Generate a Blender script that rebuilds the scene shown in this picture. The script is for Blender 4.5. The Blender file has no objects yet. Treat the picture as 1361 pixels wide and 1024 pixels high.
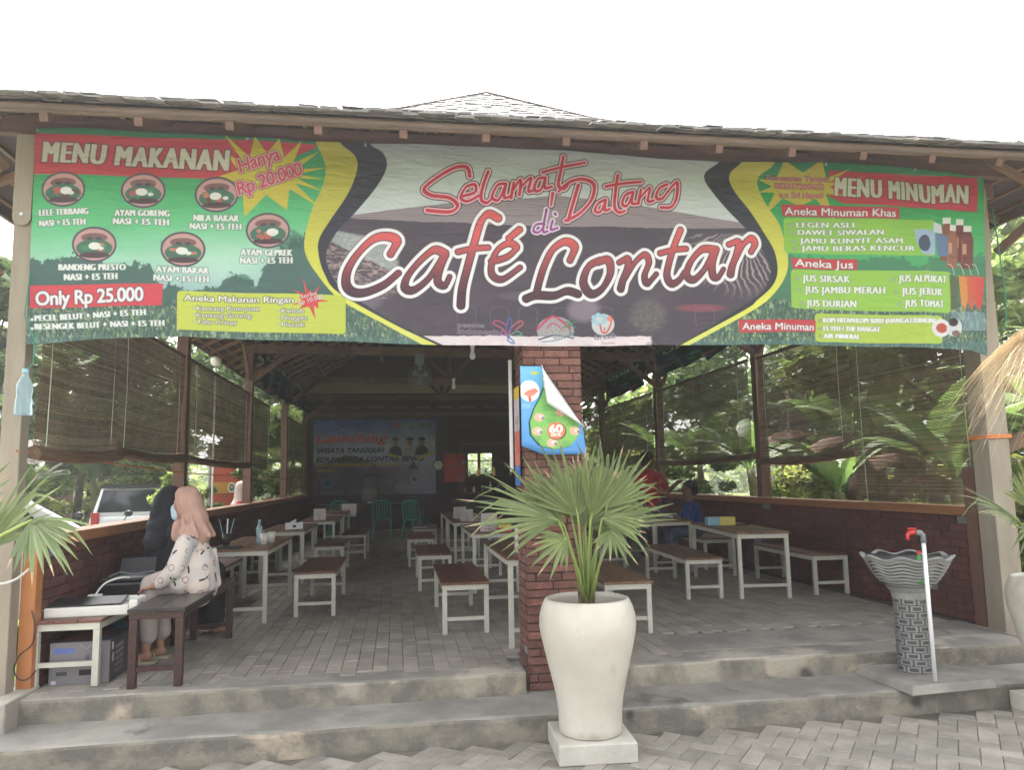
import bpy, math, random
import numpy as np
from mathutils import Vector, Matrix, Euler

# ------------------------------------------------------------ camera, world, sun
scene = bpy.context.scene
IW, IH, FPX = 1361, 1024, 1015.0
CAM = np.array([0.0, 0.0, 1.6])
_y, _p, _r = math.radians(8.6), math.radians(7.0), math.radians(-1.1)
FW = np.array([math.sin(_y) * math.cos(_p), math.cos(_y) * math.cos(_p), math.sin(_p)])
_rt = np.array([math.cos(_y), -math.sin(_y), 0.0]); _up = np.cross(_rt, FW)
RT = _rt * math.cos(_r) + _up * math.sin(_r); UP = _up * math.cos(_r) - _rt * math.sin(_r)
cam_data = bpy.data.cameras.new("camera"); cam = bpy.data.objects.new("camera", cam_data)
scene.collection.objects.link(cam); scene.camera = cam
cam_data.sensor_width = 36.0; cam_data.lens = FPX / IW * 36.0; cam_data.clip_end = 900.0; cam_data.clip_start = 0.05
cam.matrix_world = Matrix(((RT[0], UP[0], -FW[0], CAM[0]), (RT[1], UP[1], -FW[1], CAM[1]), (RT[2], UP[2], -FW[2], CAM[2]), (0, 0, 0, 1)))

SUN_EL, SUN_AZ = math.radians(57), math.radians(-14)       # azimuth from +Y (behind the building), negative = to the left
world = bpy.data.worlds.new("World"); scene.world = world; world.use_nodes = True
nt = world.node_tree; nt.nodes.clear()
sky = nt.nodes.new("ShaderNodeTexSky"); sky.sky_type = 'NISHITA'; sky.sun_disc = False
sky.sun_elevation = SUN_EL; sky.sun_rotation = SUN_AZ; sky.air_density = 1.0; sky.dust_density = 6.0; sky.ozone_density = 1.0
hsv = nt.nodes.new("ShaderNodeHueSaturation"); hsv.inputs['Saturation'].default_value = 0.14
bg = nt.nodes.new("ShaderNodeBackground"); bg.inputs['Strength'].default_value = 0.15
wo = nt.nodes.new("ShaderNodeOutputWorld")
nt.links.new(sky.outputs[0], hsv.inputs['Color']); nt.links.new(hsv.outputs[0], bg.inputs['Color']); nt.links.new(bg.outputs[0], wo.inputs['Surface'])
sd = bpy.data.lights.new("sun", 'SUN'); sun = bpy.data.objects.new("sun", sd); scene.collection.objects.link(sun)
sd.energy = 2.6; sd.angle = math.radians(0.6); sd.color = (1.0, 0.95, 0.87)
_sv = Vector((math.sin(SUN_AZ) * math.cos(SUN_EL), math.cos(SUN_AZ) * math.cos(SUN_EL), math.sin(SUN_EL)))
sun.rotation_euler = _sv.to_track_quat('Z', 'Y').to_euler(); sun.location = (0, 0, 30)
scene.view_settings.view_transform = 'Standard'; scene.view_settings.look = 'None'
scene.view_settings.gamma = 1.0; scene.view_settings.use_curve_mapping = False
scene.view_settings.exposure = 2.62
scene.render.engine = 'CYCLES'
scene.cycles.use_denoising = True; scene.cycles.max_bounces = 8; scene.cycles.diffuse_bounces = 5
scene.cycles.transparent_max_bounces = 8
scene.cycles.sample_clamp_indirect = 8.0

rnd = random.Random(7)
R = math.radians
COL = scene.collection

def ray(px, py): return FW * FPX + RT * (px - IW / 2) - UP * (py - IH / 2)
def at(px, py, axis, val):
    """the point seen at photo pixel (px, py) on the plane axis = val (0 x, 1 y, 2 z), metres"""
    d = ray(px, py); return CAM + d * ((val - CAM[axis]) / d[axis])
def proj(X, Y, Z):
    dx, dy, dz = X - CAM[0], Y - CAM[1], Z - CAM[2]
    w = dx * FW[0] + dy * FW[1] + dz * FW[2]
    return IW / 2 + FPX * (dx * RT[0] + dy * RT[1] + dz * RT[2]) / w, IH / 2 - FPX * (dx * UP[0] + dy * UP[1] + dz * UP[2]) / w

# ------------------------------------------------------------ mesh builder
class MB:
    def __init__(s): s.v = []; s.f = []; s.m = []
    def add(s, vs, fs, mi=0):
        o = len(s.v); s.v.extend([tuple(map(float, p)) for p in vs]); s.f.extend([tuple(i + o for i in f) for f in fs]); s.m.extend([mi] * len(fs)); return s
    def box(s, c, d, rot=None, mi=0, taper=1.0):
        x, y, z = d[0] / 2, d[1] / 2, d[2] / 2
        P = [(-x, -y, -z), (x, -y, -z), (x, y, -z), (-x, y, -z), (-x * taper, -y * taper, z), (x * taper, -y * taper, z), (x * taper, y * taper, z), (-x * taper, y * taper, z)]
        if rot is not None:
            e = Euler(rot).to_matrix(); P = [e @ Vector(p) for p in P]
        P = [(p[0] + c[0], p[1] + c[1], p[2] + c[2]) for p in P]
        return s.add(P, [(0, 3, 2, 1), (4, 5, 6, 7), (0, 1, 5, 4), (1, 2, 6, 5), (2, 3, 7, 6), (3, 0, 4, 7)], mi)
    def bb(s, x0, x1, y0, y1, z0, z1, mi=0): return s.box(((x0 + x1) / 2, (y0 + y1) / 2, (z0 + z1) / 2), (x1 - x0, y1 - y0, z1 - z0), None, mi)
    def bar(s, a, b, w, h, mi=0):
        """square bar from a to b"""
        a = Vector(a); b = Vector(b); d = (b - a).normalized()
        u = Vector((0, 0, 1)) if abs(d.z) < .95 else Vector((0, 1, 0))
        sx = d.cross(u).normalized() * (w / 2); sz = sx.cross(d).normalized() * (h / 2)
        P = [a - sx - sz, a + sx - sz, a + sx + sz, a - sx + sz, b - sx - sz, b + sx - sz, b + sx + sz, b - sx + sz]
        return s.add(P, [(0, 3, 2, 1), (4, 5, 6, 7), (0, 1, 5, 4), (1, 2, 6, 5), (2, 3, 7, 6), (3, 0, 4, 7)], mi)
    def tube(s, pts, rad, n=8, mi=0, cap=True):
        pts = [Vector(p) for p in pts]; k = len(pts)
        if not hasattr(rad, '__len__'): rad = [rad] * k
        vs = []; u = None
        for i, p in enumerate(pts):
            d = (pts[min(i + 1, k - 1)] - pts[max(i - 1, 0)]); d = d.normalized() if d.length > 1e-9 else Vector((0, 0, 1))
            if u is None: u = d.cross(Vector((0.013, 0.021, 1)) if abs(d.z) < .9 else Vector((1, 0.02, 0))).normalized()
            u = (u - d * u.dot(d)).normalized(); w = d.cross(u)
            for j in range(n):
                a = 2 * math.pi * j / n; vs.append(p + (u * math.cos(a) + w * math.sin(a)) * rad[i])
        fs = [(i * n + j, i * n + (j + 1) % n, (i + 1) * n + (j + 1) % n, (i + 1) * n + j) for i in range(k - 1) for j in range(n)]
        if cap: fs.append(tuple(reversed(range(n)))); fs.append(tuple(range((k - 1) * n, k * n)))
        return s.add(vs, fs, mi)
    def lathe(s, prof, c=(0, 0, 0), n=24, mi=0, fn=None):
        vs = []
        for r, z in prof:
            for j in range(n):
                a = 2 * math.pi * j / n; rr, zz = (r, z) if fn is None else fn(r, z, a)
                vs.append((c[0] + rr * math.cos(a), c[1] + rr * math.sin(a), c[2] + zz))
        k = len(prof)
        fs = [(i * n + j, i * n + (j + 1) % n, (i + 1) * n + (j + 1) % n, (i + 1) * n + j) for i in range(k - 1) for j in range(n)]
        if prof[0][0] > 1e-6: fs.append(tuple(reversed(range(n))))
        if prof[-1][0] > 1e-6: fs.append(tuple(range((k - 1) * n, k * n)))
        return s.add(vs, fs, mi)
    def ell(s, c, r, n=12, m=8, mi=0, rot=None):
        vs = []
        for i in range(m + 1):
            t = math.pi * i / m
            for j in range(n):
                a = 2 * math.pi * j / n; p = Vector((r[0] * math.sin(t) * math.cos(a), r[1] * math.sin(t) * math.sin(a), -r[2] * math.cos(t)))
                if rot is not None: p = Euler(rot).to_matrix() @ p
                vs.append((p.x + c[0], p.y + c[1], p.z + c[2]))
        fs = [(i * n + j, i * n + (j + 1) % n, (i + 1) * n + (j + 1) % n, (i + 1) * n + j) for i in range(m) for j in range(n)]
        return s.add(vs, fs, mi)
    def cap(s, a, ra, b, rb, n=12, mi=0):
        """tapered capsule"""
        a = Vector(a); b = Vector(b); d = (b - a); L = d.length; d = d / L if L > 1e-9 else Vector((0, 0, 1))
        pts = []; rr = []
        for t in (-1, -.85, -.5, 0):
            pts.append(a + d * (t * ra)); rr.append(max(ra * math.sqrt(max(0, 1 - t * t)), 1e-4))
        for t in (0, .5, .85, 1):
            pts.append(b + d * (t * rb)); rr.append(max(rb * math.sqrt(max(0, 1 - t * t)), 1e-4))
        return s.tube(pts, rr, n, mi)
    def sheet(s, grid, mi=0, thick=0.0, closed=False):
        """grid[i][j] of points -> quads"""
        r = len(grid); c = len(grid[0]); vs = [p for row in grid for p in row]
        return s.add(vs, [(i * c + j, i * c + j + 1, (i + 1) * c + j + 1, (i + 1) * c + j) for i in range(r - 1) for j in range(c - 1)], mi)
    def build(s, name, mats, parent=None, smooth=False, bevel=0.0, solid=0.0, sub=0, loc=None, remesh=0.0, weld=False):
        me = bpy.data.meshes.new(name)
        me.from_pydata(s.v, [], s.f)
        if not isinstance(mats, (list, tuple)): mats = [mats]
        for m in mats: me.materials.append(m)
        if len(mats) > 1: me.polygons.foreach_set('material_index', s.m)
        if smooth: me.polygons.foreach_set('use_smooth', [True] * len(me.polygons))
        me.update()
        o = bpy.data.objects.new(name, me); COL.objects.link(o)
        if parent is not None: o.parent = parent
        if loc is not None: o.location = loc
        if remesh:
            md = o.modifiers.new('remesh', 'REMESH'); md.mode = 'VOXEL'; md.voxel_size = remesh; md.use_smooth_shade = True
            md = o.modifiers.new('smooth', 'SMOOTH'); md.iterations = 5; md.factor = .5
        if bevel:
            md = o.modifiers.new('bevel', 'BEVEL'); md.width = bevel; md.segments = 2; md.limit_method = 'ANGLE'
        if solid:
            md = o.modifiers.new('solid', 'SOLIDIFY'); md.thickness = solid; md.offset = 0
        if sub:
            md = o.modifiers.new('sub', 'SUBSURF'); md.levels = sub; md.render_levels = sub
        return o

def tag(o, label=None, cat=None, group=None, kind=None):
    if label: o['label'] = label
    if cat: o['category'] = cat
    if group: o['group'] = group
    if kind: o['kind'] = kind
    return o
def thing(name, label, cat, loc=(0, 0, 0), rz=0.0, group=None):
    o = bpy.data.objects.new(name, None); o.empty_display_size = .1; COL.objects.link(o)
    o.location = loc; o.rotation_euler = (0, 0, rz); return tag(o, label, cat, group)
def dup(root, loc, rz=None, label=None, group=None, scale=None):
    r = root.copy(); COL.objects.link(r); r.location = loc
    if rz is not None: r.rotation_euler = (0, 0, rz)
    if scale is not None: r.scale = scale
    if label: r['label'] = label
    if group: r['group'] = group
    for ch in list(KIDS(root)):
        c = ch.copy(); COL.objects.link(c); c.parent = r
        for g in list(KIDS(ch)):
            d = g.copy(); COL.objects.link(d); d.parent = c
    return r
def KIDS(o): return o.children
def inst(src, name, loc, parent, rot=None):
    o = bpy.data.objects.new(name, src); COL.objects.link(o); o.parent = parent; o.location = loc
    if rot is not None: o.rotation_euler = rot
    return o

# ------------------------------------------------------------ materials
def rgb(r, g, b): 
    f = lambda c: (c / 255 / 12.92) if c / 255 <= .04045 else ((c / 255 + .055) / 1.055) ** 2.4
    return (f(r), f(g), f(b))
def M(name, col, rough=.6, col2=None, nscale=3.0, ndet=6, mixr=(.35, .65), var=0.0, bump=0.0, bscale=40.0, metal=0.0, spec=.5, trans=0.0, stretch=None,
      alpha=1.0, stain=None, stscale=1.2, strange=(.55, .7), transm=0.0, emit=None, coat=0.0, ior=1.45):
    m = bpy.data.materials.new(name); m.use_nodes = True; n = m.node_tree; L = n.links
    b = n.nodes['Principled BSDF']; b.inputs['Roughness'].default_value = rough; b.inputs['Metallic'].default_value = metal
    b.inputs['Specular IOR Level'].default_value = spec; b.inputs['IOR'].default_value = ior
    if coat: b.inputs['Coat Weight'].default_value = coat
    if transm: b.inputs['Transmission Weight'].default_value = transm
    if alpha < 1: b.inputs['Alpha'].default_value = alpha
    c4 = lambda c: (c[0], c[1], c[2], 1)
    geo = n.nodes.new('ShaderNodeNewGeometry'); pos = geo.outputs['Position']
    if stretch:
        mp = n.nodes.new('ShaderNodeMapping'); mp.inputs['Scale'].default_value = stretch; L.new(pos, mp.inputs[0]); pos = mp.outputs[0]
    out = None
    if col2 is not None:
        nz = n.nodes.new('ShaderNodeTexNoise'); nz.inputs['Scale'].default_value = nscale; nz.inputs['Detail'].default_value = ndet; nz.inputs['Roughness'].default_value = .62
        L.new(pos, nz.inputs['Vector'])
        mr = n.nodes.new('ShaderNodeMapRange'); mr.inputs[1].default_value = mixr[0]; mr.inputs[2].default_value = mixr[1]; L.new(nz.outputs[0], mr.inputs[0])
        mx = n.nodes.new('ShaderNodeMix'); mx.data_type = 'RGBA'; mx.inputs[6].default_value = c4(col); mx.inputs[7].default_value = c4(col2)
        L.new(mr.outputs[0], mx.inputs[0]); out = mx.outputs[2]
    if stain is not None:
        nz = n.nodes.new('ShaderNodeTexNoise'); nz.inputs['Scale'].default_value = stscale; nz.inputs['Detail'].default_value = 8; nz.inputs['Roughness'].default_value = .6; nz.inputs['Distortion'].default_value = .4
        L.new(geo.outputs['Position'], nz.inputs['Vector'])
        mr = n.nodes.new('ShaderNodeMapRange'); mr.inputs[1].default_value = strange[0]; mr.inputs[2].default_value = strange[1]; L.new(nz.outputs[0], mr.inputs[0])
        mx = n.nodes.new('ShaderNodeMix'); mx.data_type = 'RGBA'; mx.inputs[6].default_value = c4(col); mx.inputs[7].default_value = c4(stain)
        if out: L.new(out, mx.inputs[6])
        L.new(mr.outputs[0], mx.inputs[0]); out = mx.outputs[2]
    if var:
        oi = n.nodes.new('ShaderNodeObjectInfo'); ad = n.nodes.new('ShaderNodeMath'); ad.operation = 'ADD'
        L.new(oi.outputs['Random'], ad.inputs[0]); L.new(geo.outputs['Random Per Island'], ad.inputs[1])
        fr = n.nodes.new('ShaderNodeMath'); fr.operation = 'FRACT'; L.new(ad.outputs[0], fr.inputs[0])
        mr = n.nodes.new('ShaderNodeMapRange'); mr.inputs[3].default_value = 1 - var; mr.inputs[4].default_value = 1 + var; L.new(fr.outputs[0], mr.inputs[0])
        hv = n.nodes.new('ShaderNodeHueSaturation'); L.new(mr.outputs[0], hv.inputs['Value'])
        hv.inputs['Color'].default_value = c4(col)
        if out: L.new(out, hv.inputs['Color'])
        m2 = n.nodes.new('ShaderNodeMapRange'); m2.inputs[3].default_value = .5 - var * .03; m2.inputs[4].default_value = .5 + var * .03; L.new(geo.outputs['Random Per Island'], m2.inputs[0]); L.new(m2.outputs[0], hv.inputs['Hue'])
        out = hv.outputs[0]
    if out: L.new(out, b.inputs['Base Color'])
    else: b.inputs['Base Color'].default_value = c4(col)
    if bump:
        nb = n.nodes.new('ShaderNodeTexNoise'); nb.inputs['Scale'].default_value = bscale; nb.inputs['Detail'].default_value = 5; L.new(pos, nb.inputs['Vector'])
        bp = n.nodes.new('ShaderNodeBump'); bp.inputs['Strength'].default_value = bump; bp.inputs['Distance'].default_value = .01; L.new(nb.outputs[0], bp.inputs['Height']); L.new(bp.outputs[0], b.inputs['Normal'])
    if trans:
        tr = n.nodes.new('ShaderNodeBsdfTranslucent'); tr.inputs['Color'].default_value = c4([min(1, c * 1.6) for c in col])
        if out: L.new(out, tr.inputs['Color'])
        ms = n.nodes.new('ShaderNodeMixShader'); ms.inputs[0].default_value = trans; L.new(b.outputs[0], ms.inputs[1]); L.new(tr.outputs[0], ms.inputs[2]); L.new(ms.outputs[0], n.nodes['Material Output'].inputs['Surface'])
    return m

MT = {}
MT['concrete'] = M('concrete', (.29, .27, .23), .85, (.185, .175, .155), 1.9, 8, mixr=(.4, .6), bump=.5, bscale=30, stain=(.44, .40, .33), stscale=1.7, strange=(.56, .66))
MT['concrete_smooth'] = M('concrete_smooth', (.29, .275, .24), .8, (.195, .185, .165), 2.6, 12, mixr=(.40, .60), bump=.35, bscale=22, stain=(.12, .11, .095), stscale=3.1, strange=(.60, .72))
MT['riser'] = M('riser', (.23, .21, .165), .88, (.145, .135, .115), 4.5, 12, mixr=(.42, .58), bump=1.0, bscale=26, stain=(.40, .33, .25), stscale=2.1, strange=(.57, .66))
MT['paver_in'] = M('paver_in', (.32, .29, .245), .8, (.24, .22, .185), 4, 6, var=.13, bump=.5, bscale=60)
MT['paver_out'] = M('paver_out', (.31, .29, .245), .85, (.215, .20, .17), 5, 10, var=.17, bump=.6, bscale=70, stain=(.16, .155, .14), stscale=1.1, strange=(.55, .72))
MT['joint'] = M('joint', (.10, .092, .076), .95, (.16, .145, .115), 8)
MT['soil'] = M('soil', (.13, .11, .06), .95, (.08, .11, .03), .5, 8, spec=0, stain=(.07, .11, .03), stscale=.3, strange=(.4, .6))
MT['brick'] = M('brick', (.172, .074, .058), .8, (.12, .052, .044), 14, 6, var=.25, bump=.7, bscale=80, stain=(.27, .10, .075), stscale=9, strange=(.6, .75))
MT['brick_grey'] = M('brick_grey', (.19, .205, .215), .8, (.15, .16, .17), 14, var=.1, bump=.5, bscale=80)
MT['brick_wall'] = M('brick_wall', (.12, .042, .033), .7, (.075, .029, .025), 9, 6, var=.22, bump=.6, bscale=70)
MT['mortar'] = M('mortar', (.055, .042, .038), .95)
MT['post'] = M('post', (.30, .26, .205), .8, (.24, .205, .16), 2.2, 6, bump=.3, bscale=30, stretch=(3, 3, .6))
MT['timber'] = M('timber', (.165, .088, .056), .6, (.11, .058, .038), 5, 8, bump=.35, bscale=30, stretch=(4, 4, .5), var=.12)
MT['timber_h'] = M('timber_h', (.145, .078, .058), .62, (.10, .054, .042), 5, 8, bump=.35, bscale=30, stretch=(.6, 4, 4), var=.15)
MT['timber_roof'] = M('timber_roof', (.15, .09, .065), .7, (.10, .06, .045), 4, 6, var=.2)
MT['batten'] = M('batten', (.24, .14, .085), .7, (.17, .10, .06), 4, 6, var=.2)
MT['fascia'] = M('fascia', (.20, .14, .11), .7, (.14, .10, .08), 4, 8, stretch=(.5, 3, 3), var=.1, bump=.3)
MT['cap'] = M('cap', (.34, .155, .062), .45, (.26, .115, .05), 3, 6, stretch=(4, .5, 4), var=.08)
MT['orange'] = M('orange', (.42, .17, .055), .5, (.36, .14, .05), 3, 6)
MT['white_metal'] = M('white_metal', (.52, .51, .44), .42, (.43, .42, .36), 6, 6, var=.04, bump=.08)
MT['plank_top'] = M('plank_top', (.175, .075, .045), .42, (.10, .045, .03), 6, 8, stretch=(6, .7, 6), var=.22, bump=.15)
MT['plank_top2'] = M('plank_top2', (.22, .12, .065), .45, (.14, .075, .042), 6, 8, stretch=(6, .7, 6), var=.22, bump=.15)
MT['dark_wood'] = M('dark_wood', (.050, .020, .015), .38, (.030, .013, .011), 5, 6, stretch=(4, .7, 4), bump=.1)
MT['dark_top'] = M('dark_top', (.030, .026, .028), .28, (.020, .017, .018), 5, 6)
MT['shingle'] = M('shingle', (.24, .225, .215), .7, (.15, .145, .14), 6, 6, var=.38, bump=.4, bscale=60)
MT['shingle_base'] = M('shingle_base', (.09, .07, .06), .9)
MT['blind'] = M('blind', (.29, .225, .155), .7, (.20, .15, .10), 3, 6, var=.3, trans=.42)
MT['blind_roll'] = M('blind_roll', (.20, .13, .08), .75, (.11, .065, .04), 6, 6, bump=.5, bscale=50, stretch=(8, .5, 8))
MT['cord'] = M('cord', (.55, .60, .48), .7)
MT['orange_cord'] = M('orange_cord', (.62, .20, .06), .6)
MT['pot'] = M('pot', (.54, .51, .445), .42, (.46, .43, .37), 3.5, 9, bump=.3, bscale=12, stain=(.36, .33, .26), stscale=5.5, strange=(.58, .78))
MT['pot_plinth'] = M('pot_plinth', (.50, .48, .42), .6, (.40, .38, .33), 5, 8, bump=.3, stain=(.42, .39, .32), stscale=6, strange=(.62, .75))
MT['earth'] = M('earth', (.10, .07, .045), .95, (.17, .13, .09), 18, bump=1, bscale=60)
MT['palm_leaf'] = M('palm_leaf', (.175, .215, .075), .45, (.12, .16, .06), 3, 6, var=.22, trans=.22, spec=.4)
MT['palm_leaf_lit'] = M('palm_leaf_lit', (.17, .22, .09), .45, (.12, .17, .07), 3, 6, var=.25, trans=.3)
MT['leaf_tip'] = M('leaf_tip', (.40, .31, .19), .7, (.30, .21, .12), 30)
MT['petiole'] = M('petiole', (.24, .30, .075), .45, (.17, .24, .07), 6)
MT['palm_fibre'] = M('palm_fibre', (.17, .125, .085), .9, (.09, .065, .045), 20, bump=1, bscale=80)
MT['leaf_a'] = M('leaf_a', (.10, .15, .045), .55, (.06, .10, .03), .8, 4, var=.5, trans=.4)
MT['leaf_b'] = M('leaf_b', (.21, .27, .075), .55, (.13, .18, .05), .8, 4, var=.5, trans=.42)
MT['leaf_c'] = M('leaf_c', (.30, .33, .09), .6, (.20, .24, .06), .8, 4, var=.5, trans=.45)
MT['banana'] = M('banana', (.15, .23, .06), .5, (.09, .16, .04), 5, 5, var=.2, trans=.38)
MT['banana_dead'] = M('banana_dead', (.15, .085, .05), .85, (.09, .05, .03), 6, 6, trans=.1)
MT['banana_stem'] = M('banana_stem', (.20, .22, .09), .6, (.14, .10, .05), 4, 6, bump=.4)
MT['bark'] = M('bark', (.13, .10, .075), .9, (.075, .06, .045), 10, 6, bump=.8, bscale=25)
MT['thatch'] = M('thatch', (.58, .48, .33), .8, (.44, .35, .23), 10, 5, var=.45, trans=.1)
MT['carwhite'] = M('carwhite', (.80, .81, .81), .25, coat=.5)
MT['carsilver'] = M('carsilver', (.72, .73, .74), .3, metal=.0, coat=.5)
MT['glass_dark'] = M('glass_dark', (.02, .025, .028), .08, spec=.8)
MT['black'] = M('black', (.018, .018, .020), .45, (.026, .026, .028), 20)
MT['black_gloss'] = M('black_gloss', (.012, .012, .014), .15)
MT['rubber'] = M('rubber', (.02, .02, .02), .8)
MT['red'] = M('red', (.50, .035, .03), .4)
MT['taillight'] = M('taillight', (.45, .03, .025), .2)
MT['white'] = M('white', (.70, .71, .72), .5)
MT['white_plastic'] = M('white_plastic', (.66, .65, .60), .4, (.60, .59, .54), 5)
MT['grey_plastic'] = M('grey_plastic', (.18, .20, .21), .45)
MT['steel'] = M('steel', (.45, .45, .46), .35, metal=.8)
MT['skin'] = M('skin', (.36, .19, .125), .55, (.31, .155, .10), 12)
MT['skin_dark'] = M('skin_dark', (.17, .085, .055), .55, (.13, .065, .045), 12)
MT['hijab_pink'] = M('hijab_pink', (.45, .28, .225), .85, (.39, .235, .19), 9, 5, bump=.3, bscale=18, stretch=(3, 3, .8))
MT['cloth_black'] = M('cloth_black', (.012, .013, .018), .9, (.02, .022, .03), 8, bump=.3, bscale=14)
MT['hijab_light'] = M('hijab_light', (.50, .38, .35), .85)
MT['cloth_red'] = M('cloth_red', (.40, .03, .035), .8)
MT['cloth_blue'] = M('cloth_blue', (.022, .05, .22), .85, (.015, .035, .16), 9, bump=.2)
MT['cloth_navy'] = M('cloth_navy', (.03, .05, .11), .85, (.10, .12, .16), 30)
MT['trouser'] = M('trouser', (.42, .36, .33), .85, (.36, .30, .28), 9, bump=.2)
MT['sandal'] = M('sandal', (.40, .34, .24), .7)
MT['mask_blue'] = M('mask_blue', (.40, .52, .62), .7)
MT['hair'] = M('hair', (.010, .009, .009), .5, (.02, .018, .016), 60, bump=.4, bscale=120)
MT['green_plastic'] = M('green_plastic', (.03, .22, .16), .35)
MT['card'] = M('card', (.27, .27, .29), .7, (.22, .22, .24), 5)
MT['yellow'] = M('yellow', (.62, .52, .12), .5)
MT['sky_plastic'] = M('sky_plastic', (.22, .42, .50), .4)
MT['bottle'] = M('bottle', (.55, .75, .82), .08, transm=.75, alpha=.9)
MT['bottle_green'] = M('bottle_green', (.10, .34, .10), .15, transm=.4)
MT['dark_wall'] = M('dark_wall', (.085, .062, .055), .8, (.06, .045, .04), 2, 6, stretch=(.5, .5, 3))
MT['clock'] = M('clock', (.60, .60, .52), .4)
MT['stone_dark'] = M('stone_dark', (.055, .058, .065), .6, (.09, .09, .095), 14, bump=.4)
MT['stone_light'] = M('stone_light', (.27, .27, .25), .65, (.20, .20, .19), 12, bump=.4)
MT['net'] = M('net', (.03, .10, .06), .8)
MT['sign_orange'] = M('sign_orange', (.58, .17, .07), .6)
MT['sign_yellow'] = M('sign_yellow', (.68, .40, .06), .6)
MT['twine'] = M('twine', (.03, .22, .15), .7)
MT['bulb'] = M('bulb', (.75, .75, .70), .3)

def spots(m, places, col):
    """stains of a given place and size in the world: (x, y, z, radius)"""
    n = m.node_tree; L = n.links; b = n.nodes['Principled BSDF']; src = b.inputs['Base Color'].links[0].from_socket
    geo = n.nodes.new('ShaderNodeNewGeometry'); nz = n.nodes.new('ShaderNodeTexNoise'); nz.inputs['Scale'].default_value = 14; nz.inputs['Detail'].default_value = 6; L.new(geo.outputs['Position'], nz.inputs['Vector'])
    for x, y, z, r_ in places:
        vd = n.nodes.new('ShaderNodeVectorMath'); vd.operation = 'DISTANCE'; L.new(geo.outputs['Position'], vd.inputs[0]); vd.inputs[1].default_value = (x, y, z)
        ma = n.nodes.new('ShaderNodeMath'); ma.operation = 'MULTIPLY_ADD'; L.new(nz.outputs[0], ma.inputs[0]); ma.inputs[1].default_value = r_ * 1.6; L.new(vd.outputs['Value'], ma.inputs[2])
        mr = n.nodes.new('ShaderNodeMapRange'); mr.inputs[1].default_value = r_ * 2.1; mr.inputs[2].default_value = r_ * 1.3; L.new(ma.outputs[0], mr.inputs[0])
        mx = n.nodes.new('ShaderNodeMix'); mx.data_type = 'RGBA'; L.new(mr.outputs[0], mx.inputs[0]); L.new(src, mx.inputs[6]); mx.inputs[7].default_value = (*col, 1); src = mx.outputs[2]
    L.new(src, b.inputs['Base Color'])
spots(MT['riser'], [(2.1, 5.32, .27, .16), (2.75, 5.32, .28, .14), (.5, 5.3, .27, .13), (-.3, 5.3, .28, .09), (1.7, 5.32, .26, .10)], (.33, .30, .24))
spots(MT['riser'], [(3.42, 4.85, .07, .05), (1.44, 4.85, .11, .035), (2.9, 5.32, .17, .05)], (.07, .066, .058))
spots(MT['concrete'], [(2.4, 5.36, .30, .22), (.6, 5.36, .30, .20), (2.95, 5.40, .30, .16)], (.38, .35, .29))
spots(MT['pot'], [(1.02, 4.42, .14, .03), (1.1, 4.42, .12, .04)], (.42, .38, .30))

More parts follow.
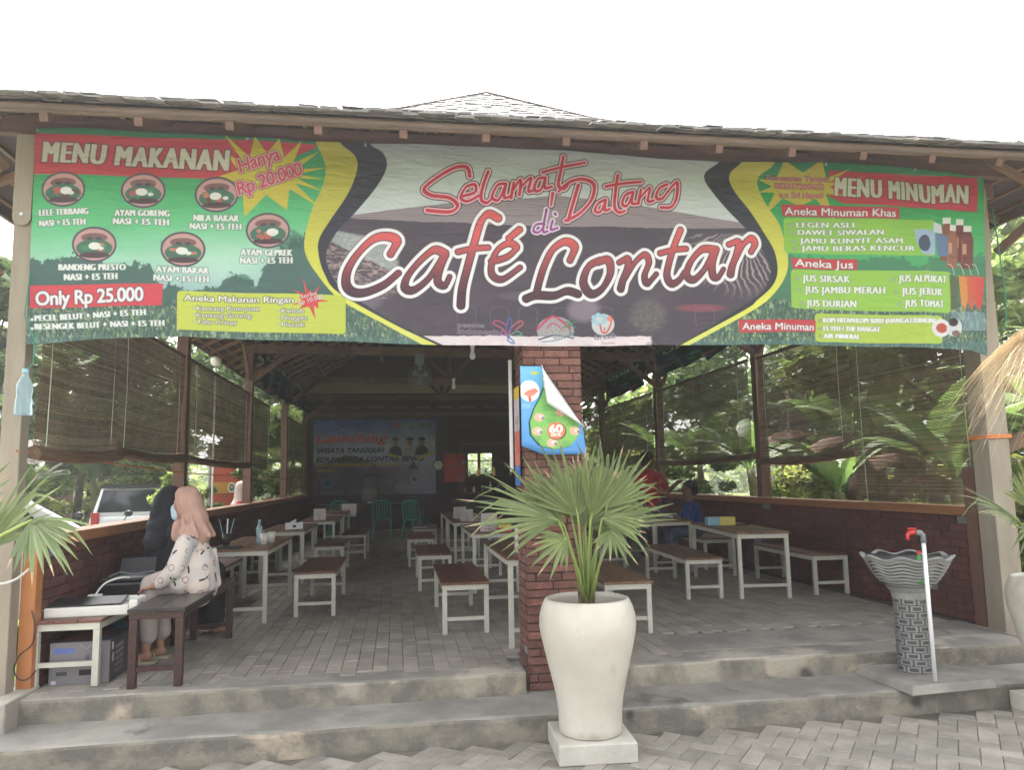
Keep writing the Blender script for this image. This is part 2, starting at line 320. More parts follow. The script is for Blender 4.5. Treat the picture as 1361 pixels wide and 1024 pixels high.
# ------------------------------------------------------------ printed artwork: a small rasteriser painting into images made here
_glyph = {}
def glyphs(text, italic=0.0, spacing=1.0):
    key = (text, spacing)
    if key not in _glyph:
        cu = bpy.data.curves.new('t', 'FONT'); cu.body = text; cu.size = 1.0; cu.resolution_u = 4; cu.space_character = spacing
        ob = bpy.data.objects.new('t', cu); COL.objects.link(ob)
        dg = bpy.context.evaluated_depsgraph_get(); ev = ob.evaluated_get(dg); me = ev.to_mesh()
        me.calc_loop_triangles()
        V = np.array([v.co[:2] for v in me.vertices]).reshape(-1, 2); T = np.array([t.vertices[:] for t in me.loop_triangles], int).reshape(-1, 3)
        ev.to_mesh_clear(); bpy.data.objects.remove(ob); bpy.data.curves.remove(cu)
        _glyph[key] = (V, T)
    return _glyph[key]
CAPH = [None]
class Canvas:
    def __init__(s, W, H, fmap, col=(.5, .5, .5)):
        s.W, s.H, s.map = W, H, fmap; s.a = np.empty((H, W, 3)); s.a[:] = col
    def comp(s, x0, y0, mask, col):
        h, w = mask.shape; m = mask[..., None]; c = np.asarray(col, float)
        if c.max() > 1.5: c = c / 255
        reg = s.a[y0:y0 + h, x0:x0 + w]; s.a[y0:y0 + h, x0:x0 + w] = reg * (1 - m) + c * m
    def box(s, P, pad):
        x0 = max(0, int(P[:, 0].min() - pad)); x1 = min(s.W, int(P[:, 0].max() + pad + 1)); y0 = max(0, int(P[:, 1].min() - pad)); y1 = min(s.H, int(P[:, 1].max() + pad + 1))
        return x0, x1, y0, y1
    def tri_mask(s, P, T, pad=0, ss=3):
        x0, x1, y0, y1 = s.box(P, pad + 1)
        if x1 <= x0 or y1 <= y0: return None
        w, h = (x1 - x0) * ss, (y1 - y0) * ss; m = np.zeros((h, w), bool); Q = (P - [x0, y0]) * ss - .5
        for t in T:
            a, b, c = Q[t[0]], Q[t[1]], Q[t[2]]
            ax = max(0, int(min(a[0], b[0], c[0]))); bx = min(w, int(max(a[0], b[0], c[0])) + 2); ay = max(0, int(min(a[1], b[1], c[1]))); by = min(h, int(max(a[1], b[1], c[1])) + 2)
            if bx <= ax or by <= ay: continue
            xs = np.arange(ax, bx)[None, :]; ys = np.arange(ay, by)[:, None]
            e0 = (b[0] - a[0]) * (ys - a[1]) - (b[1] - a[1]) * (xs - a[0]); e1 = (c[0] - b[0]) * (ys - b[1]) - (c[1] - b[1]) * (xs - b[0]); e2 = (a[0] - c[0]) * (ys - c[1]) - (a[1] - c[1]) * (xs - c[0])
            m[ay:by, ax:bx] |= ((e0 >= 0) & (e1 >= 0) & (e2 >= 0)) | ((e0 <= 0) & (e1 <= 0) & (e2 <= 0))
        return x0, y0, m.reshape(y1 - y0, ss, x1 - x0, ss).mean((1, 3))
    def poly(s, pts, col, alpha=1.0, raw=False):
        P = np.array(pts, float) if raw else np.array([s.map(*p) for p in pts])
        x0, x1, y0, y1 = s.box(P, 1)
        if x1 <= x0 or y1 <= y0: return
        ss = 3; w, h = (x1 - x0) * ss, (y1 - y0) * ss; Q = (P - [x0, y0]) * ss - .5
        X = np.arange(w)[None, :]; Y = np.arange(h)[:, None]; ins = np.zeros((h, w), bool)
        for i in range(len(Q)):
            a, b = Q[i], Q[(i + 1) % len(Q)]
            if abs(a[1] - b[1]) < 1e-9: continue
            c = ((a[1] > Y) != (b[1] > Y)) & (X < (b[0] - a[0]) * (Y - a[1]) / (b[1] - a[1]) + a[0]); ins ^= c
        s.comp(x0, y0, ins.reshape(y1 - y0, ss, x1 - x0, ss).mean((1, 3)) * alpha, col)
    def ellipse(s, cx, cy, rx, ry, col, alpha=1.0, n=28, rot=0):
        s.poly([(cx + rx * math.cos(2 * math.pi * i / n) * math.cos(rot) - ry * math.sin(2 * math.pi * i / n) * math.sin(rot), cy + rx * math.cos(2 * math.pi * i / n) * math.sin(rot) + ry * math.sin(2 * math.pi * i / n) * math.cos(rot)) for i in range(n)], col, alpha)
    def dil(s, m, r):
        if r <= 0: return m
        k = int(math.ceil(r)); p = np.pad(m, k); o = m.copy(); h, w = m.shape
        for dy in range(-k, k + 1):
            for dx in range(-k, k + 1):
                d = math.hypot(dx, dy)
                if d <= r + .5: o = np.maximum(o, p[k + dy:k + dy + h, k + dx:k + dx + w] * min(1, max(0, r + .5 - d) if d > r - .5 else 1))
        return o
    def text(s, txt, p0, p1, h, col, outline=None, ow=0.0, bold=0.0, slant=0.0, out2=None, ow2=0.0, spacing=1.0, hbold=0, shadow=None, curve=None):
        """baseline from p0 to p1 in map units, cap height h; widths in canvas px"""
        V, T = glyphs(txt, spacing=spacing)
        if len(V) == 0: return
        if CAPH[0] is None: CAPH[0] = glyphs('H')[0][:, 1].max()
        xa, xb = V[:, 0].min(), V[:, 0].max(); u = (V[:, 0] - xa) / (xb - xa); v = V[:, 1] / CAPH[0]
        p0 = np.array(p0, float); p1 = np.array(p1, float); d = p1 - p0; n = np.array([d[1], -d[0]]) / np.hypot(*d)
        if n[1] > 0: n = -n
        Q = p0 + d * u[:, None] + n * (v * h)[:, None]; Q = Q + (d / np.hypot(*d))[None] * (v * h * slant)[:, None]
        if curve is not None: Q = curve(Q)
        P = np.array([s.map(*q) for q in Q]); pad = bold + hbold + ow + ow2 + 3
        r = s.tri_mask(P, T, pad)
        if r is None: return
        x0, y0, m = r
        if bold: m = s.dil(m, bold)
        if hbold:
            q = m.copy(); k = int(hbold)
            for dx in range(-k, k + 1): q = np.maximum(q, np.roll(m, dx, 1))
            m = q
        if shadow is not None: 
            sh = np.roll(np.roll(m, 2, 0), 2, 1); s.comp(x0, y0, s.dil(sh, 1.5) * .8, shadow)
        if out2 is not None: s.comp(x0, y0, s.dil(m, ow + ow2), out2)
        if outline is not None: s.comp(x0, y0, s.dil(m, ow), outline)
        s.comp(x0, y0, m, col)
    def smooth(s, pts, k=6):
        P = [np.array(p, float) for p in pts]; o = []
        if len(P) == 2: return P
        for i in range(len(P) - 1):
            a = P[max(i - 1, 0)]; b = P[i]; c = P[i + 1]; d = P[min(i + 2, len(P) - 1)]
            for j in range(k):
                t = j / k; o.append(.5 * ((2 * b) + (-a + c) * t + (2 * a - 5 * b + 4 * c - d) * t * t + (-a + 3 * b - 3 * c + d) * t ** 3))
        o.append(P[-1]); return o
    def dist(s, strokes, pen=False, pad=30):
        """distance field to brush strokes: list of (pts, w0, w1) half widths in canvas px (pen wider across one diagonal)"""
        allp = []; segs = []
        for st in strokes:
            P = [np.array(s.map(*p)) for p in s.smooth(st[0])]; allp += P; k = len(P) - 1
            for i in range(k): segs.append((P[i], P[i + 1], st[1] + (st[2] - st[1]) * i / k, st[1] + (st[2] - st[1]) * (i + 1) / k))
        A = np.array(allp); x0, x1, y0, y1 = s.box(A, pad)
        X, Y = np.meshgrid(np.arange(x0, x1) + .5, np.arange(y0, y1) + .5); D = np.full(X.shape, 1e9)
        for a, b, ra, rb in segs:
            d = b - a; l2 = d @ d + 1e-9; th = math.atan2(d[1], d[0])
            if pen: kf = .70 + .46 * abs(math.sin(th + .9)); ra *= kf; rb *= kf
            t = np.clip(((X - a[0]) * d[0] + (Y - a[1]) * d[1]) / l2, 0, 1)
            D = np.minimum(D, np.hypot(X - a[0] - t * d[0], Y - a[1] - t * d[1]) - (ra + (rb - ra) * t))
        return x0, y0, D
    def line(s, pts, w, col, alpha=1.0):
        x0, y0, D = s.dist([(pts, w / 2, w / 2)], pad=w + 3); s.comp(x0, y0, np.clip(.5 - D, 0, 1) * alpha, col)
    def image(s, name, gain=1.0):
        im = bpy.data.images.new(name, s.W, s.H); a = np.ones((s.H, s.W, 4), np.float32); a[..., :3] = np.clip(s.a * gain, 0, .93)[::-1]
        im.pixels.foreach_set(a.ravel()); im.update(); im.pack(); return im
def M_print(name, im, rough=.5, spec=.35, trans=0.0):
    m = bpy.data.materials.new(name); m.use_nodes = True; n = m.node_tree; b = n.nodes['Principled BSDF']; b.inputs['Roughness'].default_value = rough; b.inputs['Specular IOR Level'].default_value = spec
    t = n.nodes.new('ShaderNodeTexImage'); t.image = im; t.interpolation = 'Cubic'; t.extension = 'EXTEND'; n.links.new(t.outputs[0], b.inputs['Base Color'])
    if trans:
        tr = n.nodes.new('ShaderNodeBsdfTranslucent'); n.links.new(t.outputs[0], tr.inputs[0]); ms = n.nodes.new('ShaderNodeMixShader'); ms.inputs[0].default_value = trans
        n.links.new(b.outputs[0], ms.inputs[1]); n.links.new(tr.outputs[0], ms.inputs[2]); n.links.new(ms.outputs[0], n.nodes['Material Output'].inputs['Surface'])
    return m
def set_uv(o, fn):
    me = o.data; uv = me.uv_layers.new(name='uv'); co = np.empty(len(me.vertices) * 3); me.vertices.foreach_get('co', co); co = co.reshape(-1, 3)
    li = np.empty(len(me.loops), int); me.loops.foreach_get('vertex_index', li); U = np.array(fn(co[:, 0], co[:, 1], co[:, 2])).T
    uv.data.foreach_set('uv', U[li].ravel())
def vnoise(X, Y, sc, seed=0, octv=4):
    """value noise on arrays"""
    o = np.zeros(np.broadcast(X, Y).shape); amp = 1; tot = 0; r = np.random.default_rng(seed)
    for k in range(octv):
        g = r.random((64, 64)); x = X * sc * 2 ** k; y = Y * sc * 2 ** k; xi = np.floor(x).astype(int); yi = np.floor(y).astype(int); fx = x - xi; fy = y - yi
        fx = fx * fx * (3 - 2 * fx); fy = fy * fy * (3 - 2 * fy); a = g[yi % 64, xi % 64]; b = g[yi % 64, (xi + 1) % 64]; c = g[(yi + 1) % 64, xi % 64]; d = g[(yi + 1) % 64, (xi + 1) % 64]
        o += amp * ((a * (1 - fx) + b * fx) * (1 - fy) + (c * (1 - fx) + d * fx) * fy); tot += amp; amp *= .55
    return o / tot
# ------------------------------------------------------------ artwork of the big menu banner (traced on its own plane, y = BY)
BY = 5.36; BX0, BX1, BZ0, BZ1 = -2.50, 4.82, 2.46, 4.10
CW, CH = 2900, 650
def bmap(px, py):
    p = at(px, py, 1, BY); return ((p[0] - BX0) / (BX1 - BX0) * CW, (BZ1 - p[2]) / (BZ1 - BZ0) * CH)
cv = Canvas(CW, CH, bmap)
gx, gz = np.meshgrid(BX0 + (np.arange(CW) + .5) / CW * (BX1 - BX0), BZ1 - (np.arange(CH) + .5) / CH * (BZ1 - BZ0))
PX, PY = proj(gx, BY, gz)
def ramp(v, ks):
    t = [k[0] for k in ks]; return np.stack([np.interp(v, t, [k[1][i] for k in ks]) for i in range(3)], -1) / 255
def put(mask, col):
    c = np.asarray(col, float); c = c / 255 if c.max() > 1.5 else c
    m = mask.astype(float)[..., None] if mask.ndim == 2 else mask
    cv.a[:] = cv.a * (1 - m) + c * m
left = PX < 700
n1 = vnoise(PX, PY, .03, 1); n2 = vnoise(PX, PY, .12, 2); n3 = vnoise(PX, PY * .25, .35, 3)
Lc = ramp(PY + (n1 - .5) * 12, [(170, (38, 120, 80)), (235, (52, 160, 92)), (300, (88, 190, 125)), (345, (150, 210, 180)), (375, (150, 190, 190)), (400, (110, 150, 145)), (470, (90, 120, 115))])
Rc = ramp(PY + (n1 - .5) * 10, [(210, (22, 110, 62)), (270, (35, 150, 70)), (340, (60, 170, 95)), (400, (70, 140, 90)), (470, (60, 100, 80))])
cv.a[:] = np.where(left[..., None], Lc, Rc)
glow = np.exp(-(((PX - 290) / 90) ** 2 + ((PY - 350) / 45) ** 2)); put(np.clip(glow * .35, 0, 1) * left, (215, 240, 228))
# tree silhouettes and meadow
tl = np.interp(PX, [30, 60, 110, 160, 200, 215, 235, 290, 300, 310, 322, 340, 356, 372, 395, 420, 480, 1000, 1040, 1120, 1180, 1220, 1260, 1320], [352, 345, 338, 352, 352, 380, 384, 384, 366, 360, 368, 378, 345, 330, 318, 302, 300, 330, 340, 350, 338, 352, 330, 345]) + (n2 - .5) * 26 + (n3 - .5) * 10
sil = np.clip((PY - tl) / 3, 0, 1) * np.clip((415 - PY) / 12, 0, 1)
put(sil * .85 * np.where(left, 1, .55), (46, 78, 74))
crown = np.exp(-(((PX - 322) / 17) ** 2 + ((PY - 372) / 9) ** 2)) + np.exp(-(((PX - 385) / 28) ** 2 + ((PY - 322) / 17) ** 2)) + np.exp(-(((PX - 222) / 16) ** 2 + ((PY - 322) / 12) ** 2)) * .6
put(np.clip((crown + n2 * .7 - .85) * 4, 0, 1) * .7 * left, (48, 88, 80))
gr = np.clip((PY - 398 - (n2 - .5) * 10) / 8, 0, 1); blades = np.clip((vnoise(PX * 1.0 + PY * .25, PY * .18, .55, 5, 3) - .52) * 6, 0, 1)
put(gr * .8, (46, 72, 66)); put(gr * blades * .55, (118, 150, 105)); put(gr * np.clip((vnoise(PX, PY * .6, .22, 8) - .6) * 7, 0, 1) * .6, (185, 200, 170)); put(gr * np.clip((vnoise(PX - PY * .4, PY * .3, .7, 9, 2) - .66) * 8, 0, 1) * .7, (200, 205, 120))
put(np.clip((PY - np.where(left, 448, 452)) / 3, 0, 1) * .5, (70, 110, 115))
def yy(pts):
    q = cv.smooth(pts, 5); o = sorted((p[1], p[0]) for p in q); return np.interp(PY, [p[0] for p in o], [p[1] for p in o])
Lyl = yy([(415, 180), (423, 197), (433, 223), (429, 249), (416, 278), (406, 316), (407, 340), (422, 366), (454, 401), (520, 437), (562, 460)])
Lbl = yy([(444, 180), (456, 195), (472, 208), (475, 226), (463, 258), (440, 293), (425, 319), (424, 340), (432, 366), (451, 391), (520, 430), (583, 461)])
Lbr = yy([(486, 185), (495, 196), (509, 205), (514, 223), (501, 249), (469, 287), (449, 308), (435, 334), (435, 352), (446, 375), (462, 391), (522, 428), (590, 461)])
Rbl = yy([(955, 214), (952, 219), (937, 230), (935, 241), (947, 259), (967, 283), (988, 306), (1008, 332), (1019, 353), (1020, 370), (1008, 391), (980, 411), (905, 457), (900, 461)])
Rbr = yy([(985, 214), (981, 220), (970, 230), (968, 241), (976, 259), (994, 283), (1011, 309), (1026, 335), (1030, 362), (1023, 382), (1003, 401), (988, 413), (908, 457), (902, 461)])
Ryr = yy([(1030, 214), (1023, 224), (1007, 236), (1005, 250), (1014, 271), (1032, 297), (1039, 318), (1044, 344), (1041, 367), (1026, 391), (1000, 413), (920, 457), (912, 461)])
aa = lambda d: np.clip(d / .6 + .5, 0, 1)
yel = ramp(PY, [(180, (176, 170, 62)), (300, (196, 192, 66)), (400, (224, 226, 84)), (470, (220, 222, 110))])
# starbursts go under the swooshes
def star(cx, cy, tips, inner, col):
    pts = []; k = len(tips)
    for i, (tx, ty) in enumerate(tips):
        nx, ny = tips[(i + 1) % k]; mx, my = (tx + nx) / 2 - cx, (ty + ny) / 2 - cy; L = math.hypot(mx, my) + 1e-6
        pts.append((tx, ty)); pts.append((cx + mx / L * inner[0], cy + my / L * inner[1]))
    cv.poly(pts, col)
cv.poly([(44, 178), (330, 189), (420, 192), (420, 198), (320, 240), (44, 233)], (196, 62, 74))
cv.poly([(44, 168), (330, 176), (420, 180), (420, 193), (330, 189), (44, 179)], (38, 120, 78))
# red header of the right panel
cv.poly([(1098, 229), (1296, 238), (1296, 283), (1118, 272), (1098, 262)], (186, 48, 62))
star(357, 234, [(297, 178), (303, 208), (292, 236), (326, 290), (382, 281), (424, 277), (431, 256), (434, 240), (436, 224), (425, 202), (402, 188), (372, 186), (340, 184)], (40, 27), (205, 190, 62))
star(1062, 250, [(1005, 240), (1004, 258), (1012, 290), (1060, 276), (1110, 300), (1118, 262), (1150, 236), (1128, 226), (1090, 214), (1040, 214)], (38, 19), (190, 178, 66))
m = aa(PX - Lyl) * aa(Lbr - PX) * left; cv.a[:] = cv.a * (1 - m[..., None]) + yel * m[..., None]
m = aa(PX - Rbl) * aa(Ryr - PX) * (~left); cv.a[:] = cv.a * (1 - m[..., None]) + yel * m[..., None]
# centre: a photograph of the pavilion under a grey sky
cen = aa(PX - Lbr) * aa(Rbl - PX)
rt_ = np.interp(PX, [430, 465, 600, 740, 850, 979, 1030], [292, 287, 272, 262, 274, 297, 306]); rb_ = np.interp(PX, [430, 465, 560, 760, 979, 1030], [293, 291, 297, 303, 305, 312])
skyc = ramp(PY, [(190, (150, 158, 160)), (215, (176, 188, 190)), (260, (200, 212, 212)), (300, (206, 214, 216))]); C = skyc.copy()
tile = .5 + .5 * np.sin(PY * 2.4 + .6 * np.sin(PX * 1.1)); roofc = ramp(tile * 40, [(0, (120, 108, 114)), (40, (160, 150, 155))]); 
def over(mask, col):
    c = np.asarray(col, float); c = c / 255 if (c.ndim == 1 and c.max() > 1.5) else c
    C[:] = C * (1 - mask[..., None]) + c * mask[..., None]
over(aa(PY - rt_), roofc); over(aa(PY - rb_ - (n2 - .5) * 1.5), np.array([62, 54, 66]))
over(np.clip((n1 - .45) * 3, 0, 1) * .22 * aa(PY - rb_), (104, 90, 104))
for bx_, by_, rx_, ry_, cc in [(775, 412, 20, 16, (165, 150, 165)), (480, 400, 26, 16, (120, 112, 125)), (930, 410, 30, 5, (165, 70, 80)), (700, 395, 40, 6, (95, 85, 98)), (860, 420, 22, 20, (96, 92, 92))]:
    over(np.clip(1.6 - ((PX - bx_) / rx_) ** 2 - ((PY - by_) / ry_) ** 2, 0, 1) * .6, cc)
straw = vnoise(PX * .35 + PY * .8, PY * 1.3 - PX * .25, .5, 11, 3)
sm = np.clip(1 - ((PX - 470) / 62) ** 4 - ((PY - 352 - (PX - 470) * .2) / 42) ** 4, 0, 1) * aa(PY - rb_ - 8); over(np.clip(sm * 3, 0, 1) * np.clip(.35 + (straw - .5) * 3, 0, 1), (172, 150, 142)); over(np.clip(sm * 3, 0, 1) * aa(322 + (PX - 440) * .5 - PY) * .7, (178, 192, 190))
ang = np.arctan2(PY - 300, PX - 985); rad_ = np.hypot(PY - 300, PX - 985); fan = np.clip((np.sin(ang * 60 + n1 * 20) - .1) * 1.5, 0, 1) * np.clip((100 - rad_) / 25, 0, 1) * aa(PY - 312) * np.clip((PX - 905) / 30, 0, 1); over(fan * .75, (185, 172, 172))
over(aa(PY - (448 + (n2 - .5) * 3)) * np.clip((PX - 545) / 20, 0, 1) * np.clip((868 - PX + (n2 - .5) * 20) / 8, 0, 1), ramp(n2 * 40, [(0, (216, 200, 206)), (40, (236, 226, 230))]))
over(np.clip((vnoise(PX, PY, .5, 21, 2) - .55) * 6, 0, 1) * np.clip(1.4 - ((PX - 858) / 26) ** 2 - ((PY - 425) / 22) ** 2, 0, 1) * .6, (120, 120, 105))
cv.a[:] = cv.a * (1 - cen[..., None]) + C * cen[..., None]
for fx in (608, 652, 690, 735, 790, 925):
    cv.line([(fx, 436), (fx, 412), (fx + 22, 412), (fx + 22, 434)], 1.6, (130, 120, 134), .6)
m = aa(PX - Lbl) * aa(Lbr - PX) * left; put(m, (36, 38, 52))
m = aa(PX - Rbl) * aa(Rbr - PX) * (~left); put(m, (34, 36, 48))

def bead(cx, cy, rx=28, ry=22, seed=0):
    cv.ellipse(cx, cy, rx + 1.6, ry + 1.6, (70, 70, 78)); cv.ellipse(cx, cy, rx - 1, ry - 1, (196, 150, 148))
    cv.ellipse(cx, cy - 9, rx * .62, ry * .28, (120, 84, 84)); cv.ellipse(cx, cy + 5, rx * .86, ry * .55, (58, 104, 84)); cv.ellipse(cx, cy + 14, rx * .7, ry * .18, (70, 50, 56))
    r = random.Random(seed)
    for k in range(5): cv.ellipse(cx + r.uniform(-15, 15), cy + r.uniform(-2, 9), r.uniform(3, 7), r.uniform(2, 4), r.choice([(170, 90, 78), (100, 56, 50), (60, 130, 84), (190, 120, 96)]))
    cv.ellipse(cx + r.uniform(-3, 6), cy + 2, 8, 5, (232, 232, 228)); cv.ellipse(cx + r.uniform(6, 12), cy + 5, 4, 2.5, (222, 226, 220)); cv.ellipse(cx - 6, cy - 8, 4, 2, (60, 60, 70)); cv.ellipse(cx + 6, cy - 8, 4, 2, (60, 60, 70))
for i, (x_, y_) in enumerate([(87, 254), (192, 255), (289, 260), (128, 327), (244, 332), (357, 308)]): bead(x_, y_, seed=i + 3)
WH = (214, 214, 206); OUTC = (52, 58, 62)
cv.text("MENU MAKANAN", (60, 217), (303, 229), 26.5, (208, 204, 192), outline=(52, 44, 46), ow=3.0, bold=1.0, hbold=4, slant=.06, spacing=1.16)
def small(t, p0, p1, h=8.2, bold=.6, serif=2, out=(40, 66, 60), ow=1.5, col=(226, 230, 226), **k): cv.text(t, p0, p1, h, col, outline=out, ow=ow, bold=bold, hbold=2 if serif else 0, spacing=1.12, **k)
small("LELE TERBANG", (55, 289), (120, 287)); small("NASI + ES TEH", (55, 303), (116, 301))
small("AYAM GORENG", (155, 289), (226, 289)); small("NASI + ES TEH", (153, 300), (225, 301))
small("NILA BAKAR", (258, 294), (318, 296)); small("NASI + ES TEH", (253, 305), (321, 307))
small("AYAM GEPREK", (321, 340), (389, 342)); small("NASI + ES TEH", (320, 351), (389, 352))
small("BANDENG PRESTO", (81, 361), (169, 361)); small("NASI + ES TEH", (88, 374), (158, 373))
small("AYAM BAKAR", (209, 363), (277, 364)); small("NASI + ES TEH", (206, 374), (277, 376))
cv.poly([(42, 381), (218, 378), (216, 407), (42, 411)], (208, 62, 72))
cv.text("Only Rp 25.000", (50, 407), (192, 401), 17.5, (232, 232, 236), outline=(66, 44, 60), ow=2.4, bold=2.2, slant=.04, spacing=.95)
small("PECEL BELUT + NASI + ES TEH", (49, 428), (195, 420), 7.6); small("BESENGEK BELUT + NASI + ES TEH", (49, 439), (219, 434), 7.6)
cv.ellipse(45, 426, 2, 2, (230, 232, 228)); cv.ellipse(45, 438, 2, 2, (230, 232, 228))
def pill(x0, y0, x1, y1, y2, y3, col, r=5):
    """rounded strip with corners (x0,y0) (x1,y1) (x1,y2) (x0,y3)"""
    P = [(x0, y0, 1, 1), (x1, y1, -1, 1), (x1, y2, -1, -1), (x0, y3, 1, -1)]; pts = []
    for (x, y, sx, sy), a0 in zip(P, (180, 270, 0, 90)):
        for k in range(5):
            a = R(a0 + 90 * k / 4); pts.append((x + sx * r + r * math.cos(a), y + sy * r + r * math.sin(a)))
    cv.poly(pts, col)
pill(236, 387, 460, 394, 446, 439, (190, 202, 72))
cv.text("Aneka Makanan Ringan", (245, 400), (391, 404), 7.6, (244, 244, 240), outline=(40, 46, 40), ow=2.2, bold=1.2)
for t, x0_, x1_, y_ in [("Kentang Pom-pom", 262, 345, 413), ("Kentang Goreng", 262, 334, 422), ("Tahu Crispy", 262, 315, 431), ("Kebab", 375, 405, 417), ("Nugget", 375, 409, 426), ("Piscok", 375, 406, 435)]:
    cv.text(t, (x0_, y_), (x1_, y_ + .8), 5.8, (244, 244, 240), outline=(50, 58, 44), ow=1.9, bold=.9); cv.text("*", (x0_ - 6, y_ + 1.5), (x0_ - 3, y_ + 1.5), 6, (240, 240, 232), outline=(84, 92, 76), ow=1, bold=.6)
star(413, 400, [(390, 386), (398, 396), (388, 408), (400, 412), (420, 426), (424, 412), (439, 402), (424, 397), (426, 380), (412, 386), (403, 368)], (11, 9), (206, 62, 66))
cv.text("Serba", (401, 399), (422, 393), 5.0, (240, 236, 236), outline=(70, 40, 46), ow=1.0, bold=.8); cv.text("Rp 10.000", (398, 407), (431, 398), 5.6, (240, 236, 236), outline=(70, 40, 46), ow=1.0, bold=.9)
cv.text("Hanya", (321, 232), (374, 214), 17, (206, 74, 92), outline=(238, 214, 214), ow=3.0, bold=1.8, out2=(90, 40, 56), ow2=1.6, slant=.1, spacing=.95)
cv.text("Rp 20.000", (319, 262), (403, 233), 17, (206, 74, 92), outline=(238, 214, 214), ow=3.0, bold=2.0, out2=(90, 40, 56), ow2=1.6, slant=.1, spacing=.93)
# brush lettering
def zA(x, y): return (430 + x / 2.694, 100 + y / 2.694)
def zB(x, y): return (730 + x / 3.412, 180 + y / 3.412)
def brush(strokes, layers, grad=None):
    x0, y0, D = cv.dist(strokes, True, pad=40)
    for d, col in layers: cv.comp(x0, y0, np.clip(.5 - (D - d), 0, 1), col)
    if grad:
        h, w = D.shape; yyv = PY[y0:y0 + h, x0:x0 + w]; g = np.clip((yyv - grad[0]) / (grad[1] - grad[0]), 0, 1)[..., None]
        col = np.array(grad[2]) * (1 - g) + np.array(grad[3]) * g; mm = np.clip(.5 - D, 0, 1)[..., None]
        tex = 1 + .10 * (vnoise(PX[y0:y0 + h, x0:x0 + w] * .6, PY[y0:y0 + h, x0:x0 + w] * 2.4, .5, 31, 2)[..., None] - .5)
        cv.a[y0:y0 + h, x0:x0 + w] = cv.a[y0:y0 + h, x0:x0 + w] * (1 - mm) + col / 255 * tex * mm
A = zA; B = zB; w = 10.5
def S(fn, pts, a=w, b=w): return ([fn(*p) for p in pts], a, b)
cafe = [S(A, [(240, 645), (262, 600), (232, 582), (180, 590), (125, 640), (88, 700), (82, 752), (105, 780), (150, 782), (215, 755), (268, 712)], 11, 10),
        S(A, [(432, 645), (395, 632), (345, 670), (300, 725), (292, 765), (325, 772), (380, 728), (432, 648)], 10, 9), S(A, [(435, 650), (415, 700), (408, 745), (432, 760), (450, 728)], 11, 7),
        S(A, [(622, 515), (590, 502), (562, 530), (540, 600), (515, 690), (495, 770), (490, 830)], 10, 11), S(A, [(480, 640), (530, 628), (588, 622)], 8, 7),
        S(A, [(600, 672), (655, 655), (688, 622), (662, 606), (622, 630), (600, 680), (603, 722), (640, 735), (702, 692)], 9, 8), S(A, [(662, 588), (700, 556)], 10, 11),
        S(B, [(92, 570), (112, 510), (70, 486), (15, 520), (-22, 590), (-45, 660), (-62, 728)], 10, 10), S(B, [(-108, 745), (-60, 728), (20, 728), (80, 708), (128, 722)], 11, 9),
        S(B, [(228, 572), (175, 600), (152, 670), (185, 722), (235, 700), (272, 630), (262, 572), (215, 580)], 10, 10),
        S(B, [(312, 582), (350, 565), (352, 600), (330, 660), (320, 700)], 8, 11), S(B, [(335, 660), (385, 580), (430, 545), (448, 580), (428, 640), (440, 675), (482, 632)], 8, 8),
        S(B, [(592, 432), (565, 500), (540, 580), (530, 640), (550, 675), (585, 660), (612, 622)], 10, 9), S(B, [(500, 538), (560, 522), (618, 516)], 8, 7),
        S(B, [(742, 520), (690, 520), (640, 575), (622, 635), (655, 655), (705, 605), (745, 525)], 10, 9), S(B, [(752, 520), (735, 585), (740, 640), (762, 645), (785, 610)], 11, 7),
        S(B, [(808, 500), (848, 490), (842, 540), (822, 600), (815, 635)], 8, 11), S(B, [(835, 572), (868, 505), (905, 475), (922, 500), (905, 535)], 8, 10)]
brush(cafe, [(13.6, (90, 80, 92)), (12.0, (244, 242, 246)), (2.4, (34, 26, 34))], (318, 392, (222, 84, 84), (66, 34, 48)))
w2 = 4.6
sel = [S(A, [(522, 368), (512, 338), (470, 338), (410, 370), (360, 412), (385, 436), (450, 446), (478, 474), (450, 496), (370, 490)], 5, 5),
       S(A, [(497, 440), (540, 425), (540, 398), (508, 408), (490, 445), (515, 458), (556, 436)], 4.2, 4), S(A, [(588, 350), (570, 400), (562, 448), (582, 462), (602, 445)], 5, 4),
       S(A, [(652, 392), (622, 398), (602, 440), (625, 450), (652, 395)], 4.2, 4), S(A, [(652, 392), (645, 440), (668, 436)], 4.6, 3.8), S(A, [(680, 388), (670, 442)], 4, 5), S(A, [(674, 420), (704, 378), (700, 432)], 4, 4.6), S(A, [(702, 408), (740, 372), (732, 418), (755, 412)], 4, 4),
       S(A, [(790, 372), (764, 378), (752, 415), (775, 415), (792, 374)], 4.2, 4), S(A, [(792, 372), (790, 408), (815, 404)], 4.6, 3.8), S(A, [(856, 298), (846, 350), (838, 400), (858, 412), (872, 398)], 5, 4), S(A, [(782, 352), (850, 334), (932, 318)], 4.2, 3.8), S(A, [(818, 428), (812, 470)], 5, 3.4)]
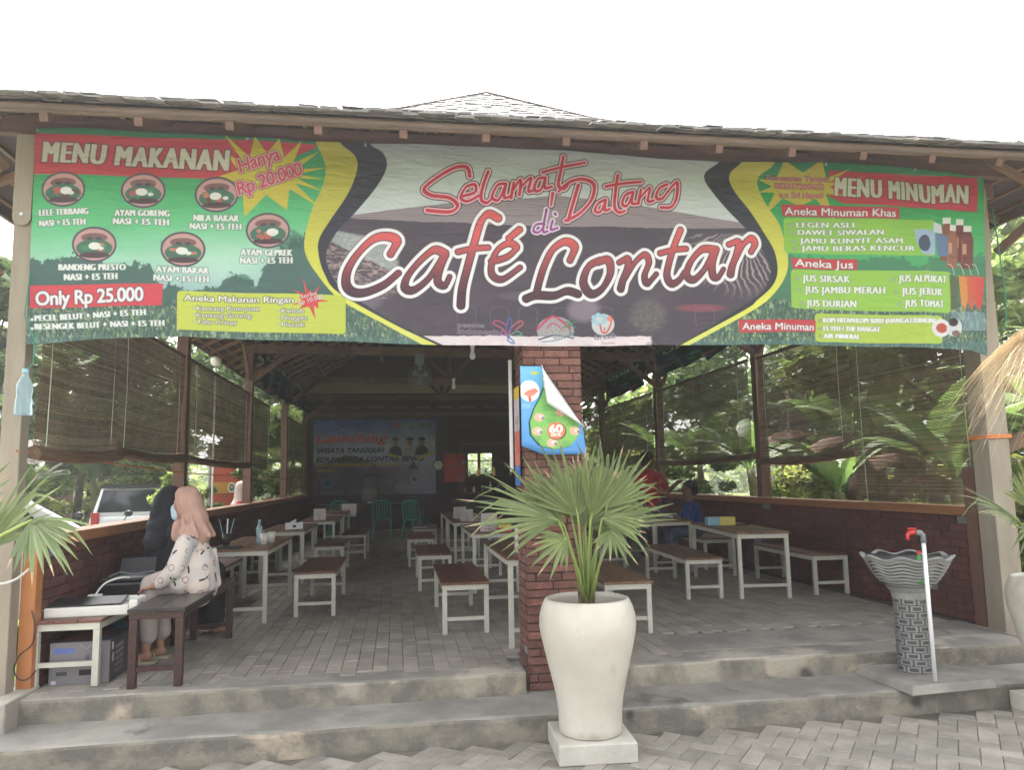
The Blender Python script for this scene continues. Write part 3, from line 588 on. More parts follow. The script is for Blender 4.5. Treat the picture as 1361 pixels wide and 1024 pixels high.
dat = [S(B, [(128, 232), (108, 300), (82, 392)], 5.4, 5), S(B, [(38, 262), (88, 218), (150, 205), (198, 232), (186, 300), (130, 362), (70, 392)], 4.6, 5),
       S(B, [(246, 300), (215, 318), (203, 350), (228, 352), (250, 305)], 4.2, 4), S(B, [(250, 300), (246, 345), (268, 342)], 4.6, 3.8), S(B, [(306, 188), (296, 250), (290, 330), (310, 356), (338, 348)], 5, 4), S(B, [(250, 240), (320, 226), (412, 216)], 4.4, 3.8),
       S(B, [(372, 262), (340, 278), (326, 318), (350, 322), (376, 268)], 4.2, 4), S(B, [(376, 262), (370, 312), (398, 312)], 4.6, 3.8), S(B, [(412, 250), (400, 312)], 4, 5), S(B, [(406, 290), (452, 242), (444, 300), (470, 298)], 4, 4), S(B, [(530, 226), (496, 244), (482, 284), (510, 288), (552, 236), (576, 222), (572, 290), (548, 328), (504, 330)], 4.4, 4.4)]
brush(sel + dat, [(7.2, (44, 34, 44)), (4.6, (238, 190, 198))], (205, 300, (178, 30, 50), (200, 44, 62)))
brush([S(A, [(785, 535), (758, 540), (750, 562), (770, 565), (790, 538)], 3.4, 3.2), S(A, [(796, 485), (784, 560), (800, 562)], 3.8, 3.2), S(A, [(818, 525), (812, 556), (836, 550)], 3.8, 3.2), S(A, [(826, 500), (828, 503)], 3.6, 3.6)], [(5.0, (226, 206, 226))], (285, 310, (120, 52, 120), (146, 60, 140)))
# sponsors' marks
cv.text("pesona", (608, 436), (643, 437), 5.2, (70, 62, 84), outline=(220, 212, 222), ow=1.2, bold=.6); cv.text("indonesia", (608, 445), (663, 447), 6.6, (70, 62, 84), outline=(226, 218, 226), ow=1.2, bold=1.0)
for pts, c_ in [([(675, 452), (668, 440), (655, 432), (660, 428), (672, 434)], (190, 70, 110)), ([(675, 450), (678, 438), (690, 428), (694, 432), (684, 440)], (200, 90, 90)), ([(674, 452), (672, 436), (676, 424), (679, 430), (677, 444)], (70, 90, 160)), ([(676, 448), (686, 442), (693, 446), (684, 448)], (90, 150, 130)), ([(674, 448), (682, 456), (680, 458), (673, 454)], (70, 110, 170)), ([(674, 446), (664, 446), (668, 440)], (150, 90, 160))]: cv.line(pts, 3.6, c_)
cv.ellipse(738, 440, 25, 19, (228, 226, 230), .55)
cv.line([(714, 438), (735, 421), (757, 437)], 6.5, (190, 62, 86)); cv.line([(724, 440), (735, 430), (749, 440)], 3.4, (190, 62, 86)); cv.line([(716, 452), (738, 446), (762, 450)], 4, (58, 70, 92)); cv.line([(720, 455), (742, 452), (764, 442)], 2.4, (60, 110, 150))
for dx, dy in [(-9, 3), (-7, -4), (0, -7), (7, -4), (9, 3)]: cv.line([(757, 433), (757 + dx * .6, 433 + dy * .9 - 1), (757 + dx, 433 + dy)], 3.4, (46, 120, 84))
cv.line([(757, 433), (758, 446)], 3, (96, 92, 60)); cv.text("LONTAR", (719, 444), (752, 443), 6, (90, 96, 80), outline=(235, 232, 225), ow=1.4, bold=.7, slant=.2); cv.text("SEWU", (735, 451), (753, 450), 4.6, (70, 90, 90), outline=(235, 232, 225), ow=1.2, bold=.6)
cv.ellipse(801, 432, 15, 14, (232, 236, 238), .8)
for a_ in range(7): cv.ellipse(796 + 8 * math.cos(a_ * .9), 425 + 6 * math.sin(a_ * .9), 3.4, 3, (150, 196, 214))
cv.line([(797, 432), (800, 442), (806, 442), (811, 432), (812, 424)], 4.4, (206, 72, 70)); cv.ellipse(809, 424, 3, 4, (222, 128, 100)); cv.line([(803, 436), (803, 441)], 3.4, (220, 90, 70))
cv.text("Gresik", (789, 452), (818, 450), 7, (66, 60, 90), outline=(232, 226, 230), ow=1.2, bold=.6, slant=.2); cv.text("Tourism", (799, 458.5), (817, 457.5), 3.4, (150, 80, 110), bold=.3)
# right panel
cv.text("Pemesanan Tempat", (1017, 241), (1099, 244), 6.6, (214, 120, 140), outline=(96, 44, 60), ow=1.6, bold=.9); cv.text("082337200622", (1027, 252), (1092, 254), 7.0, (214, 120, 140), outline=(96, 44, 60), ow=1.6, bold=.9); cv.text("a.n Sri Hayati", (1034, 264), (1091, 265), 7.0, (214, 120, 140), outline=(96, 44, 60), ow=1.6, bold=.9)
def warp(Q): 
    Q = Q.copy(); Q[:, 1] += 3.2 * np.exp(-((Q[:, 0] - 1232) / 14) ** 2) + .00 * Q[:, 0]; return Q
cv.text("MENU MINUMAN", (1108, 262), (1283, 272), 24, (200, 204, 184), outline=(56, 40, 40), ow=2.8, bold=1.0, hbold=4, spacing=1.16, slant=-.06, curve=warp)
cv.poly([(1036, 273), (1192, 278), (1192, 293), (1038, 289)], (186, 50, 62)); cv.text("Aneka Minuman Khas", (1041, 287), (1187, 290), 9.6, (236, 236, 236), outline=(70, 44, 50), ow=1.5, bold=1.3)
pill(1039, 291, 1240, 294, 342, 338, (132, 190, 62))
for t, x1_, y_ in [("LEGEN ASLI", 1132, 304), ("DAWET SIWALAN", 1170, 314), ("JAMU KUNYIT ASAM", 1196, 325), ("JAMU BERAS KENCUR", 1212, 335)]:
    x0_ = 1056 + (y_ - 304) * .2; small(t, (x0_, y_), (x1_, y_), 6.8, serif=3, out=(70, 92, 60), ow=1.6); small("*", (x0_ - 11, y_ + 3), (x0_ - 6, y_ + 3), 8, serif=0, out=(70, 92, 60))
cv.poly([(1048, 345), (1136, 346), (1136, 360), (1050, 359)], (196, 52, 62)); cv.text("Aneka Jus", (1053, 356), (1131, 358), 9.6, (236, 236, 236), outline=(70, 44, 50), ow=1.5, bold=1.4)
pill(1047, 360, 1262, 362, 417, 412, (140, 192, 64))
for t, x0_, x1_, y_ in [("JUS SIRSAK", 1063, 1127, 376), ("JUS JAMBU MERAH", 1066, 1173, 391), ("JUS DURIAN", 1068, 1135, 409), ("JUS ALPUKAT", 1191, 1256, 376), ("JUS JERUK", 1195, 1250, 393), ("JUS TOMAT", 1199, 1252, 409)]:
    small(t, (x0_, y_), (x1_, y_ + .6), 9.0, serif=2, out=(66, 96, 50), ow=1.6); small("*", (x0_ - 10, y_ + 3), (x0_ - 5, y_ + 3), 8.5, serif=0, out=(66, 96, 50))
pill(1079, 418, 1250, 421, 458, 456, (168, 196, 66)); cv.poly([(980, 426), (1080, 427), (1080, 443), (981, 443)], (190, 54, 62)); cv.text("Aneka Minuman", (985, 439), (1077, 441), 9.0, (236, 236, 236), outline=(70, 44, 50), ow=1.4, bold=1.3)
for t, x1_, y_ in [("KOPI HITAM/KOPI SUSU (HANGAT/DINGIN)", 1240, 430), ("ES TEH / THE HANGAT", 1168, 441), ("AIR MINERAL", 1141, 451)]: small(t, (1091, y_), (x1_, y_ + .5), 6.2, serif=2, out=(74, 88, 60), ow=1.3, bold=1.0); small("*", (1084, y_ + 2), (1088, y_ + 2), 6, serif=0, out=(74, 88, 60))
# bottles, jars, glasses and cups printed on the right
for bx_, top, c1 in [(1255, 291, (120, 60, 44)), (1274, 292, (96, 34, 34)), (1264, 300, (140, 84, 60)), (1284, 301, (104, 44, 40))]:
    cv.poly([(bx_ - 4, top + 8), (bx_ + 4, top + 8), (bx_ + 8, top + 18), (bx_ + 8, top + 58), (bx_ - 8, top + 56), (bx_ - 8, top + 17)], c1); cv.poly([(bx_ - 5, top), (bx_ + 5, top), (bx_ + 5, top + 8), (bx_ - 5, top + 8)], (224, 222, 218)); cv.poly([(bx_ - 6, top + 24), (bx_ - 1, top + 24), (bx_ - 1, top + 38), (bx_ - 6, top + 38)], (190, 140, 110)); cv.line([(bx_ - 6, top + 20), (bx_ - 6, top + 50)], 2.4, (176, 130, 110), .6); cv.line([(bx_ - 7, top + 42), (bx_ + 7, top + 43)], 2, (70, 26, 26), .8)
cv.poly([(1212, 306), (1240, 308), (1240, 340), (1222, 340), (1214, 322)], (150, 176, 205)); cv.ellipse(1225, 325, 8, 11, (52, 66, 92)); cv.poly([(1238, 296), (1248, 300), (1250, 312), (1238, 310)], (196, 206, 214)); cv.poly([(1240, 312), (1256, 314), (1258, 342), (1244, 342)], (86, 112, 150))
for gx_, c1 in [(1267, (74, 84, 50)), (1280, (222, 132, 52)), (1290, (206, 76, 46)), (1300, (214, 60, 52))]:
    cv.poly([(gx_ - 7, 366), (gx_ + 7, 370), (gx_ + 5, 402), (gx_ + 1, 414), (gx_ - 4, 404)], c1, .92); cv.line([(gx_, 366), (gx_ - 4, 354), (gx_ - 9, 352)], 2, (220, 226, 222)); cv.poly([(gx_ - 5, 414), (gx_ + 8, 416), (gx_ + 10, 440), (gx_ - 2, 440)], (134, 160, 182), .55)
cv.ellipse(1248, 437, 13, 12, (216, 216, 220)); cv.ellipse(1249, 437, 8, 6.5, (176, 66, 48)); cv.ellipse(1266, 436, 10, 12, (206, 206, 210)); cv.ellipse(1265, 429, 6, 5.5, (40, 28, 28)); cv.ellipse(1268, 444, 5, 4, (120, 92, 80))
cv.a[:] = cv.a * (1 + .05 * (vnoise(PX, PY, .02, 44) - .5)[..., None])
cv.a[:] = cv.a * .92 + .07  # lifts the blacks: a hazy veil put into the print colours
IM_MENU = cv.image("menu_art", .86)

# small prints, drawn in unit pixels of their own canvas
def flat(W, H, col): return Canvas(W, H, lambda x, y: (x, y), np.array(col) / 255)
lc = flat(960, 600, (196, 204, 224))
gx, gy = np.meshgrid(np.arange(960.), np.arange(600.))
t_ = np.clip(1 - gy / 260 - gx / 900 * .3, 0, 1)[..., None]; lc.a[:] = lc.a * (1 - t_) + np.array([70, 104, 190]) / 255 * t_
t_ = np.clip((gy - 330) / 60, 0, 1)[..., None] * np.clip((1000 - gx) / 500, .2, 1)[..., None]; lc.a[:] = lc.a * (1 - t_ * .8) + np.array([92, 74, 84]) / 255 * t_ * .8
nn = vnoise(gx, gy, .02, 61)[..., None]; lc.a[:] = np.clip(lc.a + (nn - .5) * .18, 0, 1)
lc.poly([(60, 360), (250, 280), (330, 290), (470, 350), (520, 372), (40, 380)], (120, 96, 92), .8)
lc.line([(120, 10), (300, 130), (360, 170)], 6, (226, 236, 250), .5)
lc.text("Launching", (24, 178), (560, 178), 66, (206, 52, 60), outline=(238, 228, 232), ow=5, bold=3, slant=.28, out2=(150, 40, 50), ow2=2)
lc.text("WISATA TANGGUH", (22, 262), (540, 262), 36, (38, 44, 66), bold=3, slant=.25); lc.text("EDUWISATA LONTAR SEWU", (22, 334), (860, 334), 36, (38, 44, 66), bold=3, slant=.25)
lc.text("DESA HENDROSARI KEC. MENGANTI", (22, 372), (690, 372), 22, (208, 188, 60), bold=2); lc.text("GRESIK", (22, 414), (170, 414), 22, (208, 188, 60), bold=2)
for x_, c_ in [(655, (206, 60, 60)), (730, (120, 150, 110)), (800, (150, 150, 150)), (860, (130, 120, 90)), (915, (110, 110, 120))]: lc.ellipse(x_, 46, 24, 26, c_, .8)
for x_, c_ in [(640, (48, 50, 56)), (755, (190, 186, 180)), (850, (40, 42, 52))]:
    lc.poly([(x_ - 56, 290), (x_ - 44, 232), (x_ - 14, 212), (x_ + 14, 212), (x_ + 44, 232), (x_ + 56, 290)], c_); lc.ellipse(x_, 184, 22, 30, (176, 128, 106)); lc.ellipse(x_, 158, 30, 14, (44, 44, 48)); lc.line([(x_ - 40, 236), (x_ + 40, 236)], 3, (150, 140, 90), .6)
lc.poly([(590, 268), (690, 300), (690, 318), (586, 292)], (206, 190, 60)); lc.poly([(820, 300), (958, 250), (958, 276), (820, 330)], (206, 190, 60)); lc.poly([(740, 400), (780, 330), (820, 400)], (60, 52, 56), .8)
lc.ellipse(110, 500, 40, 40, (110, 150, 160)); lc.ellipse(110, 500, 28, 28, (60, 90, 110)); lc.ellipse(790, 480, 34, 34, (190, 200, 214)); lc.ellipse(790, 480, 20, 20, (80, 90, 120)); lc.poly([(640, 520), (955, 500), (955, 575), (640, 580)], (176, 172, 196))
lc.poly([(60, 560), (240, 556), (240, 590), (60, 590)], (130, 130, 140), .8); lc.poly([(300, 556), (560, 556), (560, 590), (300, 590)], (128, 126, 138), .7)
IM_LAUNCH = lc.image("launch_art", .85)

pc = flat(520, 760, (96, 172, 216))     # hand washing poster
gx, gy = np.meshgrid(np.arange(520.), np.arange(760.)); t_ = np.clip(gy / 760, 0, 1)[..., None]; pc.a[:] = np.array([110, 176, 214]) / 255 * (1 - t_) + np.array([84, 142, 204]) / 255 * t_
drop = [(210, 150), (170, 260), (110, 370), (72, 480), (80, 590), (150, 680), (270, 716), (400, 690), (470, 600), (480, 500), (440, 410), (340, 320), (250, 250)]
pc.poly([(x - 14 + (x > 250) * 8, y + 4) for x, y in drop], (24, 64, 66)); pc.poly(drop, (122, 180, 96)); pc.ellipse(300, 580, 150, 100, (140, 190, 96), .5)
pc.ellipse(74, 214, 84, 92, (236, 236, 236)); pc.poly([(20, 240), (60, 210), (120, 190), (150, 214), (110, 250), (70, 270)], (206, 130, 110)); pc.poly([(60, 270), (84, 258), (92, 300), (66, 310)], (190, 104, 90)); pc.ellipse(120, 60, 40, 16, (150, 190, 130)); pc.ellipse(116, 58, 14, 12, (214, 190, 80))
pc.text("CARA", (190, 130), (330, 130), 40, (228, 240, 170), outline=(40, 110, 80), ow=3, bold=3); pc.text("PAKAI", (196, 190), (340, 190), 40, (228, 240, 170), outline=(40, 110, 80), ow=3, bold=3)
for x_, y_ in [(150, 440), (330, 400), (130, 560), (440, 560), (250, 660)]: pc.ellipse(x_, y_, 44, 36, (226, 172, 152)); pc.ellipse(x_ + 16, y_ - 4, 24, 16, (238, 206, 196)); pc.ellipse(x_ + 30, y_ + 8, 12, 14, (96, 110, 120), .8)
pc.ellipse(290, 560, 80, 76, (60, 60, 60)); pc.ellipse(286, 556, 76, 72, (214, 122, 88)); pc.text("60", (232, 572), (338, 572), 62, (240, 232, 226), bold=5); pc.text("DETIK", (246, 604), (326, 604), 22, (240, 232, 226), bold=2)
for x_, y_, k in [(186, 340, 4), (216, 460, 3), (370, 500, 2), (86, 610, 3), (330, 650, 4), (390, 480, 1), (10, 330, 3), (250, 420, 2)]:
    for q in range(k): pc.line([(x_, y_ + q * 14), (x_ + 70, y_ + q * 14)], 3.2, (58, 112, 78) if x_ > 60 else (210, 236, 244), .8)
IM_WASH = pc.image("wash_art", 1.0)
def poster_art(name, W, H, base, title, tcol, seed, bands, gain=1.0):
    c = flat(W, H, base); r = random.Random(seed)
    for y0_, y1_, col in bands: c.poly([(0, y0_ * H), (W, y0_ * H), (W, y1_ * H), (0, y1_ * H)], col)
    for k in range(14): c.ellipse(r.uniform(0, W), r.uniform(.3, 1) * H, W * r.uniform(.03, .12), H * r.uniform(.01, .05), (r.randint(60, 220), r.randint(60, 200), r.randint(60, 200)), .7)
    if title: c.text(title[0], (W * .12, H * title[1]), (W * .88, H * title[1]), H * title[2], tcol, bold=3)
    for k in range(6): c.line([(W * .15, H * (.3 + k * .07)), (W * r.uniform(.5, .85), H * (.3 + k * .07))], 3, tcol, .5)
    return c.image(name, gain)
IM_STRIP = poster_art("strip_art", 140, 800, (150, 140, 150), None, (90, 60, 60), 3, [(0, .12, (214, 176, 50)), (.12, .45, (188, 176, 186)), (.45, .8, (196, 96, 84)), (.8, 1, (60, 110, 180))])
IM_RED = poster_art("red_art", 300, 420, (196, 70, 60), None, (236, 190, 180), 5, [(.05, .2, (180, 60, 54))])
IM_TARP = poster_art("tarp_art", 900, 400, (22, 66, 48), ("MENU", .22, .12), (170, 186, 160), 9, [(0, .1, (30, 84, 60))], .9)
IM_PAPER = poster_art("paper_art", 260, 200, (186, 180, 176), None, (120, 110, 110), 12, [])
sg = flat(400, 420, (208, 92, 52)); sg.poly([(0, 170), (400, 170), (400, 260), (0, 260)], (226, 160, 52)); sg.ellipse(200, 215, 36, 42, (232, 232, 226)); sg.ellipse(200, 215, 24, 30, (70, 110, 96)); sg.ellipse(200, 212, 12, 14, (222, 196, 90))
sg.ellipse(200, 62, 18, 20, (196, 60, 44)); sg.text("DESA", (150, 120), (250, 120), 26, (180, 60, 40), bold=2); sg.poly([(0, 262), (400, 262), (400, 268), (0, 268)], (90, 120, 70)); IM_SIGN = sg.image("sign_art", 1.0)
bc = flat(500, 380, (126, 123, 124)); bc.text("EPSON", (40, 96), (200, 96), 44, (84, 110, 196), bold=4); bc.poly([(300, 120), (330, 110), (330, 190), (300, 190)], (96, 92, 108)); bc.poly([(250, 250), (400, 250), (400, 300), (250, 300)], (24, 24, 28)); bc.poly([(60, 262), (150, 262), (150, 296), (60, 296)], (70, 70, 80))
bc.poly([(20, 340), (60, 340), (60, 372), (20, 372)], (196, 196, 204)); bc.line([(240, 10), (300, 60), (360, 20), (440, 70)], 5, (160, 158, 170)); IM_BOX = bc.image("carton_art", .9)
bs = flat(700, 380, (70, 68, 70)); bs.poly([(20, 20), (50, 20), (50, 90), (20, 90)], (220, 214, 200)); bs.poly([(30, 120), (60, 120), (60, 200), (30, 200)], (180, 180, 190))
for k in range(5): bs.poly([(90, 70 + k * 56), (90 + 130, 60 + k * 56), (90 + 130, 96 + k * 56), (90, 104 + k * 56)], (150 - k * 12, 150 - k * 12, 160 - k * 12), .8)
bs.ellipse(420, 220, 110, 70, (34, 34, 40)); bs.poly([(560, 40), (680, 30), (680, 120), (560, 130)], (110, 108, 120)); IM_BOXS = bs.image("carton_side_art", 1.0)
tp = flat(500, 500, (70, 66, 82)); tp.poly([(0, 0), (500, 0), (500, 200), (0, 260)], (70, 130, 170)); tp.poly([(40, 300), (300, 240), (420, 420), (60, 460)], (130, 70, 60)); tp.ellipse(250, 200, 80, 60, (40, 50, 80)); tp.poly([(300, 60), (460, 40), (440, 180)], (200, 130, 80)); IM_BOXT = tp.image("carton_top_art", 1.0)
# the blouse: loops and dark dashes on cream
sh = flat(900, 900, (205, 196, 188)); r_ = random.Random(4)
for k in range(16): sh.poly([(r_.uniform(0, 900), r_.uniform(0, 900)) for _ in range(3)], r_.choice([(190, 186, 196), (216, 190, 170), (180, 186, 192)]), .35)
for i in range(6):
    for j in range(6):
        x_, y_ = 75 + i * 150 + r_.uniform(-26, 26), 75 + j * 150 + r_.uniform(-26, 26)
        if (i + j) % 2:
            a_ = r_.uniform(0, 3.1); sh.line([(x_ - 46 * math.cos(a_), y_ - 46 * math.sin(a_)), (x_ + 8, y_ + 6), (x_ + 46 * math.cos(a_), y_ + 46 * math.sin(a_))], 20, (50, 48, 46))
        else:
            for q in range(2): sh.line([(x_ + 30 * math.cos(t + q) * r_.uniform(.9, 1.1), y_ + 30 * math.sin(t + q) * r_.uniform(.9, 1.1)) for t in np.linspace(0, 6.3, 9)], 5, (120, 62, 72))
IM_BLOUSE = sh.image("blouse_art", .95)
MP = {k: M_print(k, v) for k, v in dict(launch=IM_LAUNCH, wash=IM_WASH, strip=IM_STRIP, red_poster=IM_RED, tarp=IM_TARP, paper=IM_PAPER, sign=IM_SIGN, carton=IM_BOX, carton_side=IM_BOXS, carton_top=IM_BOXT, blouse=IM_BLOUSE).items()}
MP['menu'] = M_print('menu_print', IM_MENU, .48, .3, trans=.06)
n = MP['menu'].node_tree; g_ = n.nodes.new('ShaderNodeNewGeometry'); mp_ = n.nodes.new('ShaderNodeMapping'); mp_.inputs['Scale'].default_value = (1.0, 1.0, 3.2); mp_.inputs['Rotation'].default_value = (0, .35, 0); nz_ = n.nodes.new('ShaderNodeTexNoise'); nz_.inputs['Scale'].default_value = 4.5; nz_.inputs['Detail'].default_value = 5; nz_.inputs['Distortion'].default_value = .8
bp_ = n.nodes.new('ShaderNodeBump'); bp_.inputs['Strength'].default_value = .55; bp_.inputs['Distance'].default_value = .03; n.links.new(g_.outputs['Position'], mp_.inputs[0]); n.links.new(mp_.outputs[0], nz_.inputs['Vector']); n.links.new(nz_.outputs[0], bp_.inputs['Height']); n.links.new(bp_.outputs[0], n.nodes['Principled BSDF'].inputs['Normal'])
MP['blouse'].node_tree.nodes['Principled BSDF'].inputs['Roughness'].default_value = .85
# ------------------------------------------------------------ ground, pavings, steps
def stuff(o): return tag(o, kind='stuff')
b = MB(); N = 40
b.sheet([[(x, y, -.03) for x in (-400, -60, -20, -8, -4, 0, 4, 8, 20, 60, 400)] for y in (-400, -60, -20, -6, 0, 5, 12, 24, 60, 400)])
ground = tag(b.build('ground', MT['soil']), kind='structure')
b = MB(); b.bb(-9, 11, -12, 4.84, -.025, -.008)
paving = tag(b.build('paving', MT['joint']), kind='structure')

def piece_mesh(name, w, d, h, mat, bev=.004, seed=0):
    b = MB(); r = random.Random(seed); t = bev
    P = [(-w / 2, -d / 2, 0), (w / 2, -d / 2, 0), (w / 2, d / 2, 0), (-w / 2, d / 2, 0)]
    vs = [(x + r.uniform(-.001, .001), y + r.uniform(-.001, .001), 0) for x, y, _ in P] + [(x, y, h - t) for x, y, _ in P] + [(x * (1 - 2 * t / w), y * (1 - 2 * t / d), h + r.uniform(-.0008, .0008)) for x, y, _ in P]
    fs = [(0, 3, 2, 1)] + [(i + o, (i + 1) % 4 + o, (i + 1) % 4 + 4 + o, i + 4 + o) for o in (0, 4) for i in range(4)] + [(8, 9, 10, 11)]
    b.add(vs, fs); me = bpy.data.meshes.new(name); me.from_pydata(b.v, [], b.f); me.materials.append(mat); return me, (vs, fs)
def lay(parent, places, w, d, h, z, mat, keep, name='paver', tilt=.006):
    """places: (x, y, rz) sorted nearest first; the first `keep` become objects, the rest one joined part"""
    protos = [piece_mesh(name, w, d, h, mat, seed=k) for k in range(4)]; r = random.Random(11)
    rest = MB()
    for i, (x, y, rz) in enumerate(places):
        me, (vs, fs) = protos[i % 4]; dz = r.uniform(-.0025, .0025); rx, ry = r.uniform(-tilt, tilt), r.uniform(-tilt, tilt); rz += r.uniform(-.01, .01)
        if i < keep: inst(me, name, (x, y, z - h + dz), parent, (rx, ry, rz))
        else:
            c, s_ = math.cos(rz), math.sin(rz); rest.add([(x + vx * c - vy * s_, y + vx * s_ + vy * c, z - h + vz + dz + ry * -vx + rx * vy) for vx, vy, vz in vs], fs)
    if rest.v: stuff(rest.build(name + 's_beyond' if False else name, mat, parent))
# herringbone outside (0.105 x 0.21), laid diagonally to the steps
pl = []; a = .107; ang = R(52)
for i in range(-110, 111):
    for j in range(-60, 61):
        # herringbone lattice: pairs step by (a, a) and (2a, -2a)
        for k in (0, 1):
            u = (i + 2 * j) * a; v = (i - 2 * j) * a
            if k == 0: cx, cy, rz = u + a, v + a / 2, 0
            else: cx, cy, rz = u + a / 2, v + 2 * a, math.pi / 2
            x = cx * math.cos(ang) - cy * math.sin(ang); y = cx * math.sin(ang) + cy * math.cos(ang)
            x += .9; y += 3.0
            if -4.5 < x < 7.5 and -1.5 < y < 4.80: pl.append((x, y, rz + ang))
def vis(p):
    q = proj(p[0], p[1], 0); return 0 if (-30 < q[0] < IW + 30 and q[1] < IH + 40) else 10
pl.sort(key=lambda p: vis(p) + math.hypot(p[0], p[1]))
lay(paving, pl, .2095, .1045, .05, .0, MT['paver_out'], 300)

def slab(name, x0, x1, y0, y1, z0, z1, mat, mat2=None, amp=.006, seed=1, chips=True):
    """a cast step: top and front subdivided and a little uneven, worn rounded nose"""
    b = MB(); r = np.random.default_rng(seed); n = int((x1 - x0) / .06); xs = np.linspace(x0, x1, n)
    ph = r.random(8) * 6
    wav = lambda x, k: amp * (math.sin(x * 1.7 + ph[k]) + .6 * math.sin(x * 4.3 + ph[k + 1]) + .35 * math.sin(x * 13 + ph[k + 2]))
    prof = []
    for x in xs:
        c = 0.0
        if chips:
            c = max(0, math.sin(x * 7.1 + ph[3]) * math.sin(x * 2.3 + ph[4]) - .55) * .035
        yf = y0 + wav(x, 0)
        prof.append([(x, yf, z0), (x, yf + .002, (z0 + z1) / 2), (x, yf + c * .5, z1 - .022 - c + wav(x, 2) * .3), (x, yf + .006 + c, z1 - .007 - c * .6), (x, yf + .024 + c, z1 + wav(x, 2) * .3), (x, (y0 + y1) / 2, z1 + wav(x, 3) * .4), (x, y1, z1), (x, y1, z0)])
    b.sheet(prof); k = len(prof[0])
    b.f.append(tuple(range(k))); b.m.append(0); b.f.append(tuple(reversed(range((n - 1) * k, n * k)))); b.m.append(0)
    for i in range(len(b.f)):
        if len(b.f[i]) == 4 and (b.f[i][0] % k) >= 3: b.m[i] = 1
    return tag(b.build(name, [mat, mat2 or mat], None, smooth=False), kind='structure')
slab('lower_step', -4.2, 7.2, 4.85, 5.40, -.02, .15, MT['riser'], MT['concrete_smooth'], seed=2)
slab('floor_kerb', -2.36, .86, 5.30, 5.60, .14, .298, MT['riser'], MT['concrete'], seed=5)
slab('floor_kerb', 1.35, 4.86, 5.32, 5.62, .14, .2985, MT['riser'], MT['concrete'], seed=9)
b = MB(); b.bb(-2.60, 5.25, 5.40, 21.4, .0, .282); floor = tag(b.build('floor', MT['joint']), kind='structure')
pl = []; a = .107
for i in range(int(7.15 / a)):
    x = -2.26 + i * a
    for j in range(76):
        y = 5.60 + (j + (.5 if i % 2 else 0)) * .2125 - .03
        if x > 2.12 and y < 6.21: continue          # smooth screed near the basin
        if .80 < x < 1.42 and y < 5.85: continue
        if y > 21.1: continue
        pl.append((x, y, math.pi / 2))
pl.sort(key=lambda p: (0 if p[0] < 4.3 or p[1] > 7 else 5) + p[1])
lay(floor, pl, .2095, .1045, .03, .300, MT['paver_in'], 300, tilt=.004)
slab('screed', 2.055, 4.84, 5.622, 6.22, .2, .2985, MT['concrete'], MT['concrete_smooth'], amp=.002, seed=12, chips=False)
# plinths under the corner posts
for nm, x0, x1, y0, y1, z1, lb in (('post_plinth', -2.75, -2.31, 5.14, 5.60, .32, 'pale concrete block under the left corner post of the pavilion'), ('post_plinth', 4.77, 5.30, 5.36, 5.98, .31, 'pale concrete block under the right corner post of the pavilion')):
    b = MB(); b.bb(x0, x1, y0, y1, .1, z1); tag(b.build(nm, MT['concrete'], bevel=.01), lb, 'plinth')

# ------------------------------------------------------------ posts
def post(x, y, z0, z1, w, mat, label, cat='post', grp=None, d=None):
    b = MB(); d = d or w
    for k in range(4): pass
    b.bb(x - w / 2, x + w / 2, y - d / 2, y + d / 2, z0, z1)
    return tag(b.build('post', mat, bevel=.006), label, cat, grp)
LX, RX = -2.45, 4.97
pL = post(-2.483, 5.44, .3, 3.99, .12, MT['post'], 'cream concrete post at the left front corner, bottle hanging beside it')
pR = post(4.885, 5.72, .3, 3.99, .19, MT['post'], 'cream concrete post at the right front corner behind the thatch')
LYS = [9.22, 13.2, 17.3, 21.0]; RYS = [10.05, 14.25, 18.4, 21.0]
ordn = ['first', 'second', 'third', 'last']
for i, y in enumerate(LYS): post(-2.45, y, .3, 3.9, .13, MT['timber'], '%s brown timber post along the left wall counted from the entrance' % ordn[i], grp='timber posts along the side walls')
for i, y in enumerate(RYS): post(5.03, y, .3, 3.9, .14, MT['timber'], '%s brown timber post along the right wall counted from the entrance' % ordn[i], grp='timber posts along the side walls')
# corbel plates at post tops with a rounded end (front corners)
for p, x, y, hw in ((pL, -2.483, 5.37, .058), (pR, 4.885, 5.615, .08)):
    b = MB(); n_ = 12; ps = [(x - hw, 3.98), (x - hw, 3.40)] + [(x - hw * math.cos(q), 3.40 - hw * math.sin(q)) for q in np.linspace(0, math.pi, n_)] + [(x + hw, 3.98)]; k_ = len(ps)
    b.add([(q[0], y - .02, q[1]) for q in ps] + [(q[0], y - .001, q[1]) for q in ps], [tuple(range(k_)), tuple(reversed(range(k_, 2 * k_)))] + [(i, i + k_, (i + 1) % k_ + k_, (i + 1) % k_) for i in range(k_)]); b.build('joint_plate', MT['post'], p)
    b = MB(); b.tube([(x, y - .026, 3.42), (x, y - .019, 3.42)], .012, 8); b.build('bolt', MT['steel'], p)
# orange edge board of the left wall end and brown board at the right wall end
b = MB(); b.bb(-2.42, -2.33, 5.50, 5.60, .3, 1.24); tag(b.build('edge_board', MT['orange'], bevel=.004), 'orange painted board closing the end of the left low wall', 'board')
b = MB(); b.bb(4.80, 4.885, 5.84, 5.97, .3, 1.62); tag(b.build('edge_board', MT['timber'], bevel=.004), 'upright brown board at the end of the right brick wall', 'board')

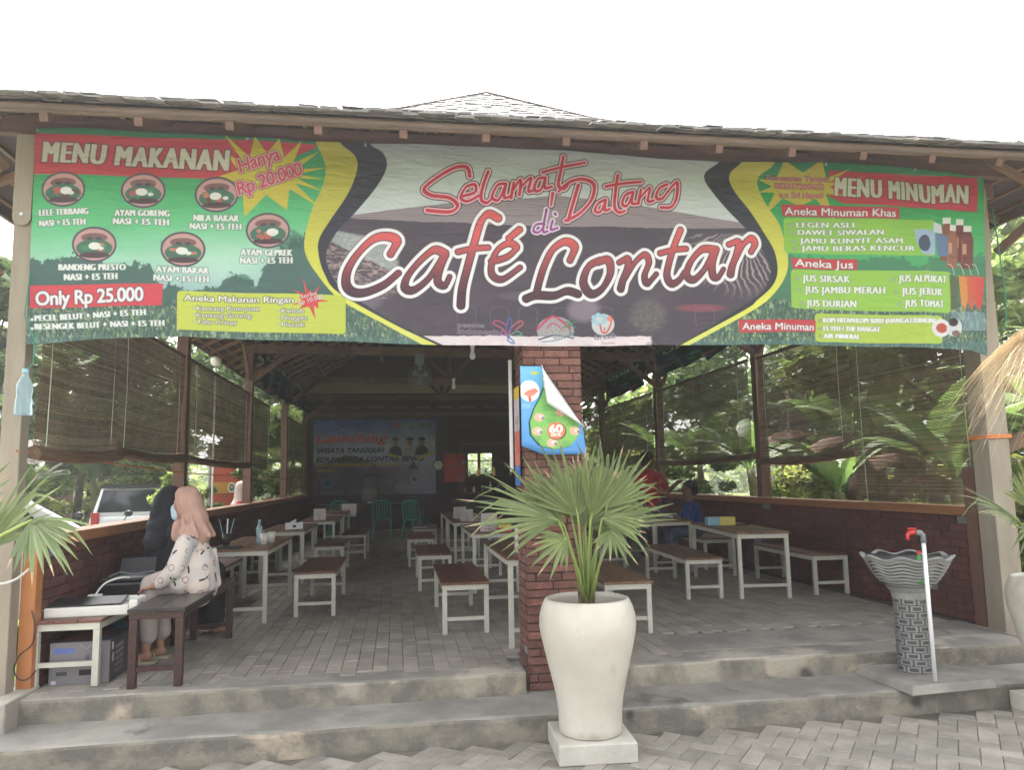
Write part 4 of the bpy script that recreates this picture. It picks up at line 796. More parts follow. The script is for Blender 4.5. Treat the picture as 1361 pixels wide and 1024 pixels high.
# ------------------------------------------------------------ low brick walls
def brick_run(name, label, xf, side, y0, y1, z0, z1, bh, bl, keep, mat):
    """wall along y whose inner face is at x = xf; side=+1 when the face looks to +x"""
    root = thing(name, label, 'wall', (xf, y0, z0)); th = .11; core = MB()
    core.bb(-side * th / 2 - th / 2 + 0, -side * th / 2 + th / 2, 0, y1 - y0, 0, z1 - z0)
    core.v = [(v[0] - side * .008, v[1], v[2]) for v in core.v]; core.build('wall_core', MT['mortar'], root)
    rows = int((z1 - z0) / bh); P = []
    for j in range(rows):
        n = int((y1 - y0) / bl)
        for i in range(n + 1):
            a = (i - (.5 if j % 2 else 0)) * bl; c = min(a + bl, y1 - y0); a = max(a, 0)
            if c - a < .03: continue
            P.append((a, c, j))
    P.sort(key=lambda p: p[0]); rest = MB(); r = random.Random(5)
    me = {}
    for idx, (a, c, j) in enumerate(P):
        L = round(c - a - .009, 3); grey = r.random() < .012; m_ = MT['brick_grey'] if grey else mat; key = (L, grey)
        if key not in me:
            q = MB(); q.box((0, 0, 0), (.02, L, bh - .008)); me_ = bpy.data.meshes.new('brick'); me_.from_pydata(q.v, [], q.f); me_.materials.append(m_); me[key] = me_
        x = r.uniform(-.003, .003) + (0); loc = (x, (a + c) / 2, (j + .5) * bh)
        if idx < keep: inst(me[key], 'brick', loc, root, (0, r.uniform(-.01, .01), r.uniform(-.008, .008)))
        else: rest.box(loc, (.02, L, bh - .008), None, 0)
    if rest.v: stuff(rest.build('brick', mat, root))
    return root
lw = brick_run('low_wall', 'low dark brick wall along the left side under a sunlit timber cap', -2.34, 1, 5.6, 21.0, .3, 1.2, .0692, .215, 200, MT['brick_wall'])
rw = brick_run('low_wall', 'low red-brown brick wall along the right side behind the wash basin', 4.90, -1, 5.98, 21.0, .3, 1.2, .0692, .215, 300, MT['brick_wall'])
b = MB(); b.bb(-.16, .05, -.02, 15.4, .905, .985); b.build('cap_board', MT['cap'], lw, bevel=.006)
b = MB(); b.bb(-.05, .16, -.02, 15.0, .905, .985); b.build('cap_board', MT['cap'], rw, bevel=.006)

# ------------------------------------------------------------ brick pillar in the middle of the entrance
px0, px1, py0, py1 = .89, 1.325, 5.37, 5.74
pil = thing('brick_pillar', 'square red brick pillar in the middle of the entrance with posters on it', 'pillar', ((px0 + px1) / 2, (py0 + py1) / 2, .15))
pw, pd = px1 - px0, py1 - py0
b = MB(); b.bb(-pw / 2 + .012, pw / 2 - .012, -pd / 2 + .012, pd / 2 - .012, 0, 3.85); b.build('pillar_core', MT['mortar'], pil)
bh = .0565; r = random.Random(3); mes = {}; placed = []
def bm_(dx, dy, grey):
    k = (round(dx, 3), round(dy, 3), grey)
    if k not in mes:
        q = MB(); q.box((0, 0, 0), (dx, dy, bh - .009)); m_ = bpy.data.meshes.new('brick'); m_.from_pydata(q.v, [], q.f); m_.materials.append(MT['brick_grey'] if grey else MT['brick']); mes[k] = m_
    return mes[k]
extra = MB()
for j in range(68):
    cuts = [[.0, .185, .37, pw], [.0, .09, .275, pw], [0, .14, .30, pw], [0, .21, pw]][(j * 7 + (j % 3)) % 4]
    if j % 2: cuts = [0] + sorted(pw - c for c in cuts[1:-1]) + [pw]
    bricks = []
    for a, c in zip(cuts[:-1], cuts[1:]): bricks.append((-pw / 2 + (a + c) / 2, -pd / 2 + .03, c - a - .009, .06, 0))
    sc = [0, .19, pd - .06] if j % 2 else [0, .10, pd - .06]
    for a, c in zip(sc[:-1], sc[1:]):
        for sx in (-1, 1): bricks.append((sx * (pw / 2 - .03), -pd / 2 + .06 + (a + c) / 2 + .004, .06, c - a - .009, sx))
    for (x, y, dx, dy, sx) in bricks:
        grey = (j, round(x, 2)) in () or r.random() < .035; loc = (x + r.uniform(-.003, .003) * (1 if sx else 0), y + r.uniform(-.004, .004) * (0 if sx else 1), (j + .5) * bh)
        if sx == 1 or j > 44: extra.box(loc, (dx, dy, bh - .009))
        else: inst(bm_(dx, dy, grey), 'brick', loc, pil, (0, r.uniform(-.006, .006), 0))
stuff(extra.build('brick', MT['brick'], pil))

# ------------------------------------------------------------ roof
EX0, EX1, EY0, EY1, EZ = -3.2, 5.42, 4.72, 22.2, 3.90
roof = thing('hip_roof', 'weathered grey wooden shingle hip roof over the open pavilion', 'roof', (0, 0, 0))
INS = [0, 2.3, 3.2, 4.31]; HZ = [0, 1.10, 1.66, 2.50]
cxr = (EX0 + EX1) / 2
rings = []
for i_, h_ in zip(INS, HZ):
    rings.append([(EX0 + i_, EY0 + i_, EZ + h_), (EX1 - i_, EY0 + i_, EZ + h_), (EX1 - i_, EY1 - i_, EZ + h_), (EX0 + i_, EY1 - i_, EZ + h_)])
# the upper front hip leans back to a point: its apex is where the photo has it
b = MB()
for a_, c_ in zip(rings[:-1], rings[1:]):
    for k in range(4): b.add([a_[k], a_[(k + 1) % 4], c_[(k + 1) % 4], c_[k]], [(0, 1, 2, 3)])
for a_, c_ in zip(rings[:-1], rings[1:]):
    for k in range(4):
        d = .035; b.add([(p[0], p[1], p[2] - d) for p in (a_[k], a_[(k + 1) % 4], c_[(k + 1) % 4], c_[k])], [(3, 2, 1, 0)])
b.build('roof_deck', MT['shingle_base'], roof)
# shingles, laid in courses on every face
def on_face(k, u, s):
    """k side, u distance along the eave side, s inset -> point"""
    z = EZ + np.interp(s, INS, HZ)
    if k == 0: return (EX0 + u, EY0 + s, z)
    if k == 1: return (EX1 - s, EY0 + u, z)
    if k == 2: return (EX1 - u, EY1 - s, z)
    return (EX0 + s, EY1 - u, z)
def shingle(k, u, s, w, L, r):
    Lk = (EX1 - EX0) if k in (0, 2) else (EY1 - EY0)
    up = (.020 if s < 2.3 or k != 0 else .036) + r.uniform(-.003, .008); t = .009 if s < 2.3 else .012; off = r.uniform(-.02, .012); sk = r.uniform(-.006, .006)
    p = [Vector(on_face(k, uu, ss)) for uu, ss in ((u, s + off), (u + w, s + off + sk), (u + w - sk, s + off + L), (u - sk, s + off + L))]
    z = [up, up + r.uniform(-.004, .004), .004, .004]
    top = [(q.x, q.y, q.z + zz + t) for q, zz in zip(p, z)]; bot = [(q.x, q.y, q.z + zz) for q, zz in zip(p, z)]
    return bot + top, [(3, 2, 1, 0), (4, 5, 6, 7), (0, 1, 5, 4), (1, 2, 6, 5), (2, 3, 7, 6), (3, 0, 4, 7)]
r = random.Random(21); rest = MB(); kept = 0
order = []
for k in range(4):
    Lk = (EX1 - EX0) if k in (0, 2) else (EY1 - EY0); exps = .105
    for row in range(-1, 41):
        s = row * exps + .035
        if s > 4.2: break
        u = max(s, 0) + (.16 if k in (1, 3) and row > 3 else 0) + r.uniform(0, .03) - (.05 if row < 1 else 0)
        while u < Lk - max(s, 0) - (.03 if row < 3 else (.10 if k in (0, 2) else .24)):
            w = r.uniform(.085, .125); order.append((k, u, s, w, row)); u += w + r.uniform(.002, .009)
front = [o for o in order if o[0] == 0 and -3.0 + 0 < EX0 + o[1] < 4.9 and (o[4] <= 0)][:150]
front += sorted([o for o in order if o[0] == 0 and o[2] > 2.3 and abs(EX0 + o[1] - cxr) < 1.6], key=lambda o: -o[2])[:150]
fs_ = set(front)
for o in order:
    vs, fc = shingle(o[0], o[1], o[2], o[3], .22, r)
    if o in fs_:
        c0 = vs[0]; q = MB(); q.add([(v[0] - c0[0], v[1] - c0[1], v[2] - c0[2]) for v in vs], fc); q.build('shingle', MT['shingle'], roof, loc=c0)
    else: rest.add(vs, fc)
# a second, ragged layer along the front eave
for row in range(4):
    u = .0
    while u < EX1 - EX0:
        w = r.uniform(.08, .15)
        if r.random() < .93:
            vs, fc = shingle(0, u, -.05 + row * .06, w, .2, r); vs = [(v[0], v[1], v[2] + .017 * row + r.uniform(0, .007)) for v in vs]; rest.add(vs, fc)
        u += w + r.uniform(0, .03)
stuff(rest.build('shingle', MT['shingle'], roof))
# hip boards
for sx in (0, 1):
    pts = [rg[sx] for rg in rings]; b = MB()
    for a_, c_ in zip(pts[:-1], pts[1:]): b.bar((a_[0], a_[1], a_[2] + .040), (c_[0], c_[1], c_[2] + .040), .07, .015)
    b.build('hip_board', MT['timber_roof'], roof)
# fascia, rafters, battens
b = MB(); b.bb(EX0, EX1, EY0 + .01, EY0 + .035, EZ - .040, EZ + .010); b.build('fascia', MT['fascia'], roof)
b = MB(); b.bb(EX0, EX0 + .03, EY0, EY1, EZ - .10, EZ - .03); b.build('fascia', MT['fascia'], roof)
b = MB(); b.bb(EX1 - .03, EX1, EY0, EY1, EZ - .10, EZ - .03); b.build('fascia', MT['fascia'], roof)
sl = HZ[1] / INS[1]
def under(k, u, s, dz):
    p = on_face(k, u, s); return (p[0], p[1], p[2] - dz)
k_ = 0
for k, L_, step in ((0, EX1 - EX0, .54), (1, EY1 - EY0, .62), (3, EY1 - EY0, .62)):
    n = int(L_ / step)
    for i in range(1, n):
        u = i * step; s1 = min(u, L_ - u, 4.25)
        b = MB(); b.bar(under(k, u, .04, .085), under(k, u, min(s1, 2.3), .085), .05, .055)
        if s1 > 2.3: b.bar(under(k, u, 2.3, .10), under(k, u, s1, .10), .05, .08)
        b.build('rafter', MT['timber_h'] if k == 0 else MT['batten'], roof)
for k, L_ in ((0, EX1 - EX0), (1, EY1 - EY0), (3, EY1 - EY0)):
    for i in range(28):
        s = .08 + i * .15; b = MB(); b.bar(under(k, s, s, .048), under(k, L_ - s, s, .048), .03, .02); b.build('batten', MT['batten'], roof)
# ring beams, tie beams, king posts and braces
fr = thing('roof_frame', 'brown timber roof frame of beams, ties and braces under the shingles', 'roof frame', (0, 0, 0))
def beam(a, c, w, h, nm='beam', mt='timber_roof'): 
    b = MB(); b.bar(a, c, w, h); b.build(nm, MT[mt], fr, bevel=.004)
beam((-2.85, 5.43, 4.075), (5.3, 5.45, 4.075), .07, .13, mt='timber_h'); beam((-2.5, 5.4, 3.97), (-2.5, 21.2, 3.97), .09, .14); beam((5.0, 5.6, 3.97), (5.0, 21.2, 3.97), .09, .14)

for yl, yr in zip([9.22, 13.2, 17.3, 21.0], [9.9, 13.9, 17.9, 21.0]):
    beam((-2.5, yl, 3.86), (5.0, yr, 3.86), .09, .15, 'tie_beam'); ym = (yl + yr) / 2; beam((1.2, ym, 3.9), (1.2, ym, 6.1), .1, .1, 'king_post')
    for sx in (-1, 1): beam((1.2 + sx * .1, ym, 4.0), (1.2 + sx * 1.3, ym, 5.2), .07, .09, 'strut'); 
    beam((-2.45, yl, 3.28), (-1.75, yl, 3.82), .05, .09, 'brace', 'timber'); beam((4.97, yr + .1, 3.28), (4.27, yr + .1, 3.82), .05, .09, 'brace', 'timber')
    for y_, x_ in ((yl, -2.45), (yr, 5.0)): beam((x_, y_ - .6, 3.86), (x_, y_, 3.3), .05, .08, 'brace', 'timber'); beam((x_, y_ + .6, 3.86), (x_, y_, 3.3), .05, .08, 'brace', 'timber')
for x_ in (-.4, 2.9): beam((x_, 6.8, 4.75), (x_, 20, 4.75), .08, .12, 'purlin')
beam((1.2, 9.2, 6.1), (1.2, 18.0, 6.1), .08, .12, 'ridge_beam')
b = MB()
for k in range(1, 6): b.bar((-2.75 + .04, 5.36 - k * .02, 3.1 + k * .18), (-3.05, 5.2, 3.80), .012, .012)
for z0_ in (2.55, 3.3): beam((-2.62, 5.40, z0_ + .45), (-3.15, 5.1, z0_ + 1.0 if z0_ > 3 else z0_ + 1.15), .05, .07, 'brace', 'timber')
beam((5.1, 5.7, 3.45), (5.40, 5.35, 3.82), .05, .07, 'brace', 'timber')

# ------------------------------------------------------------ menu banner
TOP = [(50, 173), (100, 172), (210, 178), (320, 184), (400, 189), (480, 192), (640, 197), (760, 203), (850, 211), (950, 217), (1080, 218), (1130, 219), (1220, 226), (1304, 238)]
BOT = [(37, 459), (120, 452), (240, 448), (360, 453), (470, 456), (580, 460), (680, 461), (850, 460), (1000, 459), (1100, 461), (1200, 462), (1290, 466), (1312, 474)]
tp_ = [at(x, y, 1, BY) for x, y in TOP]; bt_ = [at(x, y, 1, BY) for x, y in BOT]
b = MB(); NX, NZ = 300, 60; g = []
def bdisp(x, t):
    """how far the cloth stands off its plane; t 0 at the top, 1 at the bottom"""
    w = .016 * math.sin(x * 2.1 + t * 1.4) * t + .012 * math.sin(x * 5.3 - t * 3.0 + .8) * (.3 + t) + .004 * math.sin(x * 11.7 + t * 5)
    w += .010 * math.exp(-((t - .08 - .02 * math.sin(x * 3)) / .05) ** 2) * math.sin(x * 4.2)
    for cx_ in (-1.1, .35, 1.6, 3.1): w += .010 * math.exp(-abs(x - cx_) * 5) * math.exp(-t * 3) - .006 * math.exp(-((x - cx_ - (t * .35)) / .035) ** 2) * math.exp(-t * 2.2)
    w += .014 * math.exp(-((x - 4.38 - t * .10) / .035) ** 2) * math.exp(-t * 1.2) + .010 * math.exp(-((x - 4.20 + t * .05) / .04) ** 2)
    w += .006 * math.sin(x * 30 + t * 6) * max(0, (x - 3.9)) ; return w
for i in range(NX + 1):
    u = i / NX; xt = tp_[0][0] + (tp_[-1][0] - tp_[0][0]) * u; xb = bt_[0][0] + (bt_[-1][0] - bt_[0][0]) * u
    zt = np.interp(xt, [p[0] for p in tp_], [p[2] for p in tp_]); zb = np.interp(xb, [p[0] for p in bt_], [p[2] for p in bt_])
    g.append([(xt + (xb - xt) * (j / NZ), BY - .026 - max(-.022, bdisp(xt, j / NZ)), zt + (zb - zt) * (j / NZ)) for j in range(NZ + 1)])
b.sheet(g); ban = b.build('menu_banner', MP['menu'], smooth=True)
set_uv(ban, lambda x, y, z: ((x - BX0) / (BX1 - BX0), (z - BZ0) / (BZ1 - BZ0)))
tag(ban, 'wide printed banner reading Selamat Datang di Café Lontar between two menus', 'banner')
for i, px_ in enumerate((52, 330, 486, 600, 1093, 1210)):
    z_ = np.interp(at(px_, 200, 1, BY)[0], [p[0] for p in tp_], [p[2] for p in tp_]); x_ = at(px_, 200, 1, BY)[0]
    b = MB(); b.tube([(x_, BY - .040, z_ - .018), (x_, BY - .020, z_ - .018)], .011, 10); b.build('eyelet', MT['steel'], ban)
def sm(pts, k=5):
    P = [Vector(p) for p in pts]; o = []
    for i in range(len(P) - 1):
        a = P[max(i - 1, 0)]; b_ = P[i]; c = P[i + 1]; d = P[min(i + 2, len(P) - 1)]
        for j in range(k): t = j / k; o.append(.5 * ((2 * b_) + (c - a) * t + (2 * a - 5 * b_ + 4 * c - d) * t * t + (3 * b_ - a - 3 * c + d) * t ** 3))
    return o + [P[-1]]
# ------------------------------------------------------------ bamboo blinds
def blind(xp, y0, y1, z0, z1, label, roll=True, sag=0.02, seed=0, side=1, lift=0.0):
    root = thing('bamboo_blind', label, 'blind', (xp, (y0 + y1) / 2, z1), group='bamboo blinds along the side openings'); r = random.Random(seed)
    L = (y1 - y0) / 2; p = .0138; b = MB(); n = int((z1 - z0) / p); K = 7
    for i in range(n):
        z = -(i + .5) * p + r.uniform(-.0012, .0012); f = i / n; ht = r.uniform(.0088, .0108); ea = r.uniform(-.012, .012); eb = r.uniform(-.012, .012)
        ys = [-L + ea + (2 * L - ea + eb) * k / K for k in range(K + 1)]
        zc = [z - sag * f * math.cos(y / L * 1.57) + lift * f * (y / L) + r.uniform(-.0007, .0007) for y in ys]; xc = [.018 * math.sin(y * 2.1 + seed) * f + .01 * math.sin(f * 5 + y) for y in ys]
        vs = []
        for x, y, zz in zip(xc, ys, zc): vs += [(x - .0015, y, zz - ht / 2), (x + .0015, y, zz - ht / 2), (x + .0015, y, zz + ht / 2), (x - .0015, y, zz + ht / 2)]
        fs = [(4 * k + q, 4 * k + (q + 1) % 4, 4 * k + 4 + (q + 1) % 4, 4 * k + 4 + q) for k in range(K) for q in range(4)]
        b.add(vs, fs)
    stuff(b.build('slat', MT['blind'], root))
    b = MB(); b.bar((0, -L, .02), (0, L, .02), .03, .035); b.build('head_rail', MT['timber'], root)
    if roll:
        b = MB(); zb = z0 - z1; pts = [(.0, -L - .05 + (2 * L + .1) * k / 14, zb - .045 - sag * math.cos((-1 + 2 * k / 14) * 1.5) + lift * (-1 + 2 * k / 14)) for k in range(15)]
        b.tube(pts, [.048 + r.uniform(-.004, .004) for _ in pts], 12); b.tube([(p_[0] + side * .02, p_[1], p_[2] - .012) for p_ in pts], [.036 + r.uniform(-.004, .004) for _ in pts], 10)
        b.build('rolled_end', MT['blind_roll'], root)
    ny = 2
    for k in range(ny):
        y = -L * .82 + 1.64 * L * k / (ny - 1); b = MB(); b.tube([(side * .006, y, .02), (side * .012, y + .005, (z0 - z1) * .5), (side * .006, y - .004, z0 - z1 - .02)], .0035, 5); b.build('cord', MT['cord'], root)
    return root
bl = [(-2.40, 5.56, 7.02, 1.90, 3.06, 'nearest bamboo blind on the left, glaring white sky between its slats', True, .03, .02), (-2.42, 7.08, 9.12, 1.95, 3.04, 'bamboo blind on the left between the split bright cord and the first timber post', True, .03, 0),
      (-2.42, 9.34, 13.1, 1.95, 3.05, 'bamboo blind on the left above the orange sign, rolled at its foot', True, .03, 0), (-2.42, 13.3, 15.1, 1.88, 3.03, 'short left bamboo blind hanging past a square of open greenery', False, .01, 0), (-2.42, 17.4, 20.85, 1.36, 3.03, 'farthest left bamboo blind, let right down beside the back banner', False, .01, 0)]
for i, (x, y0, y1, z0, z1, lb, ro, sg_, lf) in enumerate(bl): blind(x, y0, y1, z0, z1, lb, ro, sg_, i, 1, lf)
bl = [(4.93, 5.84, 7.70, 1.30, 3.16, 'bamboo blind on the right let all the way down to the wall behind the basin', False, .01, 0), (4.96, 7.76, 9.92, 1.84, 3.18, 'right bamboo blind with a banana crown visible under its rolled foot', True, .03, -.02),
      (4.96, 10.2, 14.1, 1.90, 3.2, 'right bamboo blind between two timber posts above the seated child', True, .04, 0), (4.96, 14.4, 18.3, 1.62, 3.2, 'right bamboo blind beyond the second timber post behind the palm', True, .03, 0), (4.96, 18.5, 20.9, 1.5, 3.2, 'farthest right bamboo blind near the kitchen corner', False, .01, 0)]
for i, (x, y0, y1, z0, z1, lb, ro, sg_, lf) in enumerate(bl): blind(x, y0, y1, z0, z1, lb, ro, sg_, i + 7, -1, lf)

# printed tarpaulins tied up under the side eaves
def tarp(x, y0, y1, z0, z1, label, seed):
    b = MB(); r = random.Random(seed); n = 40; g = []
    for i in range(n + 1):
        u = i / n; y = y0 + (y1 - y0) * u; zb = z0 + .07 * abs(math.sin(u * 9.4 + seed)) + .03 * math.sin(u * 23); g.append([(x + .05 * math.sin(u * 22 + j * .8) * j / 8, y, z1 + (zb - z1) * j / 8) for j in range(9)])
    b.sheet(g); o = b.build('hanging_tarpaulin', MP['tarp'], smooth=True, solid=.002); set_uv(o, lambda X, Y, Z: ((Y - y0) / (y1 - y0), (Z - z0) / (z1 - z0))); tag(o, label, 'tarpaulin'); return o
tarp(4.9, 10.6, 13.9, 3.42, 3.95, 'green printed tarpaulin strung under the right eave before the second post', 1); tarp(4.9, 14.6, 17.6, 3.34, 3.95, 'dark green tarpaulin with pictures under the right eave behind the timber brace', 4)
tarp(-2.3, 13.6, 17.2, 3.2, 3.95, 'green tarpaulin with a scalloped torn edge under the left eave', 3); tarp(-2.3, 17.5, 20.4, 3.3, 3.95, 'far green tarpaulin under the left eave next to the back banner', 6)

# ------------------------------------------------------------ benches and tables
def furniture(name, cat, label, w, L, h, leg, top, metal, grp, planks=3, rail=.12, over=.012):
    root = thing(name, label, cat, group=grp)
    for i in range(planks):
        pw = (w - .004 * (planks - 1)) / planks; x = -w / 2 + pw / 2 + i * (pw + .004); b = MB(); b.bb(x - pw / 2, x + pw / 2, -L / 2, L / 2, h - .022, h)
        b.build('plank', top, root, bevel=.003)
    t = .045; b = MB(); q = leg / 2
    b.bb(-w / 2 + over, w / 2 - over, -L / 2 + over, -L / 2 + over + .028, h - .022 - t, h - .0225); b.bb(-w / 2 + over, w / 2 - over, L / 2 - over - .028, L / 2 - over, h - .022 - t, h - .0225)
    b.bb(-w / 2 + over, -w / 2 + over + .028, -L / 2 + over + .028, L / 2 - over - .028, h - .022 - t, h - .0225); b.bb(w / 2 - over - .028, w / 2 - over, -L / 2 + over + .028, L / 2 - over - .028, h - .022 - t, h - .0225)
    b.build('apron', metal, root, bevel=.002)
    for sx in (-1, 1):
        for sy in (-1, 1):
            b = MB(); b.box((sx * (w / 2 - over - q), sy * (L / 2 - over - q), (h - .068) / 2), (leg, leg, h - .068)); b.build('leg', metal, root, bevel=.003)
    for sy in (-1, 1):
        b = MB(); b.bb(-w / 2 + over + leg, w / 2 - over - leg, sy * (L / 2 - over - q) - .013, sy * (L / 2 - over - q) + .013, rail, rail + .03); b.build('stretcher', metal, root)
    return root
F = .3
T0 = furniture('dining_table', 'table', '', .57, 1.75, .69, .040, MT['plank_top'], MT['white_metal'], 'white framed tables with wooden tops', 4)
B0 = furniture('bench', 'bench', '', .42, 1.50, .43, .040, MT['plank_top'], MT['white_metal'], 'white framed benches with wooden seats', 3, .11)
T1 = furniture('dining_table', 'table', '', .57, 1.75, .69, .040, MT['plank_top2'], MT['white_metal'], 'white framed tables with wooden tops', 4)
B1 = furniture('bench', 'bench', '', .42, 1.50, .43, .040, MT['plank_top2'], MT['white_metal'], 'white framed benches with wooden seats', 3, .11)
used = set()
def place(src, x, y, label, rz=0.0, sy=1.0):
    """x, y: front edge middle"""
    L = 1.75 if src in (T0, T1) else 1.5; cy = L / 2 * sy; loc = (x - cy * math.sin(rz), y + cy * math.cos(rz), F)
    if src.name in used: o = dup(src, loc, rz, label)
    else: used.add(src.name); o = src; o.location = loc; o.rotation_euler = (0, 0, rz); o['label'] = label
    if sy != 1.0: o.scale = (1, sy, 1)
    return o
place(T1, -1.485, 7.60, 'table in the left row nearest the entrance with cups and a water bottle')
place(T1, -1.47, 10.35, 'second table of the left row with a white tissue box on it', sy=.95); place(T1, -1.27, 12.75, 'third table of the left row with a single white card on it')
place(T1, -1.3, 15.4, 'farthest table of the left row near the back banner')
place(B0, -.80, 7.85, 'foremost bench of the left row, alone beside the aisle'); place(B0, -.94, 11.05, 'second bench beside the aisle in the left row', sy=.85); place(B0, -.72, 13.3, 'third bench beside the aisle in the left row, dark topped')
place(B0, -2.02, 8.2, 'bench squeezed between the left wall and the nearest left table'); place(B0, -2.0, 10.8, 'bench between the left wall and the second left table')
place(B0, .575, 6.66, 'largest bench left of the brick pillar, seat planks facing the entrance'); place(B0, .44, 9.28, 'second bench of the middle row, behind the largest one', sy=.93); place(B0, .36, 11.9, 'third bench of the middle row'); place(B0, .52, 14.35, 'farthest middle bench with an open booklet on its corner', sy=.85)
place(T0, 1.125, 6.0, 'table partly hidden behind the brick pillar with a white card stand'); place(T0, 1.13, 8.93, 'second middle table carrying a small red box', sy=.93); place(T0, 1.09, 11.33, 'third middle table, two cards standing on it', sy=.93); place(T0, 1.10, 13.4, 'farthest middle table against the dark kitchen', sy=.93)
place(B1, 1.90, 6.30, 'bench right of the pillar, half behind the white pot', R(-3)); place(B1, 3.21, 7.86, 'bench in front of the table with the yellow box', R(-4), 1.18); place(B1, 4.62, 7.80, 'bench along the right wall nearest the wash basin', R(-1), .98)
place(B1, 4.38, 10.2, 'bench against the right wall on which the child in blue sits'); place(B1, 3.05, 10.8, 'bench behind the palm in front of the far right table')
place(T1, 3.82, 7.72, 'table on the right with a yellow and blue box', R(-7), 1.08); place(T1, 3.70, 10.1, 'far right table covered with white papers', R(-3))
DB = furniture('bench', 'bench', 'dark brown bench near the entrance with the woman in pink on it', .36, 1.6, .50, .050, MT['dark_top'], MT['dark_wood'], 'dark benches by the office table', 2, .10)
DB.location = (-1.56, 6.22, F)
for k, m in enumerate(DB.children):
    pass
WB = furniture('work_table', 'table', 'low white table at the left wall carrying the printer and laminator', .44, 1.55, .43, .042, MT['plank_top'], MT['white_metal'], 'tables by the left wall', 3, .13)
WB.location = (-2.155, 6.32, F)

# ------------------------------------------------------------ things on the work table
t = thing('laminator', 'long white machine with a black slot panel on the work table', 'office machine', (-2.10, 5.78, .73), R(3))
b = MB(); b.bb(-.30, .28, -.12, .12, 0, .066); b.bb(-.30, .28, .085, .12, .066, .10); 
b.v = list(b.v); b.build('casing', MT['white_plastic'], t, bevel=.008)
b = MB(); b.box((.0, -.015, .088), (.46, .19, .012), (R(9), 0, 0)); b.build('panel', MT['black'], t, bevel=.003); b = MB(); b.box((-.262, -.02, .088), (.045, .17, .010), (R(9), 0, 0)); b.build('keypad', MT['grey_plastic'], t)
b = MB(); b.bb(.281, .34, -.125, .125, 0, .10); b.build('end_cap', MT['white_plastic'], t, bevel=.015); b = MB(); b.tube([(.345, -.02, .05), (.338, -.02, .05)], .018, 12); b.build('knob', MT['black'], t)
t = thing('printer', 'black inkjet printer with paper and cables on the work table', 'printer', (-2.02, 6.42, .73), R(4))
b = MB(); b.bb(-.22, .20, -.16, .16, 0, .15); b.build('casing', MT['black_gloss'], t, bevel=.02); b = MB(); b.bb(-.20, .18, -.14, .12, .151, .18); b.build('scanner_lid', MT['black'], t, bevel=.01)
b = MB(); b.bb(.201, .225, -.10, .10, .04, .12); b.build('ink_tank', MT['grey_plastic'], t, bevel=.004); b = MB(); b.box((-.02, .2, .2), (.26, .01, .2), (R(-20), 0, 0)); b.build('paper_tray', MT['black'], t); b = MB(); b.tube([(-.16, -.06, .185), (-.1, .0, .21), (.0, .02, .19), (.12, .08, .20), (.19, .05, .17)], .006, 6); b.build('ink_hose', MT['grey_plastic'], t)
t = tag(MB().box((0, 0, 0), (.09, .045, .09)).build('power_adapter', MT['white_plastic'], bevel=.006, loc=(-2.14, 5.99, .79)), 'small white plug adapter standing between laminator and printer', 'adapter')
b = MB(); b.tube(sm([(-2.14, 5.99, .83), (-2.1, 6.05, .90), (-2.02, 6.12, .93), (-1.98, 6.2, .92)]), .006, 6); tag(b.build('cable', MT['white_plastic']), 'white cable curving up from the adapter to the printer', 'cable')
b = MB(); b.tube(sm([tuple(at(x_, y_, 1, 5.46)) for x_, y_ in ((42, 812), (47, 835), (42, 858), (26, 872), (19, 890), (24, 903), (36, 904), (48, 892))]), .0045, 6); tag(b.build('cable', MT['black']), 'black cable looping down the end of the left wall', 'cable')
t = tag(MB().bb(-.12, .12, -.16, .16, 0, .02).build('notebook', MT['white'], loc=(-1.98, 6.82, .731)), 'white notebook lying behind the printer', 'notebook')
# carton under the table
t = thing('carton', 'grey printed cardboard carton with a hand hole under the work table', 'box', (-2.10, 6.06, .3), R(1))
for nm, lo, mt in (('front_panel', 0, 'carton'), ('side_panel', 1, 'carton_side'), ('top_panel', 2, 'carton_top')):
    b = MB(); w_, d_, h_ = .185, .42, .27
    if lo == 0: b.bb(-w_, w_, -d_ - .004, -d_, 0, h_); 
    elif lo == 1: b.bb(w_, w_ + .004, -d_, d_, 0, h_)
    else: b.bb(-w_, w_, -d_, d_, h_, h_ + .004)
    o = b.build(nm, MP[mt], t)
    set_uv(o, (lambda x, y, z: ((x + .185) / .37, z / .27)) if lo == 0 else ((lambda x, y, z: ((y + .42) / .84, z / .27)) if lo == 1 else (lambda x, y, z: ((x + .185) / .37, (y + .42) / .84))))
b = MB(); b.bb(-.184, .184, -.419, .419, .001, .269); b.build('body', MT['card'], t)

# ------------------------------------------------------------ things on the dining tables
TZ = .99
def bottle(x, y, z, h, label, mat, capm, name='bottle'):
    r_ = h * .15; t = thing(name, label, 'bottle', (x, y, z)); b = MB(); b.lathe([(0, 0), (r_ * .9, 0), (r_, .01), (r_, h * .3), (r_ * .9, h * .34), (r_, h * .4), (r_, h * .62), (r_ * .45, h * .8), (r_ * .36, h * .84), (r_ * .36, h * .92)], n=14); b.build('body', mat, t, smooth=True)
    b = MB(); b.lathe([(r_ * .42, h * .9), (r_ * .42, h), (0, h)], n=12); b.build('cap', capm, t); return t
bottle(-1.40, 8.25, TZ, .24, 'small clear water bottle on the nearest left table', MT['bottle'], MT['sky_plastic'])
t = thing('tumbler', 'dark tumbler holding straws on the nearest left table', 'cup', (-1.66, 7.95, TZ)); b = MB(); b.lathe([(0, 0), (.035, 0), (.045, .13), (.038, .13), (.03, .01)], n=14); b.build('cup', MT['black'], t, smooth=True)
